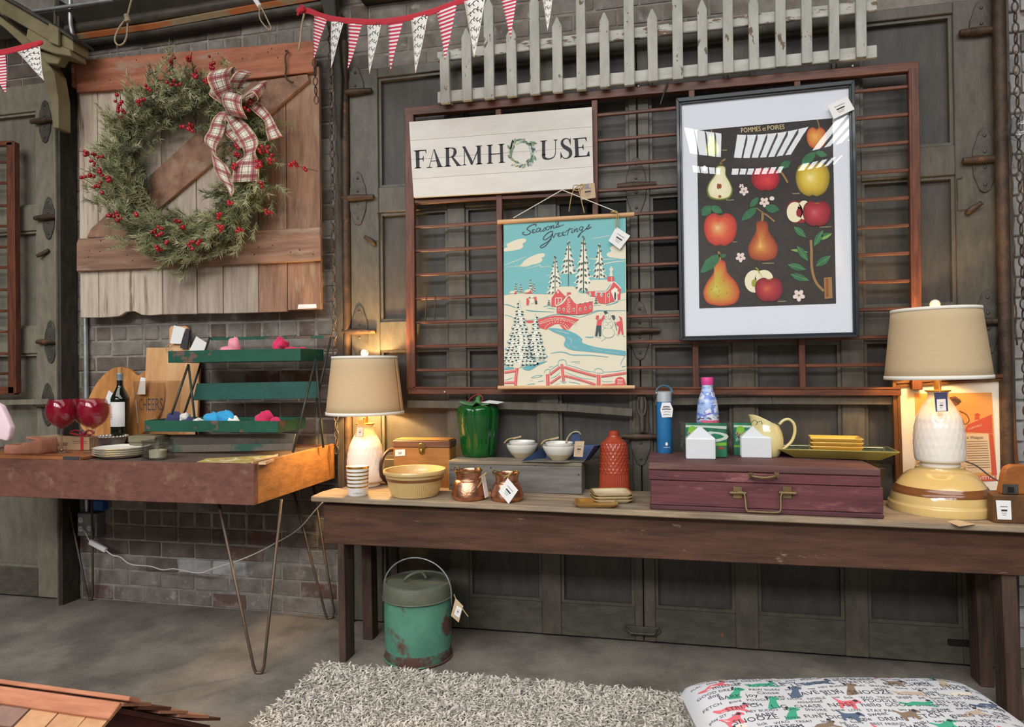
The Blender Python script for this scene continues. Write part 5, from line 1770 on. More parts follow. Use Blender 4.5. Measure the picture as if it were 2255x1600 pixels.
MB().tube(catmull([at(x, y, Y) for x, y, Y in ((234, 1212, 3.06), (248, 1222, 3.06), (265, 1226, 3.06), (288, 1242, 3.06), (330, 1246, 3.06), (358, 1254, 3.06), (385, 1252, 3.06), (437, 1261, 3.06), (470, 1251, 3.06), (540, 1228, 3.06), (600, 1199, 3.06), (655, 1166, 3.05), (690, 1128, 3.04), (712, 1104, 3.03))], 5), .0034, 6).build('lead', 'cord_white', cord, smooth=True)


# ------------------------------------------------------------------ green metal display rack on the table
mat('rack_green', '1f5a45', 0.5, c2='194a3c', ns=6, c3='6a5548', ns3=6, st3=(1, 1, 1), th3=(0.57, 0.6), bump=.1, bs=60)
mat('rack_green_clean', '2a5a50', 0.5, c2='234d45', ns=6, c3='6a6058', ns3=5, th3=(0.68, 0.74), bump=.1, bs=60)
mat('rack_worn', '6d645a', 0.6, c2='5a534b', ns=6, c3='2c5448', ns3=4, th3=(0.54, 0.6), bump=.15, bs=60)
mat('rack_rod', '3a403c', 0.5, metal=.3, c2='5a4a3c', ns=10, mx=(.5, .7))
rk = thing('display_rack', 'chipped green metal two-tier rack standing on the display table', 'rack', at(520, 1000, 2.85))


def tray(name, px0, py0, px1, py1, Yf, depth_, h, zt, m):
    xa, xb = at(px0, py0, Yf).x, at(px1, py1, Yf).x
    mb = MB()
    mb.box(xa, xb, Yf, Yf + .006, zt - h, zt)
    o = mb.build(name, m, rk, bevel=.001)
    MB().box(xa, xa + .006, Yf + .006, Yf + depth_, zt - h, zt).build('tray_side', m, o)
    MB().box(xb - .006, xb, Yf + .006, Yf + depth_, zt - h, zt).build('tray_side', m, o)
    MB().box(xa + .006, xb - .006, Yf + depth_ - .006, Yf + depth_, zt - h, zt).build('tray_back', m, o)
    MB().box(xa + .006, xb - .006, Yf + .006, Yf + depth_ - .006, zt - h, zt - h + .005).build('tray_floor', 'rack_worn', o)
    return o


YR1, YR2 = 2.86, 2.73
zt1 = at(545, 769, YR1).z
tray('upper_tray', 370, 785, 662, 785, YR1, .22, .058, zt1, 'rack_green')
zt2 = at(460, 926, YR2).z
tray('lower_tray', 318, 930, 612, 930, YR2, .24, .052, zt2, 'rack_green')
p0, p1 = at(425, 843, 2.93), at(700, 838, 2.93)
MB().prism([at(x, y, 2.93) for x, y in ((433, 844), (703, 839), (700, 876), (424, 881))], (0, .01, 0)).build('middle_slat', 'rack_green_clean', rk, bevel=.001)
MB().prism([at(x, y, 2.8) for x, y in ((364, 957), (650, 955), (646, 978), (362, 982))], (0, .01, 0)).build('lower_slat', 'rack_worn', rk, bevel=.001)
MB().prism([at(x, y, 2.76) for x, y in ((372, 980), (648, 977), (644, 991), (372, 996))], (0, .01, 0)).build('lower_slat', 'rack_worn', rk, bevel=.001)
MB().beam(at(465, 746, 3.05), at(732, 741, 3.05), .008, .014).build('back_rail', 'rack_green', rk)
for pts in ([(415, 802, 2.88), (378, 912, 2.76)], [(415, 802, 2.88), (438, 1000, 2.9)], [(462, 742, 3.04), (405, 912, 2.9)],
            [(695, 790, 2.9), (645, 996, 2.74)], [(695, 790, 2.9), (712, 985, 2.95)], [(729, 741, 3.05), (690, 915, 2.93)]):
    a, b = at(*pts[0]), at(*pts[1])
    if b.z < ZTF + .004:
        b = a.lerp(b, (a.z - ZTF - .004) / (a.z - b.z))
    MB().tube([a, b], .0055, 8).build('rod', 'rack_rod', rk, smooth=True)

# knotted headbands lying in the trays
mat('cloth_hotpink', 'e0265f', 0.8, sheen=.3, c2='c81f55', ns=20)
mat('cloth_pink', 'f0879a', 0.8, sheen=.3, c2='ee9fae', ns=20)
mat('cloth_navy', '3a3a68', 0.8, sheen=.3, c2='2f2f58', ns=20)
mat('cloth_white', 'efece6', 0.85)
mat('cloth_blue', '2fa4d8', 0.8, sheen=.3, c2='2690c4', ns=20)


def headband(label, px, py, Y, wpx, hpx, m, group, bits):
    c = at(px, py, Y)
    k = sc(c)
    h = thing('headband', label, 'headband', c, group=group)
    rr = random.Random(px)

    def lump(cx, cy, w, hh, mm, name):
        cc = c + Vector(((cx) * k, rr.uniform(-.01, .01), (cy) * k + hh * k * .5))
        ph = rr.uniform(0, 6)
        mb = MB()
        n, mr = 12, 8
        base_z = cc.z - hh * k * .5

        def fn(u, v):
            t, a = 2 * pi * u, -pi / 2 + pi * v
            r = 1 + .22 * sin(3 * t + ph) * cos(a) + .18 * sin(5 * a + 2 * t + ph)
            z = cc.z + .5 * hh * k * r * sin(a)
            return Vector((cc.x + .5 * w * k * r * cos(a) * cos(t), cc.y + .035 * r * cos(a) * sin(t), max(z, base_z)))
        mb.grid(fn, n, mr)
        return mb.build(name, mm, h, smooth=True, sub=1)
    for i, (cx, cy, w, hh, mm) in enumerate(bits):
        lump(cx, cy, w, hh, mm or m, 'knot' if i == 0 else 'band')
    return h


zU, zL = zt1 - .052, zt2 - .046
yU = lambda px, Y: project((at(px, 780, Y).x, Y, zU))[1]
yL = lambda px, Y: project((at(px, 930, Y).x, Y, zL))[1]
headband('pale pink knotted headband in the upper tray of the green rack', 510, yU(510, 2.95), 2.95, 60, 40, 'cloth_pink', None, [(-6, 0, 46, 34, None), (6, 10, 26, 42, None), (20, 0, 40, 22, 'cloth_hotpink')])
headband('hot pink knotted headband in the upper tray of the green rack', 632, yU(632, 2.95), 2.95, 90, 40, 'cloth_hotpink', None, [(-18, 4, 34, 46, None), (-8, 22, 26, 24, None), (10, 0, 60, 28, None), (36, 2, 32, 26, None)])
headband('navy and white headband in the lower tray of the green rack', 400, yL(400, 2.84), 2.84, 90, 30, 'cloth_navy', None, [(-16, 2, 42, 34, None), (14, 0, 36, 26, None), (8, 12, 18, 22, 'cloth_white'), (38, 2, 26, 20, 'cloth_white'), (-36, 0, 16, 18, 'cloth_white')])
headband('bright blue headband in the lower tray of the green rack', 488, yL(488, 2.84), 2.84, 90, 30, 'cloth_blue', None, [(-18, 2, 46, 34, None), (8, 6, 46, 34, None), (30, 0, 26, 28, 'cloth_white'), (20, 2, 30, 32, None)])
headband('hot pink headband in the lower tray of the green rack', 588, yL(588, 2.84), 2.84, 60, 30, 'cloth_hotpink', None, [(-8, 2, 46, 34, None), (22, 0, 22, 26, None), (-4, 12, 30, 28, None)])

# ------------------------------------------------------------------ lathe from a traced outline
def plathe(cx, prof, c, zbase=None, seg=40):
    """prof: (half width px, y px) from top or bottom; returns (r,z) pairs starting at the lowest"""
    rel = abs(cos(atan2(-c.x, c.y) - YAW))
    k = sc(c) * rel
    pr = [(hw * k, zat(cx, y, c)) for hw, y in prof]
    if zbase is not None:
        lo = min(z for _, z in pr)
        pr = [(r, z + zbase - lo) for r, z in pr]
    return pr


def smoothprof(pr, n=4):
    return [(max(p.x, 0.0), p.y) for p in catmull([Vector((r, z, 0)) for r, z in pr], n)]


# serving board under the glasses
mat('board_acacia', 'a5693f', 0.5, c2='8a5431', ns=7, st=(.1, 1, 1))
mat('board_ink', '3a3a40', 0.7)
sb = thing('serving_board', 'orange-brown wooden serving board with dark end bands under the red glasses', 'board', (at(100, 1005, 2.5).x, 2.6, ZTF))
xa, xb = at(-20, 1000, 2.55).x, at(212, 1000, 2.55).x
MB().box(xa, xb, 2.46, 2.80, ZTF, ZTF + .016).build('plank', 'board_acacia', sb, bevel=.003)
MB().box(xb - .085, xb - .002, 2.458, 2.468, ZTF + .001, ZTF + .0165).build('dark_band', 'board_ink', sb)
MB().box(xa, xa + .085, 2.458, 2.468, ZTF + .001, ZTF + .0165).build('dark_band', 'board_ink', sb)
ZSB = ZTF + .016

# terracotta pouch
mat('terracotta_cloth', 'b98069', 0.85, c2='a87059', ns=20, bump=.2, bs=90)
pc_ = thing('fabric_pouch', 'folded terracotta fabric pouch at the left end of the serving board', 'pouch', (at(60, 995, 2.55).x, 2.55, ZSB))
c0 = Vector((at(60, 995, 2.54).x, 2.56, ZSB))


def pouch(u, v):
    t = 2 * pi * u
    e = .32
    sx = math.copysign(abs(cos(t)) ** e, cos(t)); sy = math.copysign(abs(sin(t)) ** e, sin(t))
    lvl = [(0, 0), (1, 0), (1.04, .3), (1.04, .75), (.98, 1.0), (.86, 1.0), (.8, .8), (.3, .72), (0, .72)]
    i = min(int(v * 8), 7)
    a, b = lvl[i], lvl[i + 1]
    f_ = v * 8 - i
    r, z = a[0] + (b[0] - a[0]) * f_, a[1] + (b[1] - a[1]) * f_
    hh = .042 + .03 * max(0, sx) * (1 if sy > -2 else 0)
    return c0 + Vector((.1 * r * sx, .055 * r * sy, z * hh))


MB().grid(pouch, 40, 16).build('pouch_body', 'terracotta_cloth', pc_, smooth=True)
MB().obox(c0 + Vector((.02, .03, .062)), (.12, .05, .012), Matrix.Rotation(.12, 3, 'Y')).build('flap', 'terracotta_cloth', pc_, bevel=.005, seg=2)

# kraft gift box with red ribbon
mat('kraft_box', 'bd9b78', 0.8, c2='ae8c6a', ns=6)
mat('red_satin', 'c41a2c', 0.4, sheen=.3)
gx = thing('gift_box', 'kraft cardboard box with printed side and a red ribbon behind the glasses', 'box', (at(140, 985, 2.68).x, 2.72, ZSB))
xa, xb = at(100, 985, 2.68).x, at(196, 985, 2.68).x
zt_ = ZSB + .062
bx_ = MB().box(xa, xb, 2.68, 2.735, ZSB, zt_).build('carton', 'kraft_box', gx, bevel=.002)
MB().hexa([(xa - .075, 2.7, ZSB + .02), (xa, 2.68, ZSB + .02), (xa, 2.78, ZSB + .02), (xa - .07, 2.79, ZSB + .02), (xa - .07, 2.7, zt_), (xa, 2.68, zt_), (xa, 2.78, zt_), (xa - .065, 2.79, zt_)]).build('open_flap', 'kraft_box', gx)
lt = MB()
text_plane(lt, 'oud+tu', (xa + .004, 2.6792, ZSB + .022), (1, 0, 0), (0, 0, 1), .022, .075); text_plane(lt, 'tor', (xa + .1, 2.6792, ZSB + .022), (1, 0, 0), (0, 0, 1), .022, .032)
lt.box(xa + .16, xb - .012, 2.6788, 2.6796, ZSB + .042, ZSB + .0435)
lt.box(xa + .16, xb - .012, 2.6788, 2.6796, ZSB + .034, ZSB + .0352)
tag(lt.build('lettering', 'board_ink', bx_), kind='stuff')
rx_ = at(181, 970, 2.68).x
MB().box(rx_ - .007, rx_ + .007, 2.677, 2.738, ZSB + .001, zt_ + .002).build('ribbon', 'red_satin', gx)
for s in (-1, 1):
    MB().tube(catmull([Vector((rx_ - .03, 2.72, zt_ + .006)), Vector((rx_ - .03 + s * .03, 2.715, zt_ + .03)), Vector((rx_ - .03 + s * .065, 2.71, zt_ + .02)), Vector((rx_ - .03 + s * .035, 2.72, zt_ + .008)), Vector((rx_ - .03, 2.72, zt_ + .006))], 5), .009, 6, flat=.35).build('ribbon_bow', 'red_satin', gx, smooth=True)

# red wine glasses
mat('ruby_glass', '96082a', 0.03, alpha=.45, coat=.8)
thinglass('clear_glass', 'f0f0ee', 1.5, 0.01, .10)


def wineglass(label, px, ybase, Yc, group):
    c = Vector((at(px, 985, Yc).x, Yc, ZSB))
    g = thing('wine_glass', label, 'glass', c, group=group)
    k = sc(c)
    prof = smoothprof([(.004, .108), (.014, .114), (.044, .136), (.062, .168), (.065, .198), (.058, .23), (.052, .246)], 4)
    MB().lathe(prof, c, 32, cap0=True).build('bowl', 'ruby_glass', g, smooth=True)
    pr2 = [(max(0, r - .003), z + .003) for r, z in prof if z < .225]
    MB().lathe(pr2, c, 32, cap0=True, cap1=True).build('red_tint', 'ruby_glass', g, smooth=True)
    MB().lathe(smoothprof([(.042, .0005), (.04, .003), (.018, .006), (.006, .014), (.0045, .05), (.005, .095), (.008, .11)], 4), c, 24).build('stem', 'clear_glass', g, smooth=True)
    return g


wineglass('red balloon wine glass nearest the left edge of the table', 136, 992, 2.60, 'red wine glasses')
wineglass('red balloon wine glass beside the dark wine bottle', 206, 990, 2.62, 'red wine glasses')
wineglass('red balloon wine glass standing behind the other two', 193, 985, 2.70, 'red wine glasses')

# wine bottle
mat('bottle_green', '12160f', 0.06, c2='1a1f12', ns=4, coat=.5)
mat('capsule', '8f9ba2', 0.4, metal=.3)
mat('cork', 'c79a66', 0.85, c2='b58856', ns=30)
c = Vector((at(265, 950, 2.98).x, 2.98, ZTF))
wb = thing('wine_bottle', 'dark green corked wine bottle with a pale label', 'bottle', c)
yb_ = project((c.x, c.y, ZTF))[1]
pr = plathe(264, [(21, yb_), (21.5, yb_ - 4), (21.5, 890), (20.5, 875), (14, 862), (8, 850), (7, 836)], c, ZTF)
MB().lathe(smoothprof(pr, 4), c * 1 - Vector((0, 0, c.z)), 32).build('bottle_body', 'bottle_green', wb, smooth=True)
zc = pr[-1][1]
cc = Vector((c.x, c.y, 0))
MB().lathe([(.0155, zc - .002), (.0158, zc + .024), (.0168, zc + .026), (.0168, zc + .032), (.0155, zc + .034)], cc, 24, cap1=True).build('neck_capsule', 'capsule', wb, smooth='auto')
MB().lathe([(.0105, zc + .033), (.011, zc + .064)], cc, 16, cap1=True).build('cork', 'cork', wb, smooth='auto')
rb = pr[1][0]
z0_, z1_ = zat(264, 938, c), zat(264, 884, c)
lab = MB()
lab.grid(lambda u, v: Vector((c.x + (rb + .0008) * cos(-2.3 + 1.95 * u), c.y + (rb + .0008) * sin(-2.3 + 1.95 * u), z0_ + (z1_ - z0_) * v)), 14, 2)
lb = lab.build('label', 'white_label', wb, smooth=True)
mat('label_pink', 'e7b6b8', .7)
lab = MB()
lab.grid(lambda u, v: Vector((c.x + (rb + .0012) * cos(-2.5 + .7 * u), c.y + (rb + .0012) * sin(-2.5 + .7 * u), z0_ + (z1_ - z0_) * (.35 + .5 * v))), 6, 2)
lab.build('label_print', 'label_pink', lb, smooth=True)
lab = MB()
for k in range(3):
    lab.grid(lambda u, v: Vector((c.x + (rb + .0015) * cos(-2.3 + .6 * u), c.y + (rb + .0015) * sin(-2.3 + .6 * u), z0_ + (z1_ - z0_) * (.3 + .09 * k + .02 * v))), 5, 1)
lab.build('label_print', 'ink_grey', lb)

# silver bowl with a beaded rim
mat('silver', 'e6e2de', 0.22, metal=.75)
c = Vector((at(247, 985, 2.9).x, 2.9, ZTF))
c.z = ZTF
sv = thing('silver_bowl', 'small polished silver bowl with a beaded rim in front of the wine bottle', 'bowl', c)
MB().lathe(smoothprof([(.038, .0), (.052, .008), (.06, .035), (.066, .058), (.063, .058), (.056, .035), (.045, .012), (0.001, .008)], 4), c, 36).build('bowl_body', 'silver', sv, smooth=True)
bead = None
for k in range(26):
    t = 2 * pi * k / 26
    p = Vector((.068 * cos(t), .068 * sin(t), .06))
    if bead is None:
        bead = MB().ball((0, 0, 0), .0078, 10, 7).build('bead', 'silver', sv, smooth=True, local=True)
        bead.location = p
    else:
        share(bead, 'bead', sv, p)

# cutting boards leaning on the wall
mat('board_maple', 'd8a878', 0.5, c2='c89562', ns=6, st=(1, 1, .12), c3='e0b488', ns3=3, st3=(1, 1, .2), th3=(.5, .6))
mat('board_cherry', 'bd8148', 0.5, c2='a0682f', ns=6, st=(1, 1, .12), c3='c58a4e', ns3=3, st3=(1, 1, .2), th3=(.5, .6))


def lean_board(name, label, pts, Yb, Yt, th, m, smooth=0, cat='board'):
    zs = [at(x, y, Yb).z for x, y in pts]
    lo, hi = min(zs), max(zs)
    q = []
    for x, y in pts:
        z = at(x, y, Yb).z
        q.append(at(x, y, Yb + (Yt - Yb) * (z - lo) / (hi - lo)))
    dz = ZTF - min(p.z for p in q) + .0005
    for p in q:
        p.z += dz if dz > 0 else 0
    if smooth:
        q = catmull(q, smooth, True)
    t = thing(name, label, cat, Vector((sum(p.x for p in q) / len(q), Yb, min(p.z for p in q))))
    o = MB().prism(q, (0, th, 0)).build('board', m, t, bevel=.003)
    return t


hb = lean_board('heart_board', 'heart-shaped wooden cutting board leaning behind the wine bottle', [(250, 985), (180, 950), (186, 905), (205, 860), (230, 828), (257, 813), (285, 818), (303, 832), (322, 820), (348, 822), (365, 850), (350, 920), (300, 970)], 3.03, 3.12, .018, 'board_cherry', 4)
cb = lean_board('cutting_board', 'tall pale wooden cutting board with a handle hole leaning on the brick', [(312, 985), (322, 772), (372, 772), (372, 730), (376, 724), (408, 724), (413, 730), (413, 772), (440, 772), (432, 985)], 3.07, 3.13, .02, 'board_maple')
price_tag(cb, ((383, 716), (408, 722), (398, 757), (374, 756)), 3.1, lines=False, words=True)
MB().prism([at(x, y, 3.1) for x, y in ((410, 723), (417, 728), (412, 768), (396, 766), (399, 756))], (0, .01, 0)).build('hang_block', 'board_ink', cb)
MB().tube(catmull([at(x, y, 3.1) for x, y in ((376, 755), (366, 765), (368, 775), (380, 770))], 4), .003, 5).build('hang_cord', 'twine', cb)
price_tag(cb, ((432, 740), (459, 757), (448, 778), (415, 775)), 3.08, lines=False)
price_tag(hb, ((239, 859), (249, 866), (241, 890), (230, 885)), 3.06, lines=False)
price_tag(hb, ((310, 830), (320, 832), (320, 868), (302, 868)), 3.06, lines=False)

# clear bucket with CHEERS
thinglass('clear_acrylic', 'f3efe9', 1.45, 0.02, .03)
c = Vector((at(352, 955, 2.99).x, 2.98, ZTF))
ck = thing('ice_bucket', 'clear tapered bucket lettered CHEERS in front of the cutting board', 'bucket', c)
k = sc(c)
h_ = zat(352, 838, c) - ZTF
MB().lathe([(.082, 0), (.088, .02), (.112, h_)], c, 40).build('bucket_wall', 'clear_acrylic', ck, smooth='auto')
lt = MB()
vv, ff, wd = text('CHEERS')
r_ = .1115
z0_ = zat(340, 901, c)
a0 = atan2(-c.y, -c.x) - .95
lt.add([Vector((c.x + (.103 + .0) * cos(a0 + x / wd * 1.15), c.y + .103 * sin(a0 + x / wd * 1.15), z0_ + y * .06)) for x, y in vv], ff)
tag(lt.build('lettering', 'board_ink', ck), kind='stuff')

# grey-green blocks beside the rack
mat('mossy_wood', '837a5f', 0.9, c2='6b6350', ns=8, st=(.3, 1, 1), bump=.5, bs=60)
for nm, z0_, z1_, x0_, x1_ in (('weathered olive wooden block lying under the corner of the green rack', ZTF, ZTF + .052, 283, 345), ('olive wooden slab stacked on the block under the green rack', ZTF + .052, ZTF + .085, 281, 340)):
    xa, xb = at(x0_, 970, 2.70).x, at(x1_, 970, 2.70).x
    w_ = thing('wood_block', nm, 'block', ((xa + xb) / 2, 2.74, z0_))
    MB().box(xa, xb, 2.70, 2.80, z0_, z1_).build('block', 'mossy_wood', w_, bevel=.006, seg=2)

# stack of white plates with gold rims
mat('porcelain', 'ece8dc', 0.15, coat=.3)
mat('gold_rim', 'd8b25a', 0.2, metal=1.0)
c = Vector((at(267, 1003, 2.6).x, 2.605, ZTF))
plate_src = None
for k in range(4):
    z = ZTF + k * .0095
    o = thing('plate', ['bottom', 'second', 'third', 'top'][k] + ' white plate of the gold-rimmed stack at the table edge', 'plate', (c.x, c.y, z), group='gold-rimmed plates on the table')
    if plate_src is None:
        plate_src = MB().lathe(smoothprof([(.07, 0), (.085, .003), (.115, .016), (.118, .0175), (.113, .0185), (.085, .007), (.001, .005)], 4), (0, 0, 0), 48).build('dish', 'porcelain', o, smooth=True, local=True)
        rim_src = MB().tube([Vector((.1172 * cos(t), .1172 * sin(t), .0177)) for t in [2 * pi * i / 48 for i in range(48)]], .0012, 6, closed=True).build('rim', 'gold_rim', o, smooth=True, local=True)
    else:
        share(plate_src, 'dish', o); share(rim_src, 'rim', o)

# glass candle jar
mat('wax', 'e8dfc6', 0.5, sss=.3)
c = Vector((at(346, 1010, 2.55).x, 2.555, ZTF))
cj = thing('candle_jar', 'square clear glass jar with a white tea candle beside the plates', 'candle', c)
r_ = .052
jar = MB()
for (r, z) in ((0, 0),):
    pass
sq = lambda r, e=.35: [(math.copysign(abs(cos(t)) ** e, cos(t)) * r, math.copysign(abs(sin(t)) ** e, sin(t)) * r) for t in [2 * pi * i / 32 + pi / 32 for i in range(32)]]
vv = []
for r, z in ((r_, .001), (r_, .085), (r_ - .004, .085), (r_ - .004, .008)):
    vv += [Vector((c.x + x, c.y + y, ZTF + z)) for x, y in sq(r)]
ff = [tuple(range(31, -1, -1))]
for j in range(3):
    for i in range(32):
        ff.append((j * 32 + i, j * 32 + (i + 1) % 32, (j + 1) * 32 + (i + 1) % 32, (j + 1) * 32 + i))
ff.append(tuple(3 * 32 + i for i in range(32)))
MB().add(vv, ff).build('jar', 'clear_glass', cj)
MB().lathe([(.034, .009), (.036, .04), (.03, .042), (.001, .038)], c, 24).build('tea_candle', 'wax', cj, smooth='auto')
MB().cyl(c + Vector((0, 0, .038)), c + Vector((0, 0, .05)), .0012, 5).build('wick', 'board_ink', cj)

# leaflets lying flat
mat('leaf_yellow', 'd9c476', 0.6, c2='a58a4a', ns=40, c3='efe6c8', ns3=25, th3=(.55, .6))
mat('leaf_pale', 'd9b892', 0.6, c2='c9a47c', ns=12)
for lab_, pts, m, z in (('yellow printed booklet lying flat in the tray by the rack', ((430, 1017), (455, 1008), (610, 1000), (545, 1019)), 'leaf_yellow', .004),
                       ('pale kraft card lying on the tray at the right corner', ((545, 1018), (612, 998), (612, 1004), (580, 1018)), 'leaf_pale', .01)):
    q = [atz(x, y, ZTF + z + .002) for x, y in pts]
    q = [Vector((p.x, max(p.y, TY0 + .03), ZTF + .0005)) for p in q]
    t = thing('booklet', lab_, 'booklet', q[0])
    MB().prism(q, (0, 0, z)).build('cover', m, t)

# garment hem at the left edge
mat('pink_cloth', 'e9cdd6', 0.9, sheen=.2)
pk_ = thing('pink_garment', 'pale pink garment edge hanging at the left picture edge', 'garment', at(5, 970, 2.3))
q = [at(x, y, 2.3) for x, y in ((-60, 860), (0, 893), (12, 918), (22, 942), (19, 960), (14, 972), (0, 968), (-60, 972))]
MB().prism(q, (0, .03, 0)).build('cloth', 'pink_cloth', pk_, bevel=.008, seg=3, smooth='auto')
MB().tube([at(-30, 862, 2.31), at(-34, 700, 2.31)], .004, 6).build('hanger_wire', 'galvanized', pk_)

# ------------------------------------------------------------------ long wooden bench
mat('bench_top', '9a8a76', 0.75, c2='7d6c58', ns=6, st=(.1, 1, 1), c3='b39c7a', ns3=4, st3=(.2, 1, 1), th3=(.55, .68), bump=.4, bs=45, bst=(.08, 1, 1))
mat('bench_apron', '5c3c2a', 0.65, c2='3c2519', ns=6, st=(.1, 1, .8), c3='7d6350', ns3=14, st3=(.3, 1, 1), th3=(.66, .7), bump=.25, bs=45, bst=(.08, 1, 1))
mat('bench_leg', '513c30', 0.7, c2='372820', ns=7, st=(1, 1, .1), bump=.25, bs=45, bst=(1, 1, .08))
bench = thing('wooden_bench', 'long low wooden bench with a weathered grey top and dark brown apron', 'bench', (-.1, 2.85, 0))
BY0, BYM, BY1 = 2.635, 2.855, 3.05
TH = .023


def slab(name, x0, x1, y0, y1, m, bev=.004, jag=None):
    pts = [(x0, y0), (x1, y0), (x1, y1), (x0, y1)] if jag is None else jag
    q = [Vector((x, y, zb(x) - TH)) for x, y in pts]
    return MB().prism(q, (0, 0, TH)).build(name, m, bench, bevel=bev)


slab('top_plank', 0, 0, 0, 0, 'bench_top', jag=[(-1.475, BY0 + .006), (-1.2, BY0), (-.6, BY0 + .004), (0, BY0 - .002), (.7, BY0 + .003), (1.5, BY0), (1.5, BYM - .003), (-1.47, BYM - .004), (-1.485, 2.75)])
slab('top_plank', -1.44, 1.5, BYM + .006, BY1, 'bench_top')
ap = MB().prism([Vector((-1.437, 2.682, .502)), Vector((1.45, 2.682, .507)), Vector((1.45, 2.682, zb(1.45) - TH)), Vector((-1.437, 2.682, zb(-1.437) - TH - .014))], (0, .03, 0)).build('apron', 'bench_apron', bench, bevel=.003)
MB().box(-1.43, 1.45, 3.0, 3.03, .5, .65).build('rear_apron', 'bench_apron', bench, bevel=.003)
MB().box(-1.43, -1.4, 2.712, 3.0, .5, .65).build('end_apron', 'bench_leg', bench)


def leg(px0, px1, py, yd, ztop=.65):
    a, b = atz(px0, py, 0), atz(px1, py, 0)
    MB().hexa([(a.x, a.y, 0), (b.x, a.y, 0), (b.x, a.y + yd, 0), (a.x, a.y + yd, 0), (a.x - .012, a.y + .012, ztop), (b.x - .012, a.y + .012, ztop), (b.x - .012, a.y + yd + .012, ztop), (a.x - .012, a.y + yd + .012, ztop)]).build('leg', 'bench_leg', bench, bevel=.003)


leg(747, 763, 1457, .09)
leg(799, 822, 1408, .07)
leg(2160, 2188, 1512, .09)
leg(2221, 2252, 1584, .09)
MB().box(-1.26, -1.23, 3.0, 3.03, 0, .5).build('leg', 'bench_leg', bench)

# ------------------------------------------------------------------ two matching table lamps
mat('ceramic_white', 'efe9df', 0.2, coat=.5, bump=.0)
mat('burlap_trim', 'ece7db', 0.9)
mat('lamp_brass', 'c9a05a', 0.35, metal=.8)
mat('finial_white', 'f4ede2', 0.3)
mat('navy_tag', '3a4470', .8)


def weave(name, col, c2):
    m = bpy.data.materials.new(name)
    MATS[name] = m
    m.use_nodes = True
    nt = m.node_tree
    b = nt.nodes['Principled BSDF']
    out = nt.nodes['Material Output']
    uv = nt.nodes.new('ShaderNodeUVMap')
    sp = nt.nodes.new('ShaderNodeSeparateXYZ')
    nt.links.new(uv.outputs[0], sp.inputs[0])
    s1 = nmath(nt, 'SINE', nmath(nt, 'MULTIPLY', sp.outputs[0], 2 * pi * 150))
    s2 = nmath(nt, 'SINE', nmath(nt, 'MULTIPLY', sp.outputs[1], 2 * pi * 62))
    w = nmath(nt, 'ADD', nmath(nt, 'MULTIPLY', nmath(nt, 'MULTIPLY', s1, s2), .5), .5)
    ns_ = nt.nodes.new('ShaderNodeTexNoise'); ns_.inputs['Scale'].default_value = 40.0
    mp = nt.nodes.new('ShaderNodeMapping'); mp.inputs['Scale'].default_value = (.6, 4, 1)
    nt.links.new(uv.outputs[0], mp.inputs[0]); nt.links.new(mp.outputs[0], ns_.inputs['Vector'])
    f_ = nmath(nt, 'ADD', nmath(nt, 'MULTIPLY', w, .5), nmath(nt, 'MULTIPLY', ns_.outputs[0], .5))
    colr = nmix(nt, f_, c2, col)
    nt.links.new(colr, b.inputs['Base Color'])
    b.inputs['Roughness'].default_value = .9
    tr = nt.nodes.new('ShaderNodeBsdfTranslucent')
    nt.links.new(colr, tr.inputs[0])
    ms = nt.nodes.new('ShaderNodeMixShader'); ms.inputs[0].default_value = .07
    nt.links.new(b.outputs[0], ms.inputs[1]); nt.links.new(tr.outputs[0], ms.inputs[2])
    nt.links.new(ms.outputs[0], out.inputs[0])
    return m


weave('burlap', 'dcc8a6', 'b39a74')


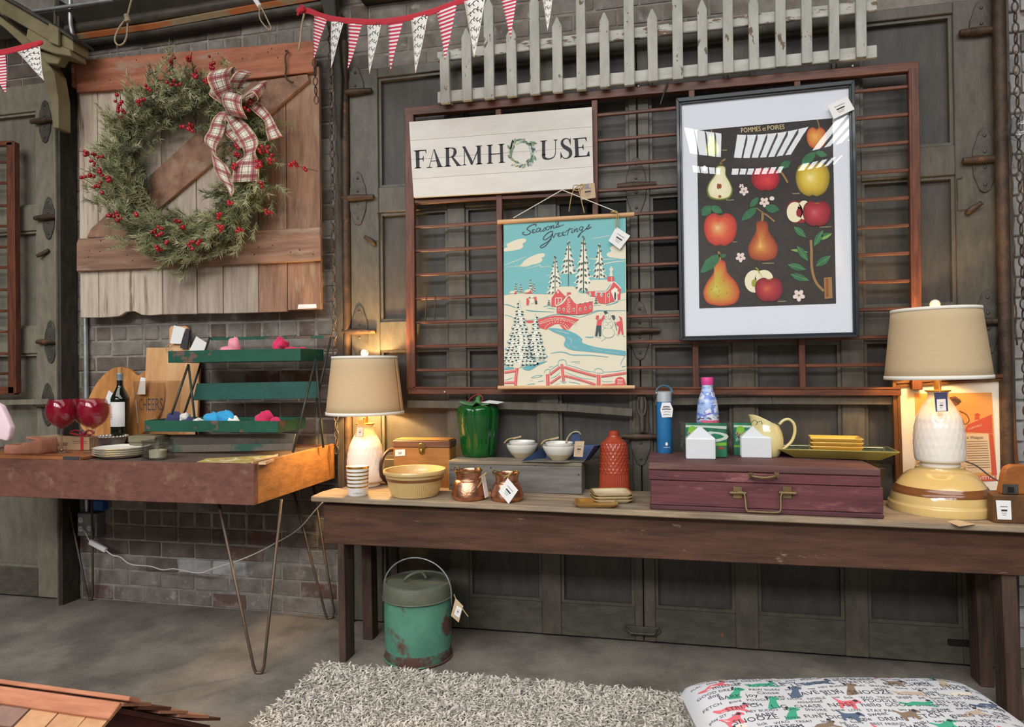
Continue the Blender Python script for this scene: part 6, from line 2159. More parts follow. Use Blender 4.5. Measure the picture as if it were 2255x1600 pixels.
def table_lamp(label, c, zs, power, warm, lean=0.0):
    """c: centre of the foot, zs: how far the brass neck lifts the shade"""
    L_ = thing('table_lamp', label, 'lamp', c, ry=lean)
    glow = mat('bulb_glow_%d' % power, 'ffffff', 0.5, emit=(1.0, .66, .28), es=power * 40.0)
    o = Vector((0, 0, 0))
    B = lambda mb, *a, **k: mb.build(*a, local=True, **k)
    prof = smoothprof([(.064, 0), (.067, .004), (.068, .018), (.083, .024), (.0865, .06), (.0865, .11), (.082, .155), (.07, .2), (.05, .24), (.037, .262), (.034, .276), (.04, .288)], 4)

    def emboss(r, z, t):
        d = 0
        if .04 < z < .2:
            row = int((z - .04) / .032)
            ph = (row % 2) * pi / 24
            zz = ((z - .04) / .032) % 1
            a = ((t + ph) * 24 / (2 * pi)) % 1
            d = .0014 * (1 if abs(a - .5) + abs(zz - .5) * .9 < .42 else 0) * sin(pi * min(1, max(0, 1 - (abs(a - .5) + abs(zz - .5) * .9) / .42)) / 2)
        return r + d, z
    zs_ = [(.004 * 0 + r, z) for r, z in prof]
    fine = []
    for i in range(len(prof) - 1):
        (r0, z0), (r1, z1) = prof[i], prof[i + 1]
        n = max(1, int(abs(z1 - z0) / .004))
        for k in range(n):
            fine.append((r0 + (r1 - r0) * k / n, z0 + (z1 - z0) * k / n))
    fine.append(prof[-1])
    B(MB().lathe(fine, o, 144, fn=emboss), 'base', 'ceramic_white', L_, smooth=True)
    B(MB().lathe([(.034, .286), (.044, .287), (.044, .292), (.01, .294)], o, 32), 'collar', 'lamp_brass', L_, smooth='auto')
    B(MB().cyl((0, 0, .29), (0, 0, .345 + zs), .0125, 16), 'neck', 'lamp_brass', L_, smooth='auto')
    z0, z1 = .335 + zs, .605 + zs
    R0, R1 = .180, .150
    sh = MB()
    sh.grid(lambda u, v: Vector(((R0 + (R1 - R0) * v) * cos(2 * pi * u), (R0 + (R1 - R0) * v) * sin(2 * pi * u), z0 + (z1 - z0) * v)), 64, 6)
    s = B(sh, 'shade', 'burlap', L_, smooth=True, solid=.0016)
    for zz, rr, hh in ((z0, R0 + .001, .014), (z1 - .011, R1 + .0022, .012)):
        B(MB().lathe([(rr, zz), (rr - .001, zz + hh)], o, 64, cap0=False), 'shade_trim', 'burlap_trim', s, smooth=True, solid=.003)
    sp = MB()
    for k in range(3):
        t = 2 * pi * k / 3 + .4
        sp.tube([(0, 0, z1 - .02), (R1 * cos(t), R1 * sin(t), z1 - .006)], .002, 5)
    B(sp, 'spider', 'lamp_brass', s)
    B(MB().ball((0, 0, z1 + .018), .0185, 18, 12), 'finial', 'finial_white', L_, smooth=True)
    B(MB().cyl((0, 0, z1 - .02), (0, 0, z1 + .004), .004, 8), 'finial_post', 'lamp_brass', L_)
    B(MB().ball((0, 0, z0 + .11), .028, 14, 10, (1, 1, 1.3)), 'bulb', glow, L_, smooth=True)
    B(MB().cyl((0, 0, .34 + zs), (0, 0, z0 + .08), .016, 12), 'socket', 'lamp_brass', L_, smooth='auto')
    return L_


cL = base(806, 1073, .7145, .066)
cL.z = zb(cL.x)
lampL = table_lamp('lit burlap-shaded white ceramic lamp at the left end of the bench', cL, 0.0, 26.0, 1, 0.0)
t_ = price_tag(lampL, ((789, 924), (803, 924), (800, 962), (782, 962)), cL.y - .09, m='kraft', lines=False)
price_tag(t_, ((787, 941), (800, 941), (798, 960), (785, 961)), cL.y - .0915, m='white_label')
MB().tube(catmull([at(797, 925, cL.y - .09), at(800, 918, cL.y - .06), at(806, 921, cL.y - .02)], 4), .0015, 5).build('tag_string', 'twine', t_)

# upturned yellowware bowl carrying the second lamp
mat('yellowware', 'ddbf7e', 0.12, c2='d5b574', ns=5, coat=.6)
mat('glaze_brown', '7d4f2c', 0.15, coat=.5)
cR = base(2072, 1142, .69, .178)
cR.z = zb(cR.x)
yb = thing('upturned_bowl', 'glossy yellow mixing bowl with brown bands turned upside down under the right lamp', 'bowl', cR)
HB = .178
prof = [(.176, 0), (.179, .004), (.179, .03), (.172, .037), (.170, .05), (.163, .075), (.155, .088), (.148, .1), (.125, .13), (.1, .15), (.085, .158), (.082, .166), (.078, .168), (.001, .168)]
MB().lathe(smoothprof(prof, 3), cR, 64).build('bowl_body', 'yellowware', yb, smooth='auto')


def band_on(parent, c, prof_, z0, z1, m, e=.0012, name='band', seg=64):
    P_ = smoothprof(prof_, 8)
    sel = [(r + e, z) for r, z in P_ if z0 <= z <= z1]
    MB().lathe(sel, c, seg, cap0=False).build(name, m, parent, smooth=True)


for z0, z1 in ((.068, .1), (.056, .0595), (.107, .1105)):
    band_on(yb, cR, prof[3:10], z0, z1, 'glaze_brown')
HB = .168
lampR = table_lamp('burlap-shaded white ceramic lamp standing on the upturned yellow bowl', cR + Vector((0, 0, HB)), 0.0, 7.0, 1, -.012)
tR = price_tag(lampR, ((2057, 864), (2086, 863), (2088, 905), (2061, 906)), cR.y - .112, m='navy_tag', lines=False)
price_tag(tR, ((2063, 879), (2082, 878), (2084, 904), (2064, 905)), cR.y - .1135)
MB().tube(catmull([at(2070, 866, cR.y - .112), at(2069, 850, cR.y - .06), at(2066, 836, cR.y - .02)], 4), .0015, 5).build('tag_string', 'board_ink', tR)
mat('cord_grey', '6f655a', .6)
MB().tube(catmull([at(x, y, Y) for x, y, Y in ((2122, 1014, 2.93), (2150, 1025, 2.96), (2180, 1048, 3.0), (2206, 1064, 3.02), (2216, 1085, 3.04))], 5), .003, 6).build('lamp_cord', 'cord_grey', lampR, smooth=True)

# ------------------------------------------------------------------ striped tumbler candle
mat('tumbler_white', 'eeecea', 0.25, coat=.3)
cC = base(788, 1093, .7135, .042)
cC.z = zb(cC.x)
cn = thing('striped_tumbler', 'white candle tumbler with gold stripes in front of the left lamp', 'candle', cC)
k = sc(cC)
r0, r1, h_ = 21.7 * k, 24.5 * k, (1093 - 1029) * k * 1.0
MB().lathe([(r0 * .92, 0), (r0, .004), (r1, h_), (r1 - .003, h_), (r0 - .002, .02), (.001, .02)], cC, 40).build('cup', 'tumbler_white', cn, smooth='auto')
for f0, f1 in ((.93, 1.0), (.80, .84), (.675, .715), (.55, .595), (.42, .46), (.29, .335)):
    rr = lambda f: r0 + (r1 - r0) * f + .0006
    MB().lathe([(rr(f0), h_ * f0), (rr(f1), h_ * f1 + (.0008 if f1 == 1 else 0))], cC, 40, cap0=False).build('gold_stripe', 'gold_rim', cn, smooth=True)
lt = MB()
vv, ff, wd = text('LA BELLE')
lt.add([Vector((cC.x + (r0 + .0016) * cos(-1.6 + x / wd * .8), cC.y + (r0 + .0016) * sin(-1.6 + x / wd * .8), cC.z + .012 + y * .0055)) for x, y in vv], ff)
tag(lt.build('lettering', 'ink_grey', cn), kind='stuff')

# ------------------------------------------------------------------ yellow serving bowl
cB = base(914, 1099, .711, .1)
cB.z = zb(cB.x)
bw = thing('yellow_bowl', 'wide yellowware bowl with a thin brown band at the front of the bench', 'bowl', cB)
mat('yellowware_matt', 'cfb179', 0.35, c2='c4a56c', ns=6, coat=.25)


def flute(r, z, t):
    return (r + (.0009 * cos(90 * t) if .004 < z < .062 and r > .08 else 0), z)


pB = [(.092, 0), (.099, .003), (.108, .03), (.117, .06), (.1215, .074), (.1235, .078), (.126, .094), (.1345, .098), (.136, .106), (.1335, .1135), (.128, .112), (.12, .09), (.108, .04), (.09, .012), (.001, .01)]
fine = []
for i in range(len(pB) - 1):
    for k in range(3):
        f_ = k / 3
        fine.append((pB[i][0] + (pB[i + 1][0] - pB[i][0]) * f_, pB[i][1] + (pB[i + 1][1] - pB[i][1]) * f_))
fine.append(pB[-1])
MB().lathe(fine, cB, 180, fn=flute).build('bowl_body', 'yellowware_matt', bw, smooth='auto')
MB().lathe([(.1222, .071), (.1240, .0765), (.1252, .083)], cB, 64, cap0=False).build('band', 'glaze_brown', bw, smooth=True)

# ------------------------------------------------------------------ wooden case with brass latch and bentwood handle
mat('case_tan', 'a8753f', 0.5, c2='95652f', ns=7, st=(.15, 1, 1), bump=.1, bs=60)
mat('case_brown', '6b4a38', 0.5, c2='5a3c2c', ns=7, st=(.15, 1, 1))
mat('brass_old', '9a8248', 0.35, metal=.9, c2='7a6436', ns=20)
mat('handle_brown', '4a332a', 0.45, c2='3a2820', ns=15)
Yc = 2.96
a, b = at(866, 985, Yc), at(990, 985, Yc)
zt_ = at(930, 970, Yc).z
zbx = zb(-.95)
cs = thing('wooden_case', 'small tan wooden case with a brown lid and brass latch behind the yellow bowl', 'case', ((a.x + b.x) / 2, Yc + .08, zbx))
zl = at(930, 985, Yc).z
MB().box(a.x, b.x, Yc, Yc + .1, zbx, zl - .001).build('body', 'case_tan', cs, bevel=.003)
MB().box(a.x - .002, b.x + .002, Yc - .002, Yc + .102, zl, zt_).build('lid_band', 'case_brown', cs, bevel=.003)
MB().box(a.x + .006, b.x - .004, Yc + .004, Yc + .095, zt_, zt_ + .006).build('lid_top', 'case_tan', cs, bevel=.002)
lc = at(929, 987, Yc - .003)
lt_ = MB().prism([(lc.x + x, lc.y - .004, lc.z + z) for x, z in ((-.02, .008), (-.012, .022), (0, .026), (.012, .022), (.02, .008), (.012, -.004), (.014, -.02), (0, -.03), (-.014, -.02), (-.012, -.004))], (0, .004, 0)).build('latch', 'brass_old', cs, bevel=.001)
MB().ball((lc.x, lc.y - .006, lc.z - .012), .008, 10, 6, (1, .7, 1.4)).build('latch_button', 'brass_old', lt_, smooth=True)
price_tag(cs, ((870, 990), (892, 989), (892, 1003), (870, 1004)), Yc - .0035, lines=True)
hd = catmull([at(x, y, Y) for x, y, Y in ((867, 989, Yc + .03), (855, 992, Yc + .0), (843, 1008, Yc - .03), (839, 1030, Yc - .03), (842, 1047, Yc - .02), (852, 1058, Yc + .03), (866, 1066, Yc + .04))], 6)
MB().ribbon(hd, Vector((.35, -1, 0)).normalized(), .05).build('handle', 'handle_brown', cs, smooth='auto', solid=.014)

# ------------------------------------------------------------------ grey wooden riser box
mat('grey_board', '7b7772', 0.85, c2='63605b', ns=6, st=(.12, 1, 1), c3='8f8678', ns3=5, st3=(.2, 1, 1), th3=(.6, .72), bump=.3, bs=50, bst=(.1, 1, 1))
mat('grey_board_top', '8f8472', 0.85, c2='766c5d', ns=6, st=(.12, 1, 1), bump=.3, bs=50, bst=(.1, 1, 1))
Yg = 2.905
a, b = at(988, 1050, Yg), at(1281, 1060, Yg)
zg0 = zb((a.x + b.x) / 2)
zgt = at(1000, 1014, Yg).z
rb_ = thing('riser_box', 'old grey wooden box serving as a riser behind the copper pots', 'box', ((a.x + b.x) / 2, Yg + .09, zg0))
MB().box(a.x, b.x, Yg, Yg + .018, zg0, zgt - .016).build('front_board', 'grey_board', rb_, bevel=.002)
MB().box(b.x - .018, b.x, Yg + .018, 3.045, zg0, zgt - .016).build('side_board', 'grey_board', rb_, bevel=.002)
MB().box(a.x, a.x + .018, Yg + .018, 3.045, zg0, zgt - .016).build('side_board', 'grey_board', rb_, bevel=.002)
MB().box(a.x - .002, b.x + .002, Yg - .002, 3.047, zgt - .016, zgt).build('top_board', 'grey_board_top', rb_, bevel=.003)
MB().box(a.x + .018, b.x - .018, 3.03, 3.045, zg0, zgt - .016).build('back_board', 'grey_board', rb_)
for px, py in ((1036, 1018), (1081, 1030), (1123, 1022), (994, 1034), (1274, 1045), (1275, 1088), (993, 1068), (1080, 1078), (1178, 1024)):
    p = at(px, py, Yg)
    MB().ball(p, .004, 8, 5, (1, .5, 1)).build('nail', 'nail_iron', rb_)

# ------------------------------------------------------------------ copper pots
mat('copper', 'd9a488', 0.3, metal=1.0, c2='c98c6c', ns=14, bump=.25, bs=55)
for lab_, px, py, tagq, s in (('hammered copper pot with twine and tag edge-on beside the yellow bowl', 1033, 1104, None, 1.0), ('smaller hammered copper pot with a white diamond tag', 1117, 1106, ((1118, 1052), (1141, 1079), (1120, 1109), (1098, 1082)), .93)):
    cP = base(px, py, .709, .07)
    cP.z = zb(cP.x)
    cp = thing('copper_pot', lab_, 'pot', cP, group='copper pots')
    pr = smoothprof([(.06, 0), (.07, .004), (.0745, .02), (.068, .05), (.058, .075), (.0535, .08), (.05, .088), (.052, .1), (.055, .112), (.055, .12), (.051, .12), (.049, .1), (.055, .06), (.06, .01), (.001, .006)], 3)
    MB().lathe([(r * s, z * s) for r, z in pr], cP, 48).build('pot_body', 'copper', cp, smooth='auto')
    MB().tube([Vector((cP.x + .0555 * s * cos(t), cP.y + .0555 * s * sin(t), cP.z + .119 * s)) for t in [2 * pi * i / 40 for i in range(40)]], .0028, 6, closed=True).build('rim', 'brass_old', cp, smooth=True)
    for sx in (-1, 1):
        MB().tube([Vector((cP.x + sx * .046 * s + .012 * cos(t) * s, cP.y - .025, cP.z + .125 * s + .012 * sin(t) * s)) for t in [2 * pi * i / 12 for i in range(12)]], .003, 6, closed=True).build('ear', 'brass_old', cp, smooth=True)
    yfr = cP.y - .062
    tx = px + 30 if tagq is None else px + 1
    MB().tube(catmull([at(x, y, yfr) for x, y in ((tx - 8, 1052), (tx, 1046), (tx + 8, 1040), (tx + 2, 1048), (tx - 4, 1062), (tx - 12, 1074))], 4), .0022, 5).build('twine_tie', 'twine', cp, smooth=True)
    if tagq:
        price_tag(cp, tagq, cP.y - .085)
    else:
        q = [at(x, y, cP.y - .05) for x, y in ((1060, 1050), (1068, 1096))]
        MB().hexa([q[0], q[0] + Vector((.002, 0, 0)), q[0] + Vector((.006, .04, 0)), q[0] + Vector((.004, .04, 0)), q[1], q[1] + Vector((.002, 0, 0)), q[1] + Vector((.006, .04, 0)), q[1] + Vector((.004, .04, 0))]).build('price_tag', 'white_label', cp)

# ------------------------------------------------------------------ green pepper jar
mat('pepper_green', '0d5a22', 0.09, c2='0a4219', ns=6, coat=.6)
mat('pepper_leaf', '5d8f5a', 0.4, c2='4b7a49', ns=10)
cG = base(1054, 1009, zgt, .085)
cG.z = zgt
gp = thing('pepper_jar', 'glossy green ceramic bell pepper jar on the grey riser box', 'jar', cG)


def lobes(r, z, t):
    tt = t + pi / 2
    d = abs(((tt * 6 / (2 * pi)) % 1) - .5) * 2
    return (r * (1 - .10 * d ** 4 * min(1, max(0, z / .02))), z + (.008 * (1 - d ** 3) if z > .2 else 0))


prG = smoothprof([(.001, .004), (.055, 0), (.072, .004), (.082, .03), (.09, .1), (.098, .17), (.1, .205), (.095, .225), (.075, .235), (.05, .228), (.03, .222), (.001, .222)], 5)
MB().lathe(prG, cG, 96, cap0=False, fn=lobes).build('jar_body', 'pepper_green', gp, smooth=True)
lid = MB()
for k in range(9):
    t = 2 * pi * k / 9
    c1 = cG + Vector((0, 0, .238))
    d = Vector((cos(t), sin(t), 0)); s = Vector((-sin(t), cos(t), 0))
    lid.add([c1 + Vector((0, 0, .006)), c1 + d * .05 + s * .022 + Vector((0, 0, .006)), c1 + d * .088 + Vector((0, 0, .012 + .01 * (k % 2))), c1 + d * .05 - s * .022 + Vector((0, 0, .006))], [(0, 1, 2, 3)])
ld = lid.build('leaf_lid', 'pepper_leaf', gp, solid=.006, smooth=False)
st_ = catmull([cG + Vector((0, 0, .24)), cG + Vector((0, 0, .262)), cG + Vector((.008, -.004, .285)), cG + Vector((.02, -.006, .294))], 4)
MB().tube(st_, [.02, .013, .01, .012], 10).build('stem', 'pepper_leaf', ld, smooth=True)
MB().tube(catmull([at(x, y, cG.y - .05) for x, y in ((1030, 884), (1042, 872), (1056, 868), (1063, 876), (1060, 886))], 4), .0016, 5).build('red_string', 'bunting_tape', gp)
pt_ = [at(x, y, Y) for x, y, Y in ((1060, 886, cG.y - .05), (1078, 881, cG.y), (1110, 885, cG.y - .03), (1096, 889, cG.y - .07))]
MB().prism(pt_, (0, 0, .0012)).build('price_tag', 'white_label', gp)

# ------------------------------------------------------------------ nesting bowls and blue dustpan on the riser
mat('stoneware_white', 'e6e3dc', 0.2, coat=.4)
mat('stoneware_raw', 'd5c3a4', 0.6)
mat('pan_blue', '43597d', 0.5, metal=.3, c2='34476a', ns=6, c3='7d8896', ns3=7, th3=(.6, .7))
mat('pan_grey', '827c72', 0.6, metal=.2, c2='6e6a62', ns=6)


def bowls(px, py, Zs, s, lab_):
    cW = base(px, py, Zs, .035)
    cW.z = Zs
    for k, (sk, dz, nm) in enumerate(((1.0, 0.0, 'larger outer'), (.83, .024, 'smaller inner'))):
        o = thing('nesting_bowl', nm + ' ' + lab_, 'bowl', cW + Vector((.0, 0, dz)), group='cream nesting bowls')
        pr = [(.036, .0), (.04, .004), (.062, .028), (.0755, .052), (.0785, .066), (.0765, .066), (.072, .052), (.055, .026), (.001, .014)]
        pr = smoothprof([(r * sk * s, z * sk * s) for r, z in pr], 4)
        lo = [p for p in pr[:len(pr) // 2 + 2] if p[1] <= .034 * sk * s]
        MB().lathe(pr, cW + Vector((0, 0, dz)), 40).build('bowl_body', 'stoneware_white', o, smooth='auto')
        MB().lathe([(r + .0006, z) for r, z in lo], cW + Vector((0, 0, dz)), 40, cap0=False).build('bare_clay', 'stoneware_raw', o, smooth=True)
        if k == 1:
            p = cW + Vector((-.02, -.03, dz + .06 * s))
            MB().tube(catmull([p + Vector((-.055, -.012, -.01)), p + Vector((-.04, -.01, .006)), p + Vector((-.02, 0, .012)), p + Vector((.005, .01, .016))], 4), .003, 5).build('twine_tie', 'twine', o, smooth=True)
            MB().prism([p + Vector((-.02, .01, .012)), p + Vector((.02, .02, .022)), p + Vector((.022, .0, .016)), p + Vector((-.015, -.005, .008))], (0, 0, .001)).build('price_tag', 'kraft', o)


bowls(1150, 1009, zgt, .93, 'cream and white bowl of the left nested pair on the riser box')
dp = thing('dustpan', 'old blue and grey metal dustpan with a rope loop on the riser box', 'dustpan', atz(1235, 1018, zgt))
Yp = Yg - .02
L0 = atz(1147, 1017, zgt + .003); L1 = atz(1232, 1021, zgt + .003); L2 = atz(1288, 1014, zgt + .003); R0_ = atz(1300, 996, zgt + .003); K0 = atz(1205, 1004, zgt + .003)
L0.y, L1.y, L2.y = Yg - .01, Yg - .018, Yg + .01
R0_ = Vector((L2.x + .02, Yg + .1, zgt + .003)); K0 = Vector((L0.x + .09, Yg + .11, zgt + .003))
MB().prism([L0, L1, L2, R0_, K0], (0, 0, .002)).build('pan_floor', 'pan_grey', dp)
MB().add([L0 + Vector((0, 0, .002)), K0 + Vector((0, 0, .002)), K0 + Vector((0, .004, .06)), L0 + Vector((0.002, 0, .004))], [(0, 1, 2, 3)]).build('pan_side', 'pan_blue', dp, solid=.002)
MB().add([L2 + Vector((0, 0, .002)), L2 + Vector((.045, -.005, .07)), R0_ + Vector((.05, .004, .065)), R0_ + Vector((0, 0, .002))], [(0, 1, 2, 3)]).build('pan_side', 'pan_blue', dp, solid=.002)
MB().add([K0 + Vector((0, 0, .002)), R0_ + Vector((0, 0, .002)), R0_ + Vector((.05, .004, .065)), K0 + Vector((0, .004, .06))], [(0, 1, 2, 3)]).build('pan_back', 'pan_blue', dp, solid=.002)
hc = (K0 + R0_) / 2 + Vector((.035, .0, .06))
MB().prism([hc + Vector((x, 0, z)) for x, z in ((-.022, 0), (.022, 0), (.02, .05), (.012, .062), (-.012, .062), (-.02, .05))], (0, .004, 0)).build('pan_handle', 'pan_blue', dp, bevel=.001)
MB().tube(catmull([hc + Vector((x, -.006, z)) for x, z in ((-.045, -.01), (-.038, .03), (-.015, .058), (.012, .062), (.024, .05))], 5), .004, 6).build('rope_loop', 'rope', dp, smooth=True)
tq = price_tag(dp, ((1266, 971), (1287, 971), (1283, 1006), (1263, 1005)), Yg + .015, m='kraft', lines=True)
bowls(1232, 1014, zgt + .005, .95, 'cream and white bowl of the right nested pair in the dustpan')

# ------------------------------------------------------------------ terracotta bottle vase
mat('terracotta', 'a8472f', 0.28, c2='973c27', ns=6, coat=.35)
cV = Vector((at(1353, 1040, 3.0).x, 2.99, 0))
cV.z = zb(cV.x)
vz = thing('terracotta_vase', 'tall rust-red bottle vase with dimples above and ribs below', 'vase', cV)
prV = smoothprof(plathe(1353, [(30, 1078), (33, 1072), (32, 1040), (31, 1010), (30, 985), (27, 970), (19, 960), (12.5, 954), (11.5, 946), (11, 942)], cV, 0), 5)
fine = []
for i in range(len(prV) - 1):
    (ra, za), (rb2, zb2) = prV[i], prV[i + 1]
    n = max(1, int(abs(zb2 - za) / .004))
    fine += [(ra + (rb2 - ra) * k / n, za + (zb2 - za) * k / n) for k in range(n)]
fine.append(prV[-1])
hV = prV[-1][1]


def vtex(r, z, t):
    if z < hV * .34:
        return (r + .0018 * cos(48 * t), z)
    if z < hV * .82:
        row = int(z / .014)
        a = ((t * 20 / (2 * pi)) + (row % 2) * .5) % 1 - .5
        b2 = (z / .014) % 1 - .5
        return (r + .004 * max(0, 1 - (a * a + b2 * b2) * 5.5) ** .5, z)
    return (r, z)


MB().lathe(fine, cV, 192, fn=vtex).build('vase_body', 'terracotta', vz, smooth=True)

# ------------------------------------------------------------------ small square dishes
mat('dish_cream', 'd6c7a2', 0.2, coat=.4)
mat('dish_amber', 'a57a38', 0.2, c2='8f652c', ns=10, coat=.4)


def sqprof(mb, c, rings, e=.28, seg=40, rot=0.0, asp=1.0, cap=True):
    vv, ff = [], []
    for r, z in rings:
        for i in range(seg):
            t = 2 * pi * i / seg
            x = math.copysign(abs(cos(t)) ** e, cos(t)) * r * asp
            y = math.copysign(abs(sin(t)) ** e, sin(t)) * r
            vv.append(Vector((c[0] + x * cos(rot) - y * sin(rot), c[1] + x * sin(rot) + y * cos(rot), c[2] + z)))
    n = len(rings)
    for j in range(n - 1):
        for i in range(seg):
            ff.append((j * seg + i, j * seg + (i + 1) % seg, (j + 1) * seg + (i + 1) % seg, (j + 1) * seg + i))
    if cap:
        ff.append(tuple(range(seg - 1, -1, -1)))
        ff.append(tuple((n - 1) * seg + i for i in range(seg)))
    return mb.add(vv, ff)


cD = base(1346, 1108, .704, .06)
cD.z = zb(cD.x)
for k in range(3):
    z = cD.z + k * .0125
    o = thing('square_dish', ['bottom', 'middle', 'top'][k] + ' small square cream dish of the stack in front of the vase', 'dish', (cD.x, cD.y, z), rz=.25, group='small square dishes')
    sqprof(MB(), (0, 0, 0), [(.052, 0), (.058, .002), (.072, .014), (.0725, .0165), (.068, .0165), (.056, .006)], asp=1.12).build('dish', 'dish_cream', o, smooth='auto', local=True)
    sqprof(MB(), (0, 0, 0), [(.0705, .0158), (.0718, .0172), (.069, .0172), (.066, .0158)], asp=1.12, cap=False).build('amber_rim', 'dish_amber', o, smooth='auto', local=True)
cD2 = base(1312, 1118, .703, .05)
cD2.z = zb(cD2.x)
o = thing('square_dish', 'single small amber square dish lying in front of the cream stack', 'dish', cD2, rz=.15, group='small square dishes')
sqprof(MB(), (0, 0, 0), [(.05, 0), (.056, .002), (.068, .014), (.0685, .0165), (.064, .0165), (.054, .006)], asp=1.25).build('dish', 'dish_amber', o, smooth='auto', local=True)

# ------------------------------------------------------------------ red wooden trunk
mat('trunk_red', '6f3c40', 0.62, c2='532b30', ns=6, st=(.1, 1, .8), c3='8f5a58', ns3=7, st3=(.3, 1, 1), th3=(.58, .68), bump=.35, bs=45, bst=(.1, 1, 1))
mat('trunk_top', '6d4846', 0.68, c2='573a38', ns=6, st=(.1, 1, .8), c3='8a6a58', ns3=5, st3=(.2, 1, 1), th3=(.6, .7), bump=.4, bs=45, bst=(.08, 1, 1))
mat('trunk_base', '5a343a', 0.6, c2='48292f', ns=6, st=(.1, 1, .8))
mat('tarnished', '8a7550', 0.5, metal=.6, c2='6b5a40', ns=15)
Yt = 2.665
tx0, tx1 = at(1431, 1100, Yt).x, at(1946, 1110, Yt).x
zt0 = zb((tx0 + tx1) / 2)
TD = .37
tr = thing('tool_chest', 'flat dark red wooden tool trunk with metal handles on the bench', 'trunk', ((tx0 + tx1) / 2, Yt + TD / 2, zt0), ry=.0095)
w2 = (tx1 - tx0) / 2
H = lambda y: (CAM.z - 0) and at(1690, y, Yt).z - zt0
hb_, hl, hm, ht = H(1119), H(1065), H(1066), H(1026)
ht = at(1690, 1025, Yt).z - zt0
B = lambda mb, n, m, p=tr, **k: mb.build(n, m, p, local=True, **k)
y0 = -TD / 2
B(MB().box(-w2, w2, y0 - .004, TD / 2, 0, .018), 'base_strip', 'trunk_base', bevel=.004)
body = B(MB().box(-w2 + .003, w2 - .001, y0, TD / 2, .0185, hl), 'body', 'trunk_red', bevel=.003)
hd1 = (ht - hl) * .56
lidp = B(MB().box(-w2 - .006, w2 - .008, y0 - .001, TD / 2, hl + .002, hl + hd1), 'lid', 'trunk_red', bevel=.003)
B(MB().box(-w2 - .006, w2 - .008, y0, TD / 2, hl + hd1 + .0015, ht), 'lid_top', 'trunk_top', bevel=.005)


def tl(px, py):
    p = at(px, py, Yt)
    return WORLD[tr.name].inverted() @ p


for x in (1653, 1710):
    p = tl(x, 1046)
    B(MB().box(p.x - .009, p.x + .009, y0 - .005, y0, p.z - .011, p.z + .011), 'handle_plate', 'tarnished', lidp, bevel=.001)
pa, pb = tl(1653, 1046), tl(1708, 1046)
B(MB().tube(catmull([Vector((pa.x, y0 - .006, pa.z)), Vector((pa.x + .006, y0 - .026, pa.z)), Vector(((pa.x + pb.x) / 2, y0 - .03, pa.z - .003)), Vector((pb.x - .006, y0 - .026, pb.z)), Vector((pb.x, y0 - .006, pb.z))], 4), .005, 8), 'lid_handle', 'tarnished', lidp, smooth=True)
for x in (1624, 1733):
    p = tl(x, 1084)
    B(MB().box(p.x - .016, p.x + .016, y0 - .004, y0, p.z - .022, p.z + .022), 'hasp_plate', 'tarnished', body, bevel=.001)
    B(MB().cyl((p.x - .03, y0 - .009, p.z), (p.x + .03, y0 - .009, p.z), .0065, 10), 'hasp_pin', 'tarnished', body, smooth='auto')
q = [tl(x, y) for x, y in ((1615, 1085), (1637, 1084), (1642, 1118), (1655, 1122), (1705, 1124), (1716, 1118), (1720, 1086), (1744, 1085))]
hp = catmull([Vector((p.x, y0 - (.012 if i in (0, 1, 6, 7) else .03), p.z)) for i, p in enumerate(q)], 5)
B(MB().tube(hp, .0042, 8), 'drop_handle', 'tarnished', body, smooth=True)
for k, (px, py) in enumerate(((1650, 1022), (1440, 1112), (1935, 1110), (1600, 1110), (1800, 1112), (1932, 1050))):
    p = tl(px, py)
ZTR = lambda x: zt0 + ht - .0095 * (x - (tx0 + tx1) / 2)

# ------------------------------------------------------------------ bottles on the trunk
mat('bottle_blue', '2f78b0', 0.4, c2='2a6ea5', ns=30)
mat('cap_grey', 'c3ccd2', 0.35, metal=.3)
mat('strap_teal', '4a7a8a', 0.5)
c = base(1464, 998, ZTR(.02), .032)
c.z = ZTR(c.x)
k = sc(c)
bb = thing('water_bottle', 'slim blue water bottle with grey cap and strap loop on the red trunk', 'bottle', c)
hb2 = (998 - 886) * k
r_ = 16.8 * k
MB().lathe([(r_ - .002, 0), (r_, .003), (r_, hb2)], c, 32, cap1=True).build('bottle_body', 'bottle_blue', bb, smooth='auto')
h2 = (998 - 865) * k
cap_ = MB().lathe([(r_ - .001, hb2 + .0005), (r_ - .001, h2), (r_ - .006, h2 + .003)], c, 32, cap1=True).build('cap', 'cap_grey', bb, smooth='auto')
MB().tube(catmull([c + Vector((-r_ - .001, -.012, h2 - .004)), c + Vector((-r_ * .9, -.012, h2 + .012)), c + Vector((-r_ * .4, -.008, h2 + .026)), c + Vector((r_ * .3, .004, h2 + .026)), c + Vector((r_ * .85, .01, h2 + .014)), c + Vector((r_ + .001, .01, h2 - .004))], 5), .0075, 8, flat=.4).build('strap', 'strap_teal', bb, smooth=True)
MB().ball(c + Vector((-r_ * .95, -.018, h2 - .003)), .006, 10, 6).build('rivet', 'galvanized', cap_, smooth=True)
yl = c.y - r_ - .002
hx = MB().prism([at(x, y, yl) for x, y in ((1458, 886), (1476, 886), (1482, 900), (1480, 918), (1458, 919), (1454, 902))], (0, .001, 0)).build('hang_label', 'white_label', bb)
A = Art(yl - .0005)
for yy, x0, x1 in ((896, 1460, 1475), (901, 1458, 1477), (907, 1462, 1476), (913, 1460, 1476)):
    A.stroke([(x0, yy), ((x0 + x1) / 2, yy - 1), (x1, yy)], 1.2 if yy > 903 else 2.2, 'ink_grey' if yy > 903 else 'poster_ink', 1, 3)
A.build(hx, 'label_print')
A = Art(c.y - r_ - .0006)
A.poly([(1468, 973), (1471, 977), (1469, 981), (1466, 980), (1465, 977)], 'white_label', 1, 2)
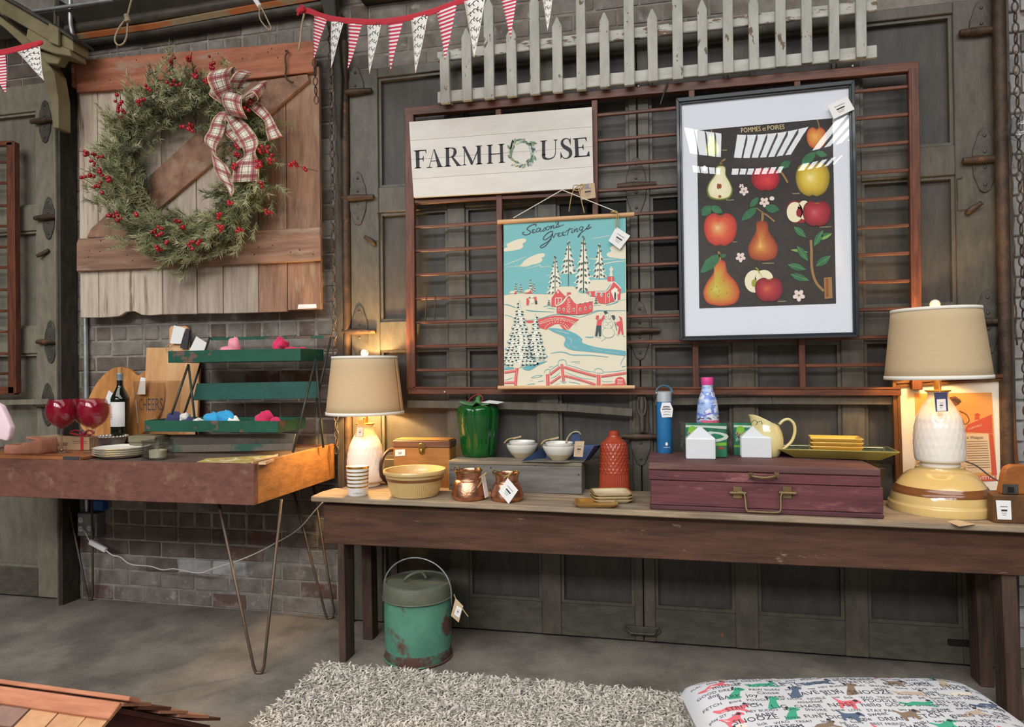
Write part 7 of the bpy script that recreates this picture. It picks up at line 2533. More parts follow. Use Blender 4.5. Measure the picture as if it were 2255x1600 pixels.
text_fit(A, 'HYDRATE', (1461, 986), (1475, 986), 2.6, 'white_label')
A.build(bb, 'mark')

def paint(nt, u, v):
    tc = nt.nodes.new('ShaderNodeTexCoord')
    def nz(scale, off):
        mp = nt.nodes.new('ShaderNodeMapping'); mp.inputs['Location'].default_value = (off, off * .7, off * 1.3); mp.inputs['Scale'].default_value = (1, 1, 1.6)
        n = nt.nodes.new('ShaderNodeTexNoise'); n.inputs['Scale'].default_value = scale; n.inputs['Detail'].default_value = 4; n.inputs['Distortion'].default_value = 1.2
        nt.links.new(tc.outputs['Object'], mp.inputs[0]); nt.links.new(mp.outputs[0], n.inputs['Vector'])
        return n.outputs[0]
    def gt(x, t, s=18):
        r = nt.nodes.new('ShaderNodeMapRange'); r.inputs[1].default_value = t; r.inputs[2].default_value = t + .05
        nt.links.new(x, r.inputs[0]); return r.outputs[0]
    col = nmix(nt, gt(nz(18, 1.0), .47), '6f8fd8', 'a9c0ea')
    col = nmix(nt, gt(nz(22, 4.0), .52), col, 'e3e6ee')
    col = nmix(nt, gt(nz(24, 9.0), .6), col, '7a78c8')
    low = nmath(nt, 'MULTIPLY', nmath(nt, 'LESS_THAN', v, .5), nmath(nt, 'GREATER_THAN', v, .2))
    col = nmix(nt, nmath(nt, 'MULTIPLY', gt(nz(16, 15.0), .43), low), col, 'e0677f')
    mid = nmath(nt, 'MULTIPLY', nmath(nt, 'LESS_THAN', v, .57), nmath(nt, 'GREATER_THAN', v, .47))
    col = nmix(nt, nmath(nt, 'MULTIPLY', gt(nz(26, 21.0), .56), mid), col, '5a4a50')
    return nmix(nt, gt(nz(30, 30.0), .64), col, 'e9c9a8')


uvmat('painted_bottle', paint, .25)
mat('cap_pink', 'd8458f', .45)
c = Vector((at(1559, 950, 2.96).x, 2.96, 0))
c.z = ZTR(c.x)
pb_ = thing('painted_bottle', 'colourful painted steel bottle with a pink cap on the red trunk', 'bottle', c)
pr = smoothprof(plathe(1559, [(23.5, 980), (25, 974), (25.2, 940), (25, 900), (22, 868), (16, 846), (12.8, 836), (12.5, 826)], c, 0), 5)
mb = MB()
mb.grid(lambda u, v: Vector((c.x + pr[round(v * (len(pr) - 1))][0] * cos(2 * pi * u), c.y + pr[round(v * (len(pr) - 1))][0] * sin(2 * pi * u), c.z + pr[round(v * (len(pr) - 1))][1])), 40, len(pr) - 1, lambda u, v: (u, pr[round(v * (len(pr) - 1))][1] / pr[-1][1]))
mb.build('bottle_body', 'painted_bottle', pb_, smooth=True)
rt, zt2_ = pr[-1][0], pr[-1][1]
MB().lathe([(rt + .001, zt2_ - .001), (rt + .0025, zt2_ + .003), (rt + .0025, zt2_ + .028), (rt + .001, zt2_ + .031)], c, 32, cap1=True).build('cap', 'cap_pink', pb_, smooth='auto')

# ------------------------------------------------------------------ house-shaped sponge holders with sponge packs
mat('holder_white', 'dcdfe3', 0.12, coat=.5)
thinglass('pack_film', 'eef4ee', 1.5, .05, .04)
mat('pack_green', '1f8a6a', .3, c2='176e55', ns=12)
mat('pack_white', 'e6ece6', .3)
mat('pack_lime', '8fcf3a', .3)
mat('pack_red', 'c8323c', .3)
mat('pack_dark', '1d5a48', .3)


def sponge(px0, px1, py, lab_h, lab_p, kx0, kx1, ky0, ky1, full):
    cx = (px0 + px1) / 2
    Zt = ZTR(.2)
    p = atz(cx, py, Zt)
    w = (px1 - px0) * sc(p) / 1.03
    hh = 46 * sc(p)
    gb_ = 24 * sc(p)
    Zt = ZTR(p.x)
    c = Vector((p.x, p.y, Zt))
    th = thing('sponge_holder', lab_h, 'holder', c, group='white sponge holders')
    q = [(-w / 2, 0), (w / 2, 0), (w / 2, hh), (0, hh + gb_), (-w / 2, hh)]
    MB().box(c.x - w / 2, c.x + w / 2, c.y, c.y + .012, Zt, Zt + hh).build('front', 'holder_white', th, bevel=.004, seg=2)
    MB().prism([(c.x + x, c.y + .04, Zt + z) for x, z in q], (0, .01, 0)).build('house_back', 'holder_white', th, bevel=.003, seg=2)
    MB().box(c.x - w / 2 + .001, c.x + w / 2 - .001, c.y + .011, c.y + .042, Zt, Zt + .012).build('foot', 'holder_white', th, bevel=.003)
    MB().hexa([(c.x - w / 2, c.y + .003, Zt + hh - .004), (c.x + w / 2, c.y + .003, Zt + hh - .004), (c.x + w / 2, c.y + .046, Zt + hh), (c.x - w / 2, c.y + .046, Zt + hh), (c.x - w / 2, c.y + .003, Zt + hh), (c.x + w / 2, c.y + .003, Zt + hh), (c.x + .004, c.y + .046, Zt + hh + gb_), (c.x - .004, c.y + .046, Zt + hh + gb_)]).build('roof', 'holder_white', th, bevel=.002)
    # pack
    Yk = c.y + .056
    a, b = at(kx0, ky1, Yk), at(kx1, ky0, Yk)
    zlo = max(a.z, Zt + .001)
    pk2 = thing('sponge_pack', lab_p, 'sponge', ((a.x + b.x) / 2, Yk + .01, Zt), group='sponge packs')
    MB().box(a.x, b.x, Yk, Yk + .026, Zt + .001, b.z).build('sponge_block', 'pack_green', pk2, bevel=.003)
    A = Art(Yk - .0006)
    W, Hh = kx1 - kx0, ky1 - ky0
    U = lambda u, v: (kx0 + W * u, ky0 + Hh * v)
    A.poly([U(.0, .06), U(1, .1), U(1, .22), U(.55, .16), U(0, .14)], 'pack_white', 1)
    A.poly([U(.35, .45), U(.6, .3), U(1, .4), U(1, .6), U(.6, .75), U(.4, .8)], 'pack_white', 1, 2)
    A.poly([U(.45, .5), U(.7, .38), U(.95, .5), U(.7, .6)], 'pack_green', 2, 2)
    A.ell(*U(.16, .25), W * .1, Hh * .16, 'pack_lime', 2)
    A.poly([U(.6, .75), U(1, .72), U(1, .84), U(.6, .86)], 'pack_lime', 2)
    A.poly([U(0, .82), U(.3, .82), U(.3, .9), U(0, .9)], 'pack_lime', 2)
    A.poly([U(.8, .9), U(.94, .9), U(.94, .98), U(.8, .98)], 'pack_red', 2)
    text_fit(A, 'Scotch', U(.05, .52), U(.46, .34), Hh * .2, 'pack_white', 3, .3)
    text_fit(A, 'Scotch', U(.06, .51), U(.45, .34), Hh * .18, 'pack_red', 4, .3)
    text_fit(A, 'Brite', U(.05, .68), U(.3, .56), Hh * .12, 'pack_white', 3, .3)
    A.build(pk2, 'print')
    film = MB()
    x0, x1, z1 = a.x - .02, b.x + .02, b.z + .006
    rr = random.Random(int(px0))

    def ff_(u, v):
        e = sin(pi * u) ** .25 if 0 < u < 1 else 0
        return Vector((x0 + (x1 - x0) * u + .004 * sin(v * 17 + u * 9), Yk - .004 - .004 * e + .003 * sin(u * 31 + v * 13) * (1 - e * .6), Zt + .002 + (z1 - Zt - .002) * v + .002 * sin(u * 40) * v))
    film.grid(ff_, 26, 14)
    film.build('wrapper', 'pack_film', pk2, smooth=True)


sponge(1511, 1576, 1011, 'white house-shaped sponge holder nearer the painted bottle', 'wrapped green sponge pack behind the sponge holder by the painted bottle', 1510, 1600, 932, 990, False)
sponge(1633, 1699, 1007, 'white house-shaped sponge holder in front of the yellow pitcher', 'wrapped green sponge pack leaning in front of the yellow pitcher', 1616, 1706, 932, 990, True)

# ------------------------------------------------------------------ yellow pitcher
mat('pitcher_yellow', 'e0d49a', 0.12, coat=.5, c2='d8ca8c', ns=4)
c = Vector((at(1690, 960, 2.95).x, 2.95, 0))
c.z = ZTR(c.x)
pt = thing('yellow_pitcher', 'pale yellow ceramic pitcher with a wide spout behind the sponge pack', 'pitcher', c)
k = sc(c) / 1.06
prP = smoothprof([(20 * k, 0), (24 * k, 3 * k), (31 * k, 18 * k), (34 * k, 38 * k), (31 * k, 58 * k), (26.5 * k, 74 * k), (25 * k, 84 * k)], 5)
hP = prP[-1][1]


def spout(r, z, t):
    f_ = max(0, (z / hP - .45) / .55)
    d = cos(t - pi)                       # spout points left
    return (r * (1 + .62 * f_ ** 2 * max(0, d) ** 5), z * (1 + .16 * f_ ** 2 * d))


MB().lathe(prP, c, 64, fn=spout).build('pitcher_body', 'pitcher_yellow', pt, smooth=True, solid=.004)
hq = catmull([c + Vector((x * k, 0, z * k)) for x, z in ((26, 74), (36, 84), (48, 86), (58, 76), (60, 58), (54, 38), (42, 24), (31, 17))], 6)
MB().tube(hq, [.0085] * len(hq), 10, flat=.75).build('handle', 'pitcher_yellow', pt, smooth=True)
A = Art(c.y - 35.5 * k)
for pts in ([(1652, 936), (1660, 925), (1668, 930), (1664, 936)], [(1666, 930), (1676, 927), (1678, 934)], [(1698, 930), (1701, 925), (1703, 932)]):
    A.stroke(pts, 1.3, 'board_ink', 1, 4)
A.build(pt, 'drawing')

# ------------------------------------------------------------------ serving tray with four yellow dishes
mat('tray_olive', 'a89b4c', 0.25, c2='958a42', ns=5, coat=.35)
mat('tray_dark', '4a5644', 0.3, c2='3f4a3c', ns=8, coat=.3)
mat('tray_gold', 'c9964a', 0.3, c2='b5823c', ns=9, coat=.3)
mat('dish_yellow', 'e3be5a', 0.2, c2='dab04c', ns=4, coat=.4)
c = base(1838, 1013, ZTR(.7), .11)
c.z = ZTR(c.x)
ty = thing('serving_tray', 'square olive ceramic tray with a dark painted rim on the red trunk', 'tray', c, rz=-.14, rx=-.03)


def quadring(rings, m, name, parent, rx_=1.0):
    mb = MB()
    vv, ff = [], []
    for (a, b, z) in rings:
        vv += [(-a, -b, z), (a, -b, z), (a, b, z), (-a, b, z)]
    for j in range(len(rings) - 1):
        for i in range(4):
            ff.append((j * 4 + i, j * 4 + (i + 1) % 4, (j + 1) * 4 + (i + 1) % 4, (j + 1) * 4 + i))
    ff.append((3, 2, 1, 0))
    e = (len(rings) - 1) * 4
    ff.append((e, e + 1, e + 2, e + 3))
    return mb.add(vv, ff).build(name, m, parent, local=True, bevel=.0035, seg=2, smooth='auto')


tw_ = (1972 - 1713) * sc(c) / 2 / 1.12
quadring([(tw_ * .72, .085, 0), (tw_, .125, .034), (tw_, .125, .038), (tw_ * .98, .122, .038), (tw_ * .74, .088, .008)], 'tray_olive', 'tray_body', ty)
mb = MB()
for (a, b, z, a2, b2, z2) in ((tw_ * .965, .12, .0378, tw_ * .76, .091, .011),):
    o4 = [(-a, -b, z), (a, -b, z), (a, b, z), (-a, b, z)]; i4 = [(-a2, -b2, z2), (a2, -b2, z2), (a2, b2, z2), (-a2, b2, z2)]
    for i in range(4):
        mb.add([o4[i], o4[(i + 1) % 4], i4[(i + 1) % 4], i4[i]], [(0, 1, 2, 3)])
mb.build('painted_rim', 'tray_dark', ty, local=True)
MB().box(-tw_ * .74, tw_ * .74, -.088, .088, .0085, .0105).build('painted_well', 'tray_gold', ty, local=True)
wv = MB()
for s in (1,):
    pts = [Vector((-tw_ * .9 + tw_ * 1.8 * i / 40, .108 + .004 * sin(i * 1.6), .0335)) for i in range(41)]
    wv.ribbon(pts, Vector((0, .8, .6)), .004)
wv.build('white_wave', 'porcelain', ty, local=True)
for k in range(4):
    z = c.z + .0105 + k * .0165
    o = thing('yellow_dish', ['bottom', 'second', 'third', 'top'][k] + ' square yellow dish of the four stacked on the olive tray', 'dish', (c.x + .004, c.y + .01, z), rz=-.12, group='stacked yellow dishes')
    s = .098
    quadring([(s * .78, .05, 0), (s, .066, .018), (s, .066, .0215), (s * .95, .062, .0215), (s * .76, .048, .006)], 'dish_yellow', 'dish', o)

# ------------------------------------------------------------------ framed advertisement leaning behind the lamp
mat('oak_frame', '6b4526', 0.45, c2='573719', ns=7, st=(1, 1, .2), coat=.2)
mat('ad_mat', 'ece6d8', 0.8)
mat('ad_cream', 'e2c9a4', 0.7, c2='dcbf96', ns=5)
mat('ad_orange', 'dea25e', 0.7, c2='d99a54', ns=5)
mat('ad_red', 'c8553c', 0.7)
mat('ad_brown', '7a4a34', 0.7)
mat('ad_ink', '4a3a30', 0.7)
Ya = 3.075
af = thing('framed_advertisement', 'brown framed vintage farm advertisement leaning on the door behind the right lamp', 'picture', at(2100, 1092, Ya))
O4 = [(1965, 836), (2228, 822), (2250, 1092), (1974, 1092)]
I4 = [(1982, 852), (2212, 838), (2232, 1080), (1990, 1080)]
for k in range(4):
    mb = MB()
    a, b, c_, d = O4[k], O4[(k + 1) % 4], I4[(k + 1) % 4], I4[k]
    md = lambda p, q, t: (p[0] + (q[0] - p[0]) * t, p[1] + (q[1] - p[1]) * t)
    mb.prism([at(*p, Ya - .012) for p in (a, b, md(b, c_, .55), md(a, d, .55))], (0, .026, 0))
    mb.prism([at(*p, Ya - .005) for p in (md(a, d, .55), md(b, c_, .55), c_, d)], (0, .018, 0))
    mb.build('frame_side', 'oak_frame', af, bevel=.0015)
MB().prism([at(*p, Ya + .008) for p in I4], (0, .006, 0)).build('mat_board', 'ad_mat', af)
A = Art(Ya + .0075)
A.poly([(2014, 866), (2184, 864), (2196, 1056), (2020, 1058)], 'ad_orange', 1)
A.poly([(2014, 956), (2176, 954), (2186, 1040), (2016, 1042)], 'ad_cream', 2)
A.poly([(2124, 950), (2130, 935), (2184, 912), (2186, 954)], 'ad_red', 3)
A.poly([(2146, 924), (2148, 914), (2144, 914), (2152, 908), (2160, 914), (2156, 914), (2157, 922)], 'ad_red', 4)
A.poly([(2178, 955), (2186, 955), (2196, 1045), (2184, 1045)], 'ad_red', 4)
A.poly([(2088, 884), (2092, 874), (2104, 872), (2116, 880), (2112, 890), (2098, 896)], 'ad_brown', 4)
A.poly([(2094, 880), (2104, 876), (2118, 884), (2110, 888)], 'ad_ink', 5)
A.poly([(2060, 930), (2075, 905), (2100, 900), (2118, 912), (2130, 936), (2120, 956), (2060, 956)], 'ad_orange', 5)
A.stroke([(2112, 904), (2128, 912), (2134, 926), (2124, 934), (2120, 922)], 2, 'ad_brown', 6, 4)
A.poly([(2140, 1048), (2192, 1046), (2194, 1058), (2140, 1060)], 'ad_red', 5)
text_fit(A, 'o Weapon', (2129, 966), (2165, 966), 7, 'ad_ink', 4)
text_fit(A, 'FARMALL', (2133, 947), (2164, 936), 4.5, 'ad_cream', 5)
text_fit(A, 'HARVESTER', (2136, 1056), (2192, 1054), 7, 'ad_mat', 6)
for k in range(12):
    A.stroke([(2130, 972 + k * 5.2), (2174 + k * .6, 971 + k * 5.2)], 1.0, 'ad_brown', 4, 0)
    A.stroke([(2020, 972 + k * 5.2), (2060, 972 + k * 5.2)], 1.0, 'ad_brown', 4, 0)
A.build(af, 'print')
mb = MB()
g4 = [at(*p, Ya + .003) for p in I4]
mb.add(g4, [(0, 1, 2, 3)]).build('glass_pane', 'picture_glass', af)

# ------------------------------------------------------------------ old wooden plane block and paper tag
mat('rust_wood', 'a5642c', 0.5, c2='7a4420', ns=10, c3='4a3020', ns3=8, th3=(.6, .7), bump=.2, bs=50)
mat('brown_block', '55381f', 0.6, c2='6b4726', ns=18, bump=.15, bs=60)
c = atz(2226, 1152, .69)
c.z = zb(c.x)
k = sc(c)
bk = thing('wooden_tool', 'orange-brown wooden tool block with an iron slot at the bench\'s right end', 'tool', c)
MB().hexa([(c.x - 33 * k, c.y, c.z), (c.x + 60 * k, c.y - .0, c.z), (c.x + 60 * k, c.y + .05, c.z), (c.x - 33 * k, c.y + .05, c.z), (c.x - 33 * k, c.y, c.z + 62 * k), (c.x + 60 * k, c.y, c.z + 62 * k), (c.x + 60 * k, c.y + .05, c.z + 66 * k), (c.x - 33 * k, c.y + .05, c.z + 66 * k)]).build('block', 'brown_block', bk, bevel=.004)
up = MB().prism([(c.x + x * k, c.y + .012, c.z + z * k) for x, z in ((-16, 63), (60, 63), (60, 128), (10, 128), (-2, 122), (-8, 108))], (0, .035, 0)).build('upright', 'rust_wood', bk, bevel=.004)
MB().box(c.x - 12 * k, c.x + 18 * k, c.y + .006, c.y + .012, c.z + 64 * k, c.z + 86 * k).build('iron_plate', 'old_iron', bk, bevel=.002)
MB().box(c.x - 3 * k, c.x + 9 * k, c.y + .0045, c.y + .006, c.z + 68 * k, c.z + 80 * k).build('slot', 'dark_gap', bk)
price_tag(bk, ((2193, 1101), (2226, 1102), (2228, 1144), (2197, 1143)), c.y - .003)
q = [atz(x, y, zb(1.05) + .001) for x, y in ((2084, 1148), (2108, 1144), (2148, 1154), (2112, 1159))]
for p in q:
    p.z = zb(p.x) + .0006
tp = thing('paper_tag', 'cream paper tag lying on the bench in front of the upturned bowl', 'tag', q[0])
MB().prism(q, (0, 0, .0008)).build('card', 'kraft', tp)

# ------------------------------------------------------------------ green pail
mat('pail_green', '5a8f7a', 0.55, c2='4a7d69', ns=7, c3='5d433a', ns3=6, th3=(.54, .6), bump=.15, bs=60)
mat('pail_rust', '5d4038', 0.7, c2='4f7a66', ns=6, mx=(.52, .58), bump=.2, bs=60)
mat('pail_lid', '63685a', 0.6, c2='545848', ns=9, c3='6f6a58', ns3=7, th3=(.56, .68), bump=.2, bs=60)
c = base(922, 1473, 0, .135)
k = sc(c)
pl_ = thing('green_pail', 'old green metal pail with a lid and wire bail under the bench', 'pail', (c.x, c.y, 0))
R_ = 74 * k / 1.01
hB = zat(922, 1302, c)
c0 = Vector((c.x, c.y, 0))
MB().lathe([(R_ * .97, 0), (R_ * .985, .006), (R_ * .985, .05)], c0, 56, cap0=True).build('pail_foot', 'pail_rust', pl_, smooth='auto')
MB().lathe([(R_ * .985, .05), (R_, .14), (R_, hB)], c0, 56, cap0=False, cap1=True).build('pail_body', 'pail_green', pl_, smooth='auto')
MB().tube([c0 + Vector(((R_ + .001) * cos(t), (R_ + .001) * sin(t), .008)) for t in [2 * pi * i / 48 for i in range(48)]], .004, 6, closed=True).build('foot_ring', 'pail_rust', pl_, smooth=True)
hL = hB + .05
ldm = MB().lathe([(R_ + .004, hB - .012), (R_ + .005, hL - .012), (R_ + .001, hL), (R_ * .95, hL + .003), (R_ * .92, hL - .004), (R_ * .9, hL - .004), (.001, hL - .003)], c0, 56, cap0=False).build('lid', 'pail_lid', pl_, smooth='auto')
MB().tube([c0 + Vector(((R_ + .006) * cos(t), (R_ + .006) * sin(t), hB - .012)) for t in [2 * pi * i / 48 for i in range(48)]], .0035, 6, closed=True).build('lid_bead', 'pail_lid', ldm, smooth=True)
MB().tube(catmull([c0 + Vector((x, y, hL + z)) for x, y, z in ((-.05, -.03, .006), (-.03, -.025, .026), (0, 0, .034), (.02, .01, .03), (.035, .012, .008))], 5), .0065, 8).build('lid_handle', 'pail_lid', ldm, smooth=True)
bz = hB + .01
bail = [c0 + Vector(((R_ + .01) * cos(t), -.01, bz + (zat(922, 1226, c) - bz) * sin(t))) for t in [pi * i / 30 for i in range(31)]]
MB().tube([c0 + Vector((R_ + .012, -.012, bz - .06))] + bail + [c0 + Vector((-R_ - .012, -.012, bz - .06))], .0035, 8).build('bail', 'galvanized', pl_, smooth=True)
pg = price_tag(pl_, ((1003, 1316), (1020, 1334), (1010, 1370), (993, 1355)), c.y - .03, m='kraft', lines=False)
price_tag(pg, ((1006, 1333), (1017, 1340), (1011, 1360), (1000, 1352)), c.y - .032)
MB().tube(catmull([at(x, y, c.y - .028) for x, y in ((1000, 1308), (1004, 1318), (1020, 1342), (1031, 1357))], 4), .002, 5).build('tag_twine', 'twine', pg)

# ------------------------------------------------------------------ shaggy rug
mat('shag_light', 'dcd5ca', 0.95, c2='c6beb2', ns=30)
mat('shag_mid', 'aaa298', 0.95, c2='958d84', ns=30)
mat('shag_base', '8a837a', 0.95)
random.seed(33)
rc = [atz(712, 1468, .02), atz(1515, 1538, .02), None, None]
A0, A1 = rc[0], Vector((atz(1515, 1538, .02).x + .9, atz(1515, 1538, .02).y + .0, .02))
A1 = A0 + (atz(1500, 1537, .02) - A0) * 1.5
D0 = atz(562, 1600, .02)
dn = (D0 - A0) * 1.6
rug = thing('shag_rug', 'thick grey-cream shag rug on the concrete floor', 'rug', A0)
B0, B1 = A0 + dn, A1 + dn
MB().hexa([Vector((p.x, p.y, 0.001)) for p in (B0, B1, A1, A0)] + [Vector((p.x, p.y, .022)) for p in (B0, B1, A1, A0)]).build('backing', 'shag_base', rug)
tuft = {'shag_light': MB(), 'shag_mid': MB()}
eu, ev = (A1 - A0), dn
cnt = 0
while cnt < 23000:
    u, v = random.random(), random.random()
    p = A0 + eu * u + ev * v
    px, py = project((p.x, p.y, .04))
    if px > 1700:
        continue
    cnt += 1
    mb = tuft['shag_light' if random.random() < .7 else 'shag_mid']
    t = random.uniform(0, 2 * pi)
    d = Vector((cos(t), sin(t), 0))
    s = Vector((-sin(t), cos(t), 0)) * random.uniform(.003, .0045)
    h_ = random.uniform(.022, .04)
    l = random.uniform(.006, .02)
    b0 = Vector((p.x, p.y, .015))
    b1 = b0 + d * l * .45 + Vector((0, 0, h_ * .75))
    b2 = b1 + d * l * .9 + Vector((0, 0, h_ * .1)) + s * random.uniform(-1.5, 1.5)
    n = d * .0035
    mb.add([b0 - s, b0 + s, b0 + n, b1 - s * 1.15, b1 + s * 1.15, b1 + n * 1.3 + Vector((0, 0, .003)), b2 - s * .5, b2 + s * .5, b2 + n], [(0, 1, 4, 3), (1, 2, 5, 4), (2, 0, 3, 5), (3, 4, 7, 6), (4, 5, 8, 7), (5, 3, 6, 8), (6, 7, 8)])
for k, mb in tuft.items():
    tag(mb.build('pile', k, rug), kind='stuff')

# ------------------------------------------------------------------ printed dog bed cushion
mat('bed_white', 'dcdde2', 0.9, sheen=.1)
mat('bed_ink', '3a3c46', 0.9)
mat('bed_coral', 'e8707c', 0.9)
mat('bed_teal', '47b08e', 0.9)
mat('bed_slate', '5d6f8a', 0.9)
mat('bed_brown', '8f7a68', 0.9)
mat('bed_tan', 'cdb9a4', 0.9)
mat('bed_cream', 'efe5d6', 0.9)
HC = .18
q0 = atz(1503, 1535, .12); q1 = atz(2140, 1530, .12)
bed = thing('dog_bed', 'puffy white dog bed cushion printed with colourful dogs and words', 'cushion', (q0.x, q0.y, 0))
ex = Vector((q1.x - q0.x, q1.y - q0.y, 0))
BWd = ex.length
ex.normalize()
ey = Vector((ex.y, -ex.x, 0))
if ey.y > 0:
    ey = -ey
BDp = .75
org = Vector((q0.x, q0.y, 0)) - ey * .045 + ex * .0


def bedtop(u, v):                      # u along the width in metres, v towards the viewer in metres
    fu, fv = u / BWd, v / BDp
    e = (1 - (2 * fu - 1) ** 6) if 0 <= fu <= 1 else 0
    g = (1 - (2 * fv - 1) ** 6) if 0 <= fv <= 1 else 0
    h = HC * .5 * max(0, e * g) ** .42
    h += .006 * sin(u * 13 + 1) * sin(v * 11) * e * g
    p = org + ex * u + ey * v
    return Vector((p.x, p.y, HC * .5 + h + .024))


mb = MB()
mb.grid(lambda u, v: bedtop(u * BWd, (1 - v) * BDp), 60, 44)
mb.grid(lambda u, v: (lambda p: Vector((p.x, p.y, max(0.024, HC + .048 - p.z))))(bedtop((1 - u) * BWd, (1 - v) * BDp)), 60, 44)
mb.build('cushion', 'bed_white', bed, smooth=True)
prints = {}


def put(verts, faces, u0, v0, s, rot, m, lift=.0008, sy=1.0):
    cr, sr = cos(rot), sin(rot)
    vv = []
    for x, y in verts:
        a, b = x * s, y * s * sy
        u, v = u0 + a * cr - b * sr, v0 - (a * sr + b * cr)
        if not (.004 < u < BWd - .004 and .004 < v < BDp):
            return
        vv.append(bedtop(u, v) + Vector((0, 0, lift)) - ey * -0.0003)
    prints.setdefault(m, MB()).add(vv, faces)


DOGS = [[(0, 0), (.12, .0), (.14, .16), (.42, .16), (.45, 0), (.58, 0), (.6, .28), (.72, .42), (.82, .38), (.86, .5), (.7, .66), (.56, .56), (.2, .5), (.02, .68), (-.04, .66), (.04, .4)],
        [(0, 0), (.3, 0), (.3, .1), (.38, .3), (.5, .55), (.66, .6), (.7, .72), (.52, .86), (.36, .84), (.26, .6), (.08, .4), (-.16, .1), (-.14, .02)],
        [(-.1, .1), (.2, .18), (.6, .2), (.85, .1), (.95, .14), (.75, .32), (.95, .5), (.8, .58), (.6, .46), (.2, .44), (-.05, .3), (-.3, .36), (-.32, .28)]]


def dog(u, v, s, rot, m, k):
    P = catmull([Vector((x, y, 0)) for x, y in DOGS[k]], 3, True)
    pts = [(p.x, p.y) for p in P]
    put(pts, [tuple(range(len(pts)))], u, v, s, rot, m)
    ear = [(.58, .55), (.66, .44), (.78, .5), (.72, .62)] if k == 0 else [(.3, .74), (.2, .66), (.24, .88), (.36, .92)] if k == 1 else [(.8, .56), (.7, .6), (.78, .72), (.92, .64)]
    put(ear, [(0, 1, 2, 3)], u, v, s, rot, 'bed_ink', .0014)
    ey_ = (.72, .52) if k == 0 else (.5, .74) if k == 1 else (.86, .5)
    put([(ey_[0] + .03 * cos(t), ey_[1] + .03 * sin(t)) for t in [2 * pi * i / 7 for i in range(7)]], [tuple(range(7))], u, v, s, rot, 'bed_ink', .0016)


WORDS = [w for w in TEXTS if w[0] in ('CHASE', 'NOSE', 'hello', 'GOOD DREAMS', 'PAW buddy', 'play SIT', 'nap', 'HEY BUDDY', 'PLAY', 'SNORE', 'bone', 'LOVE', 'STAY PAL', 'lets go!', 'dog', 'Chose', 'eared', 'stay', 'wag',
                                         'best bud', 'BARK', 'joy', 'sweet', 'BRAVE', 'RUN', 'SNOOZE', 'love', 'FUN', 'DIG', 'doggie', 'DREAM', 'FETCH', 'guard', 'POOCH', 'TOP DOG', 'NOBLE', 'kiss', 'lick', 'WAG', 'TREAT', 'SNIFF', 'pal', 'funny', 'BEST FRIEND', 'walk?', 'hey', 'mischief', 'POODLE', 'LETS GO!', 'STRETCH', 'BIG')]


def word(s, u, v, h, rot=.0):
    vv, ff, wd = text(s)
    put(vv, ff, u, v, h, rot, 'bed_ink')
    return wd * h


random.seed(8)
cols = ['bed_coral', 'bed_teal', 'bed_slate', 'bed_brown', 'bed_tan', 'bed_cream', 'bed_brown', 'bed_coral', 'bed_teal']
v = .02
row = 0
wi = 0
while v < .56:
    u = .02 + .03 * (row % 3)
    h = .013 + .004 * ((row * 7) % 3)
    nxt = row % 2
    since = random.randint(0, 2)
    while u < BWd - .05:
        if row % 3 == 1 and since >= 1:
            k = random.randrange(3)
            dog(u + .015, v + .03, .085, random.uniform(-.3, .3), cols[(wi + row) % 9], k)
            u += .105
            since = 0
        else:
            w_ = WORDS[wi % len(WORDS)][0]
            wi += 1
            hh = h * random.uniform(.85, 1.15)
            u += word(w_, u, v + random.uniform(-.004, .004), hh, random.uniform(-.06, .12)) + random.uniform(.012, .024)
            since += 1
    v += .024
    row += 1
for m, mb in prints.items():
    tag(mb.build('fabric_print', m, bed), kind='stuff')

# ------------------------------------------------------------------ shingled little roof at the lower left
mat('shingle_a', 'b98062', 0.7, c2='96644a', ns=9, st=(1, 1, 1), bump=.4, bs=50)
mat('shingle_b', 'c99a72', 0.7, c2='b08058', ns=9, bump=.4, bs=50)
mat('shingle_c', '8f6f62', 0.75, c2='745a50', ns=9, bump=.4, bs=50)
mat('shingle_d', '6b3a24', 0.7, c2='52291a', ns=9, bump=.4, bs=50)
mat('ridge_wood', 'c08060', 0.6, c2='a5684a', ns=7, st=(.15, 1, 1), c3='d8b48a', ns3=10, th3=(.7, .73), bump=.2, bs=50)
mat('gable_red', '5a2620', 0.7, c2='481d19', ns=14, bump=.2, bs=60)
random.seed(13)
ZR = .42
apex = atz(256, 1556, ZR)
left = atz(-60, 1512, ZR)
dirx = Vector((left.x - apex.x, left.y - apex.y, 0)).normalized()      # along the ridge, away to the left
nf = Vector((-dirx.y, dirx.x, 0))
if nf.y > 0:
    nf = -nf                                                            # towards the viewer
HWD, DROP, LEN = .34, .22, 1.1
hs = thing('little_roofed_house', 'little wooden house with a cedar shingle roof at the lower left corner', 'house', (apex.x, apex.y, 0))
eN = Vector((0, 0, -DROP)) + nf * HWD
eF = Vector((0, 0, -DROP)) - nf * HWD
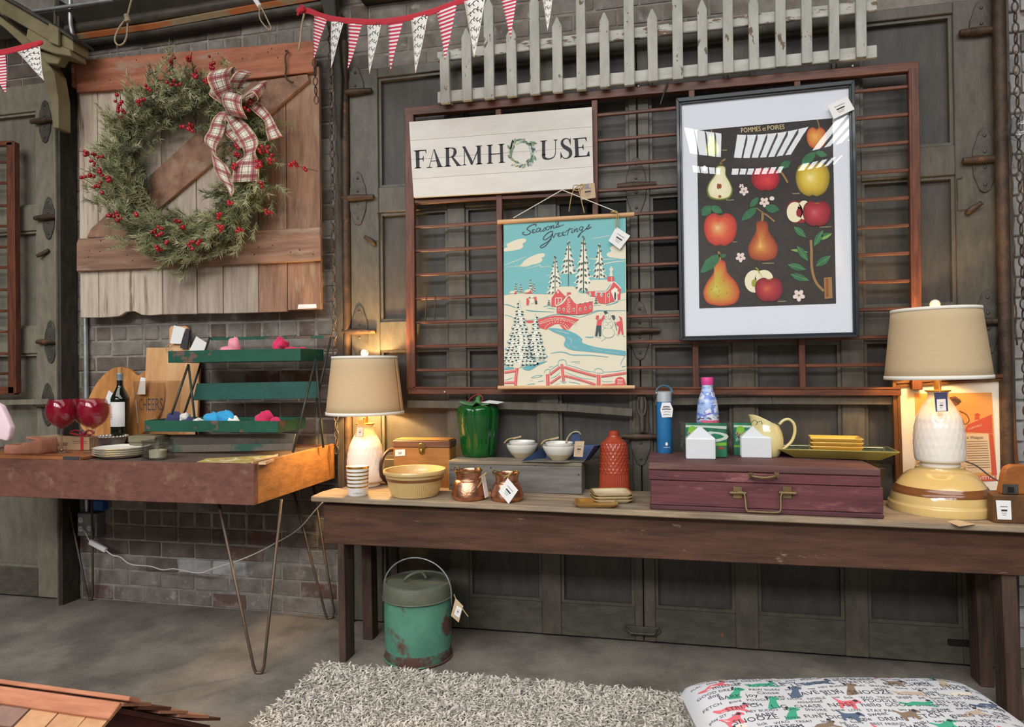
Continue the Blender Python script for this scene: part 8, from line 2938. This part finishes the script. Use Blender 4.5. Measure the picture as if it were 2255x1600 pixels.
# walls
inset = dirx * .03
g0 = apex + inset
MB().prism([g0 + Vector((0, 0, -.015)), g0 + eN * .93 + Vector((0, 0, -.015)), Vector(((g0 + eN * .93).x, (g0 + eN * .93).y, 0)), Vector(((g0 + eF * .93).x, (g0 + eF * .93).y, 0)), g0 + eF * .93 + Vector((0, 0, -.015))], dirx * .012).build('gable_wall', 'gable_red', hs)
for e_ in (eN, eF):
    a = g0 + e_ * .9
    b = a + dirx * LEN
    MB().hexa([Vector((a.x, a.y, 0)), Vector((b.x, b.y, 0)), Vector((b.x, b.y, 0)) + nf * .012, Vector((a.x, a.y, 0)) + nf * .012, Vector((a.x, a.y, a.z - .03)), Vector((b.x, b.y, a.z - .03)), Vector((b.x, b.y, a.z - .03)) + nf * .012, Vector((a.x, a.y, a.z - .03)) + nf * .012]).build('side_wall', 'gable_red', hs)
# roof decks
for e_ in (eN, eF):
    nrm = dirx.cross(e_.normalized())
    if nrm.z < 0:
        nrm = -nrm
    MB().hexa([apex - nrm * .012, apex + dirx * LEN - nrm * .012, apex + dirx * LEN + e_ - nrm * .012, apex + e_ - nrm * .012, apex, apex + dirx * LEN, apex + dirx * LEN + e_, apex + e_]).build('roof_deck', 'gable_red', hs)
    ln = e_.length
    eu_ = e_.normalized()
    rows = 5
    for r in range(rows):
        x = -.018
        while x < LEN:
            w = random.uniform(.055, .1)
            t0 = r / rows * ln - .02
            t1 = (r + 1) / rows * ln + random.uniform(.012, .03)
            lift0, lift1 = .003, .016
            th = .008
            a = apex + dirx * x + eu_ * max(t0, 0) + nrm * lift0
            b = apex + dirx * (x + w - .004) + eu_ * max(t0, 0) + nrm * lift0
            c1 = apex + dirx * (x + w - .004 + random.uniform(-.003, .003)) + eu_ * t1 + nrm * lift1
            d1 = apex + dirx * (x + random.uniform(-.003, .003)) + eu_ * (t1 + random.uniform(-.006, .006)) + nrm * lift1
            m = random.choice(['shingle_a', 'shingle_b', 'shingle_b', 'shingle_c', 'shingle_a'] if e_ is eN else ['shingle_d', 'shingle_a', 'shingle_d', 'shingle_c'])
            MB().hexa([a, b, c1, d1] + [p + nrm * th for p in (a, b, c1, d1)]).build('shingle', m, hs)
            x += w
    rb1 = apex - dirx * .028 + nrm * .016
    MB().hexa([rb1, rb1 + dirx * (LEN + .03), rb1 + dirx * (LEN + .03) + eu_ * .042, rb1 + eu_ * .042] + [p + nrm * .011 for p in (rb1, rb1 + dirx * (LEN + .03), rb1 + dirx * (LEN + .03) + eu_ * .042, rb1 + eu_ * .042)]).build('ridge_board', 'ridge_wood', hs, bevel=.002)
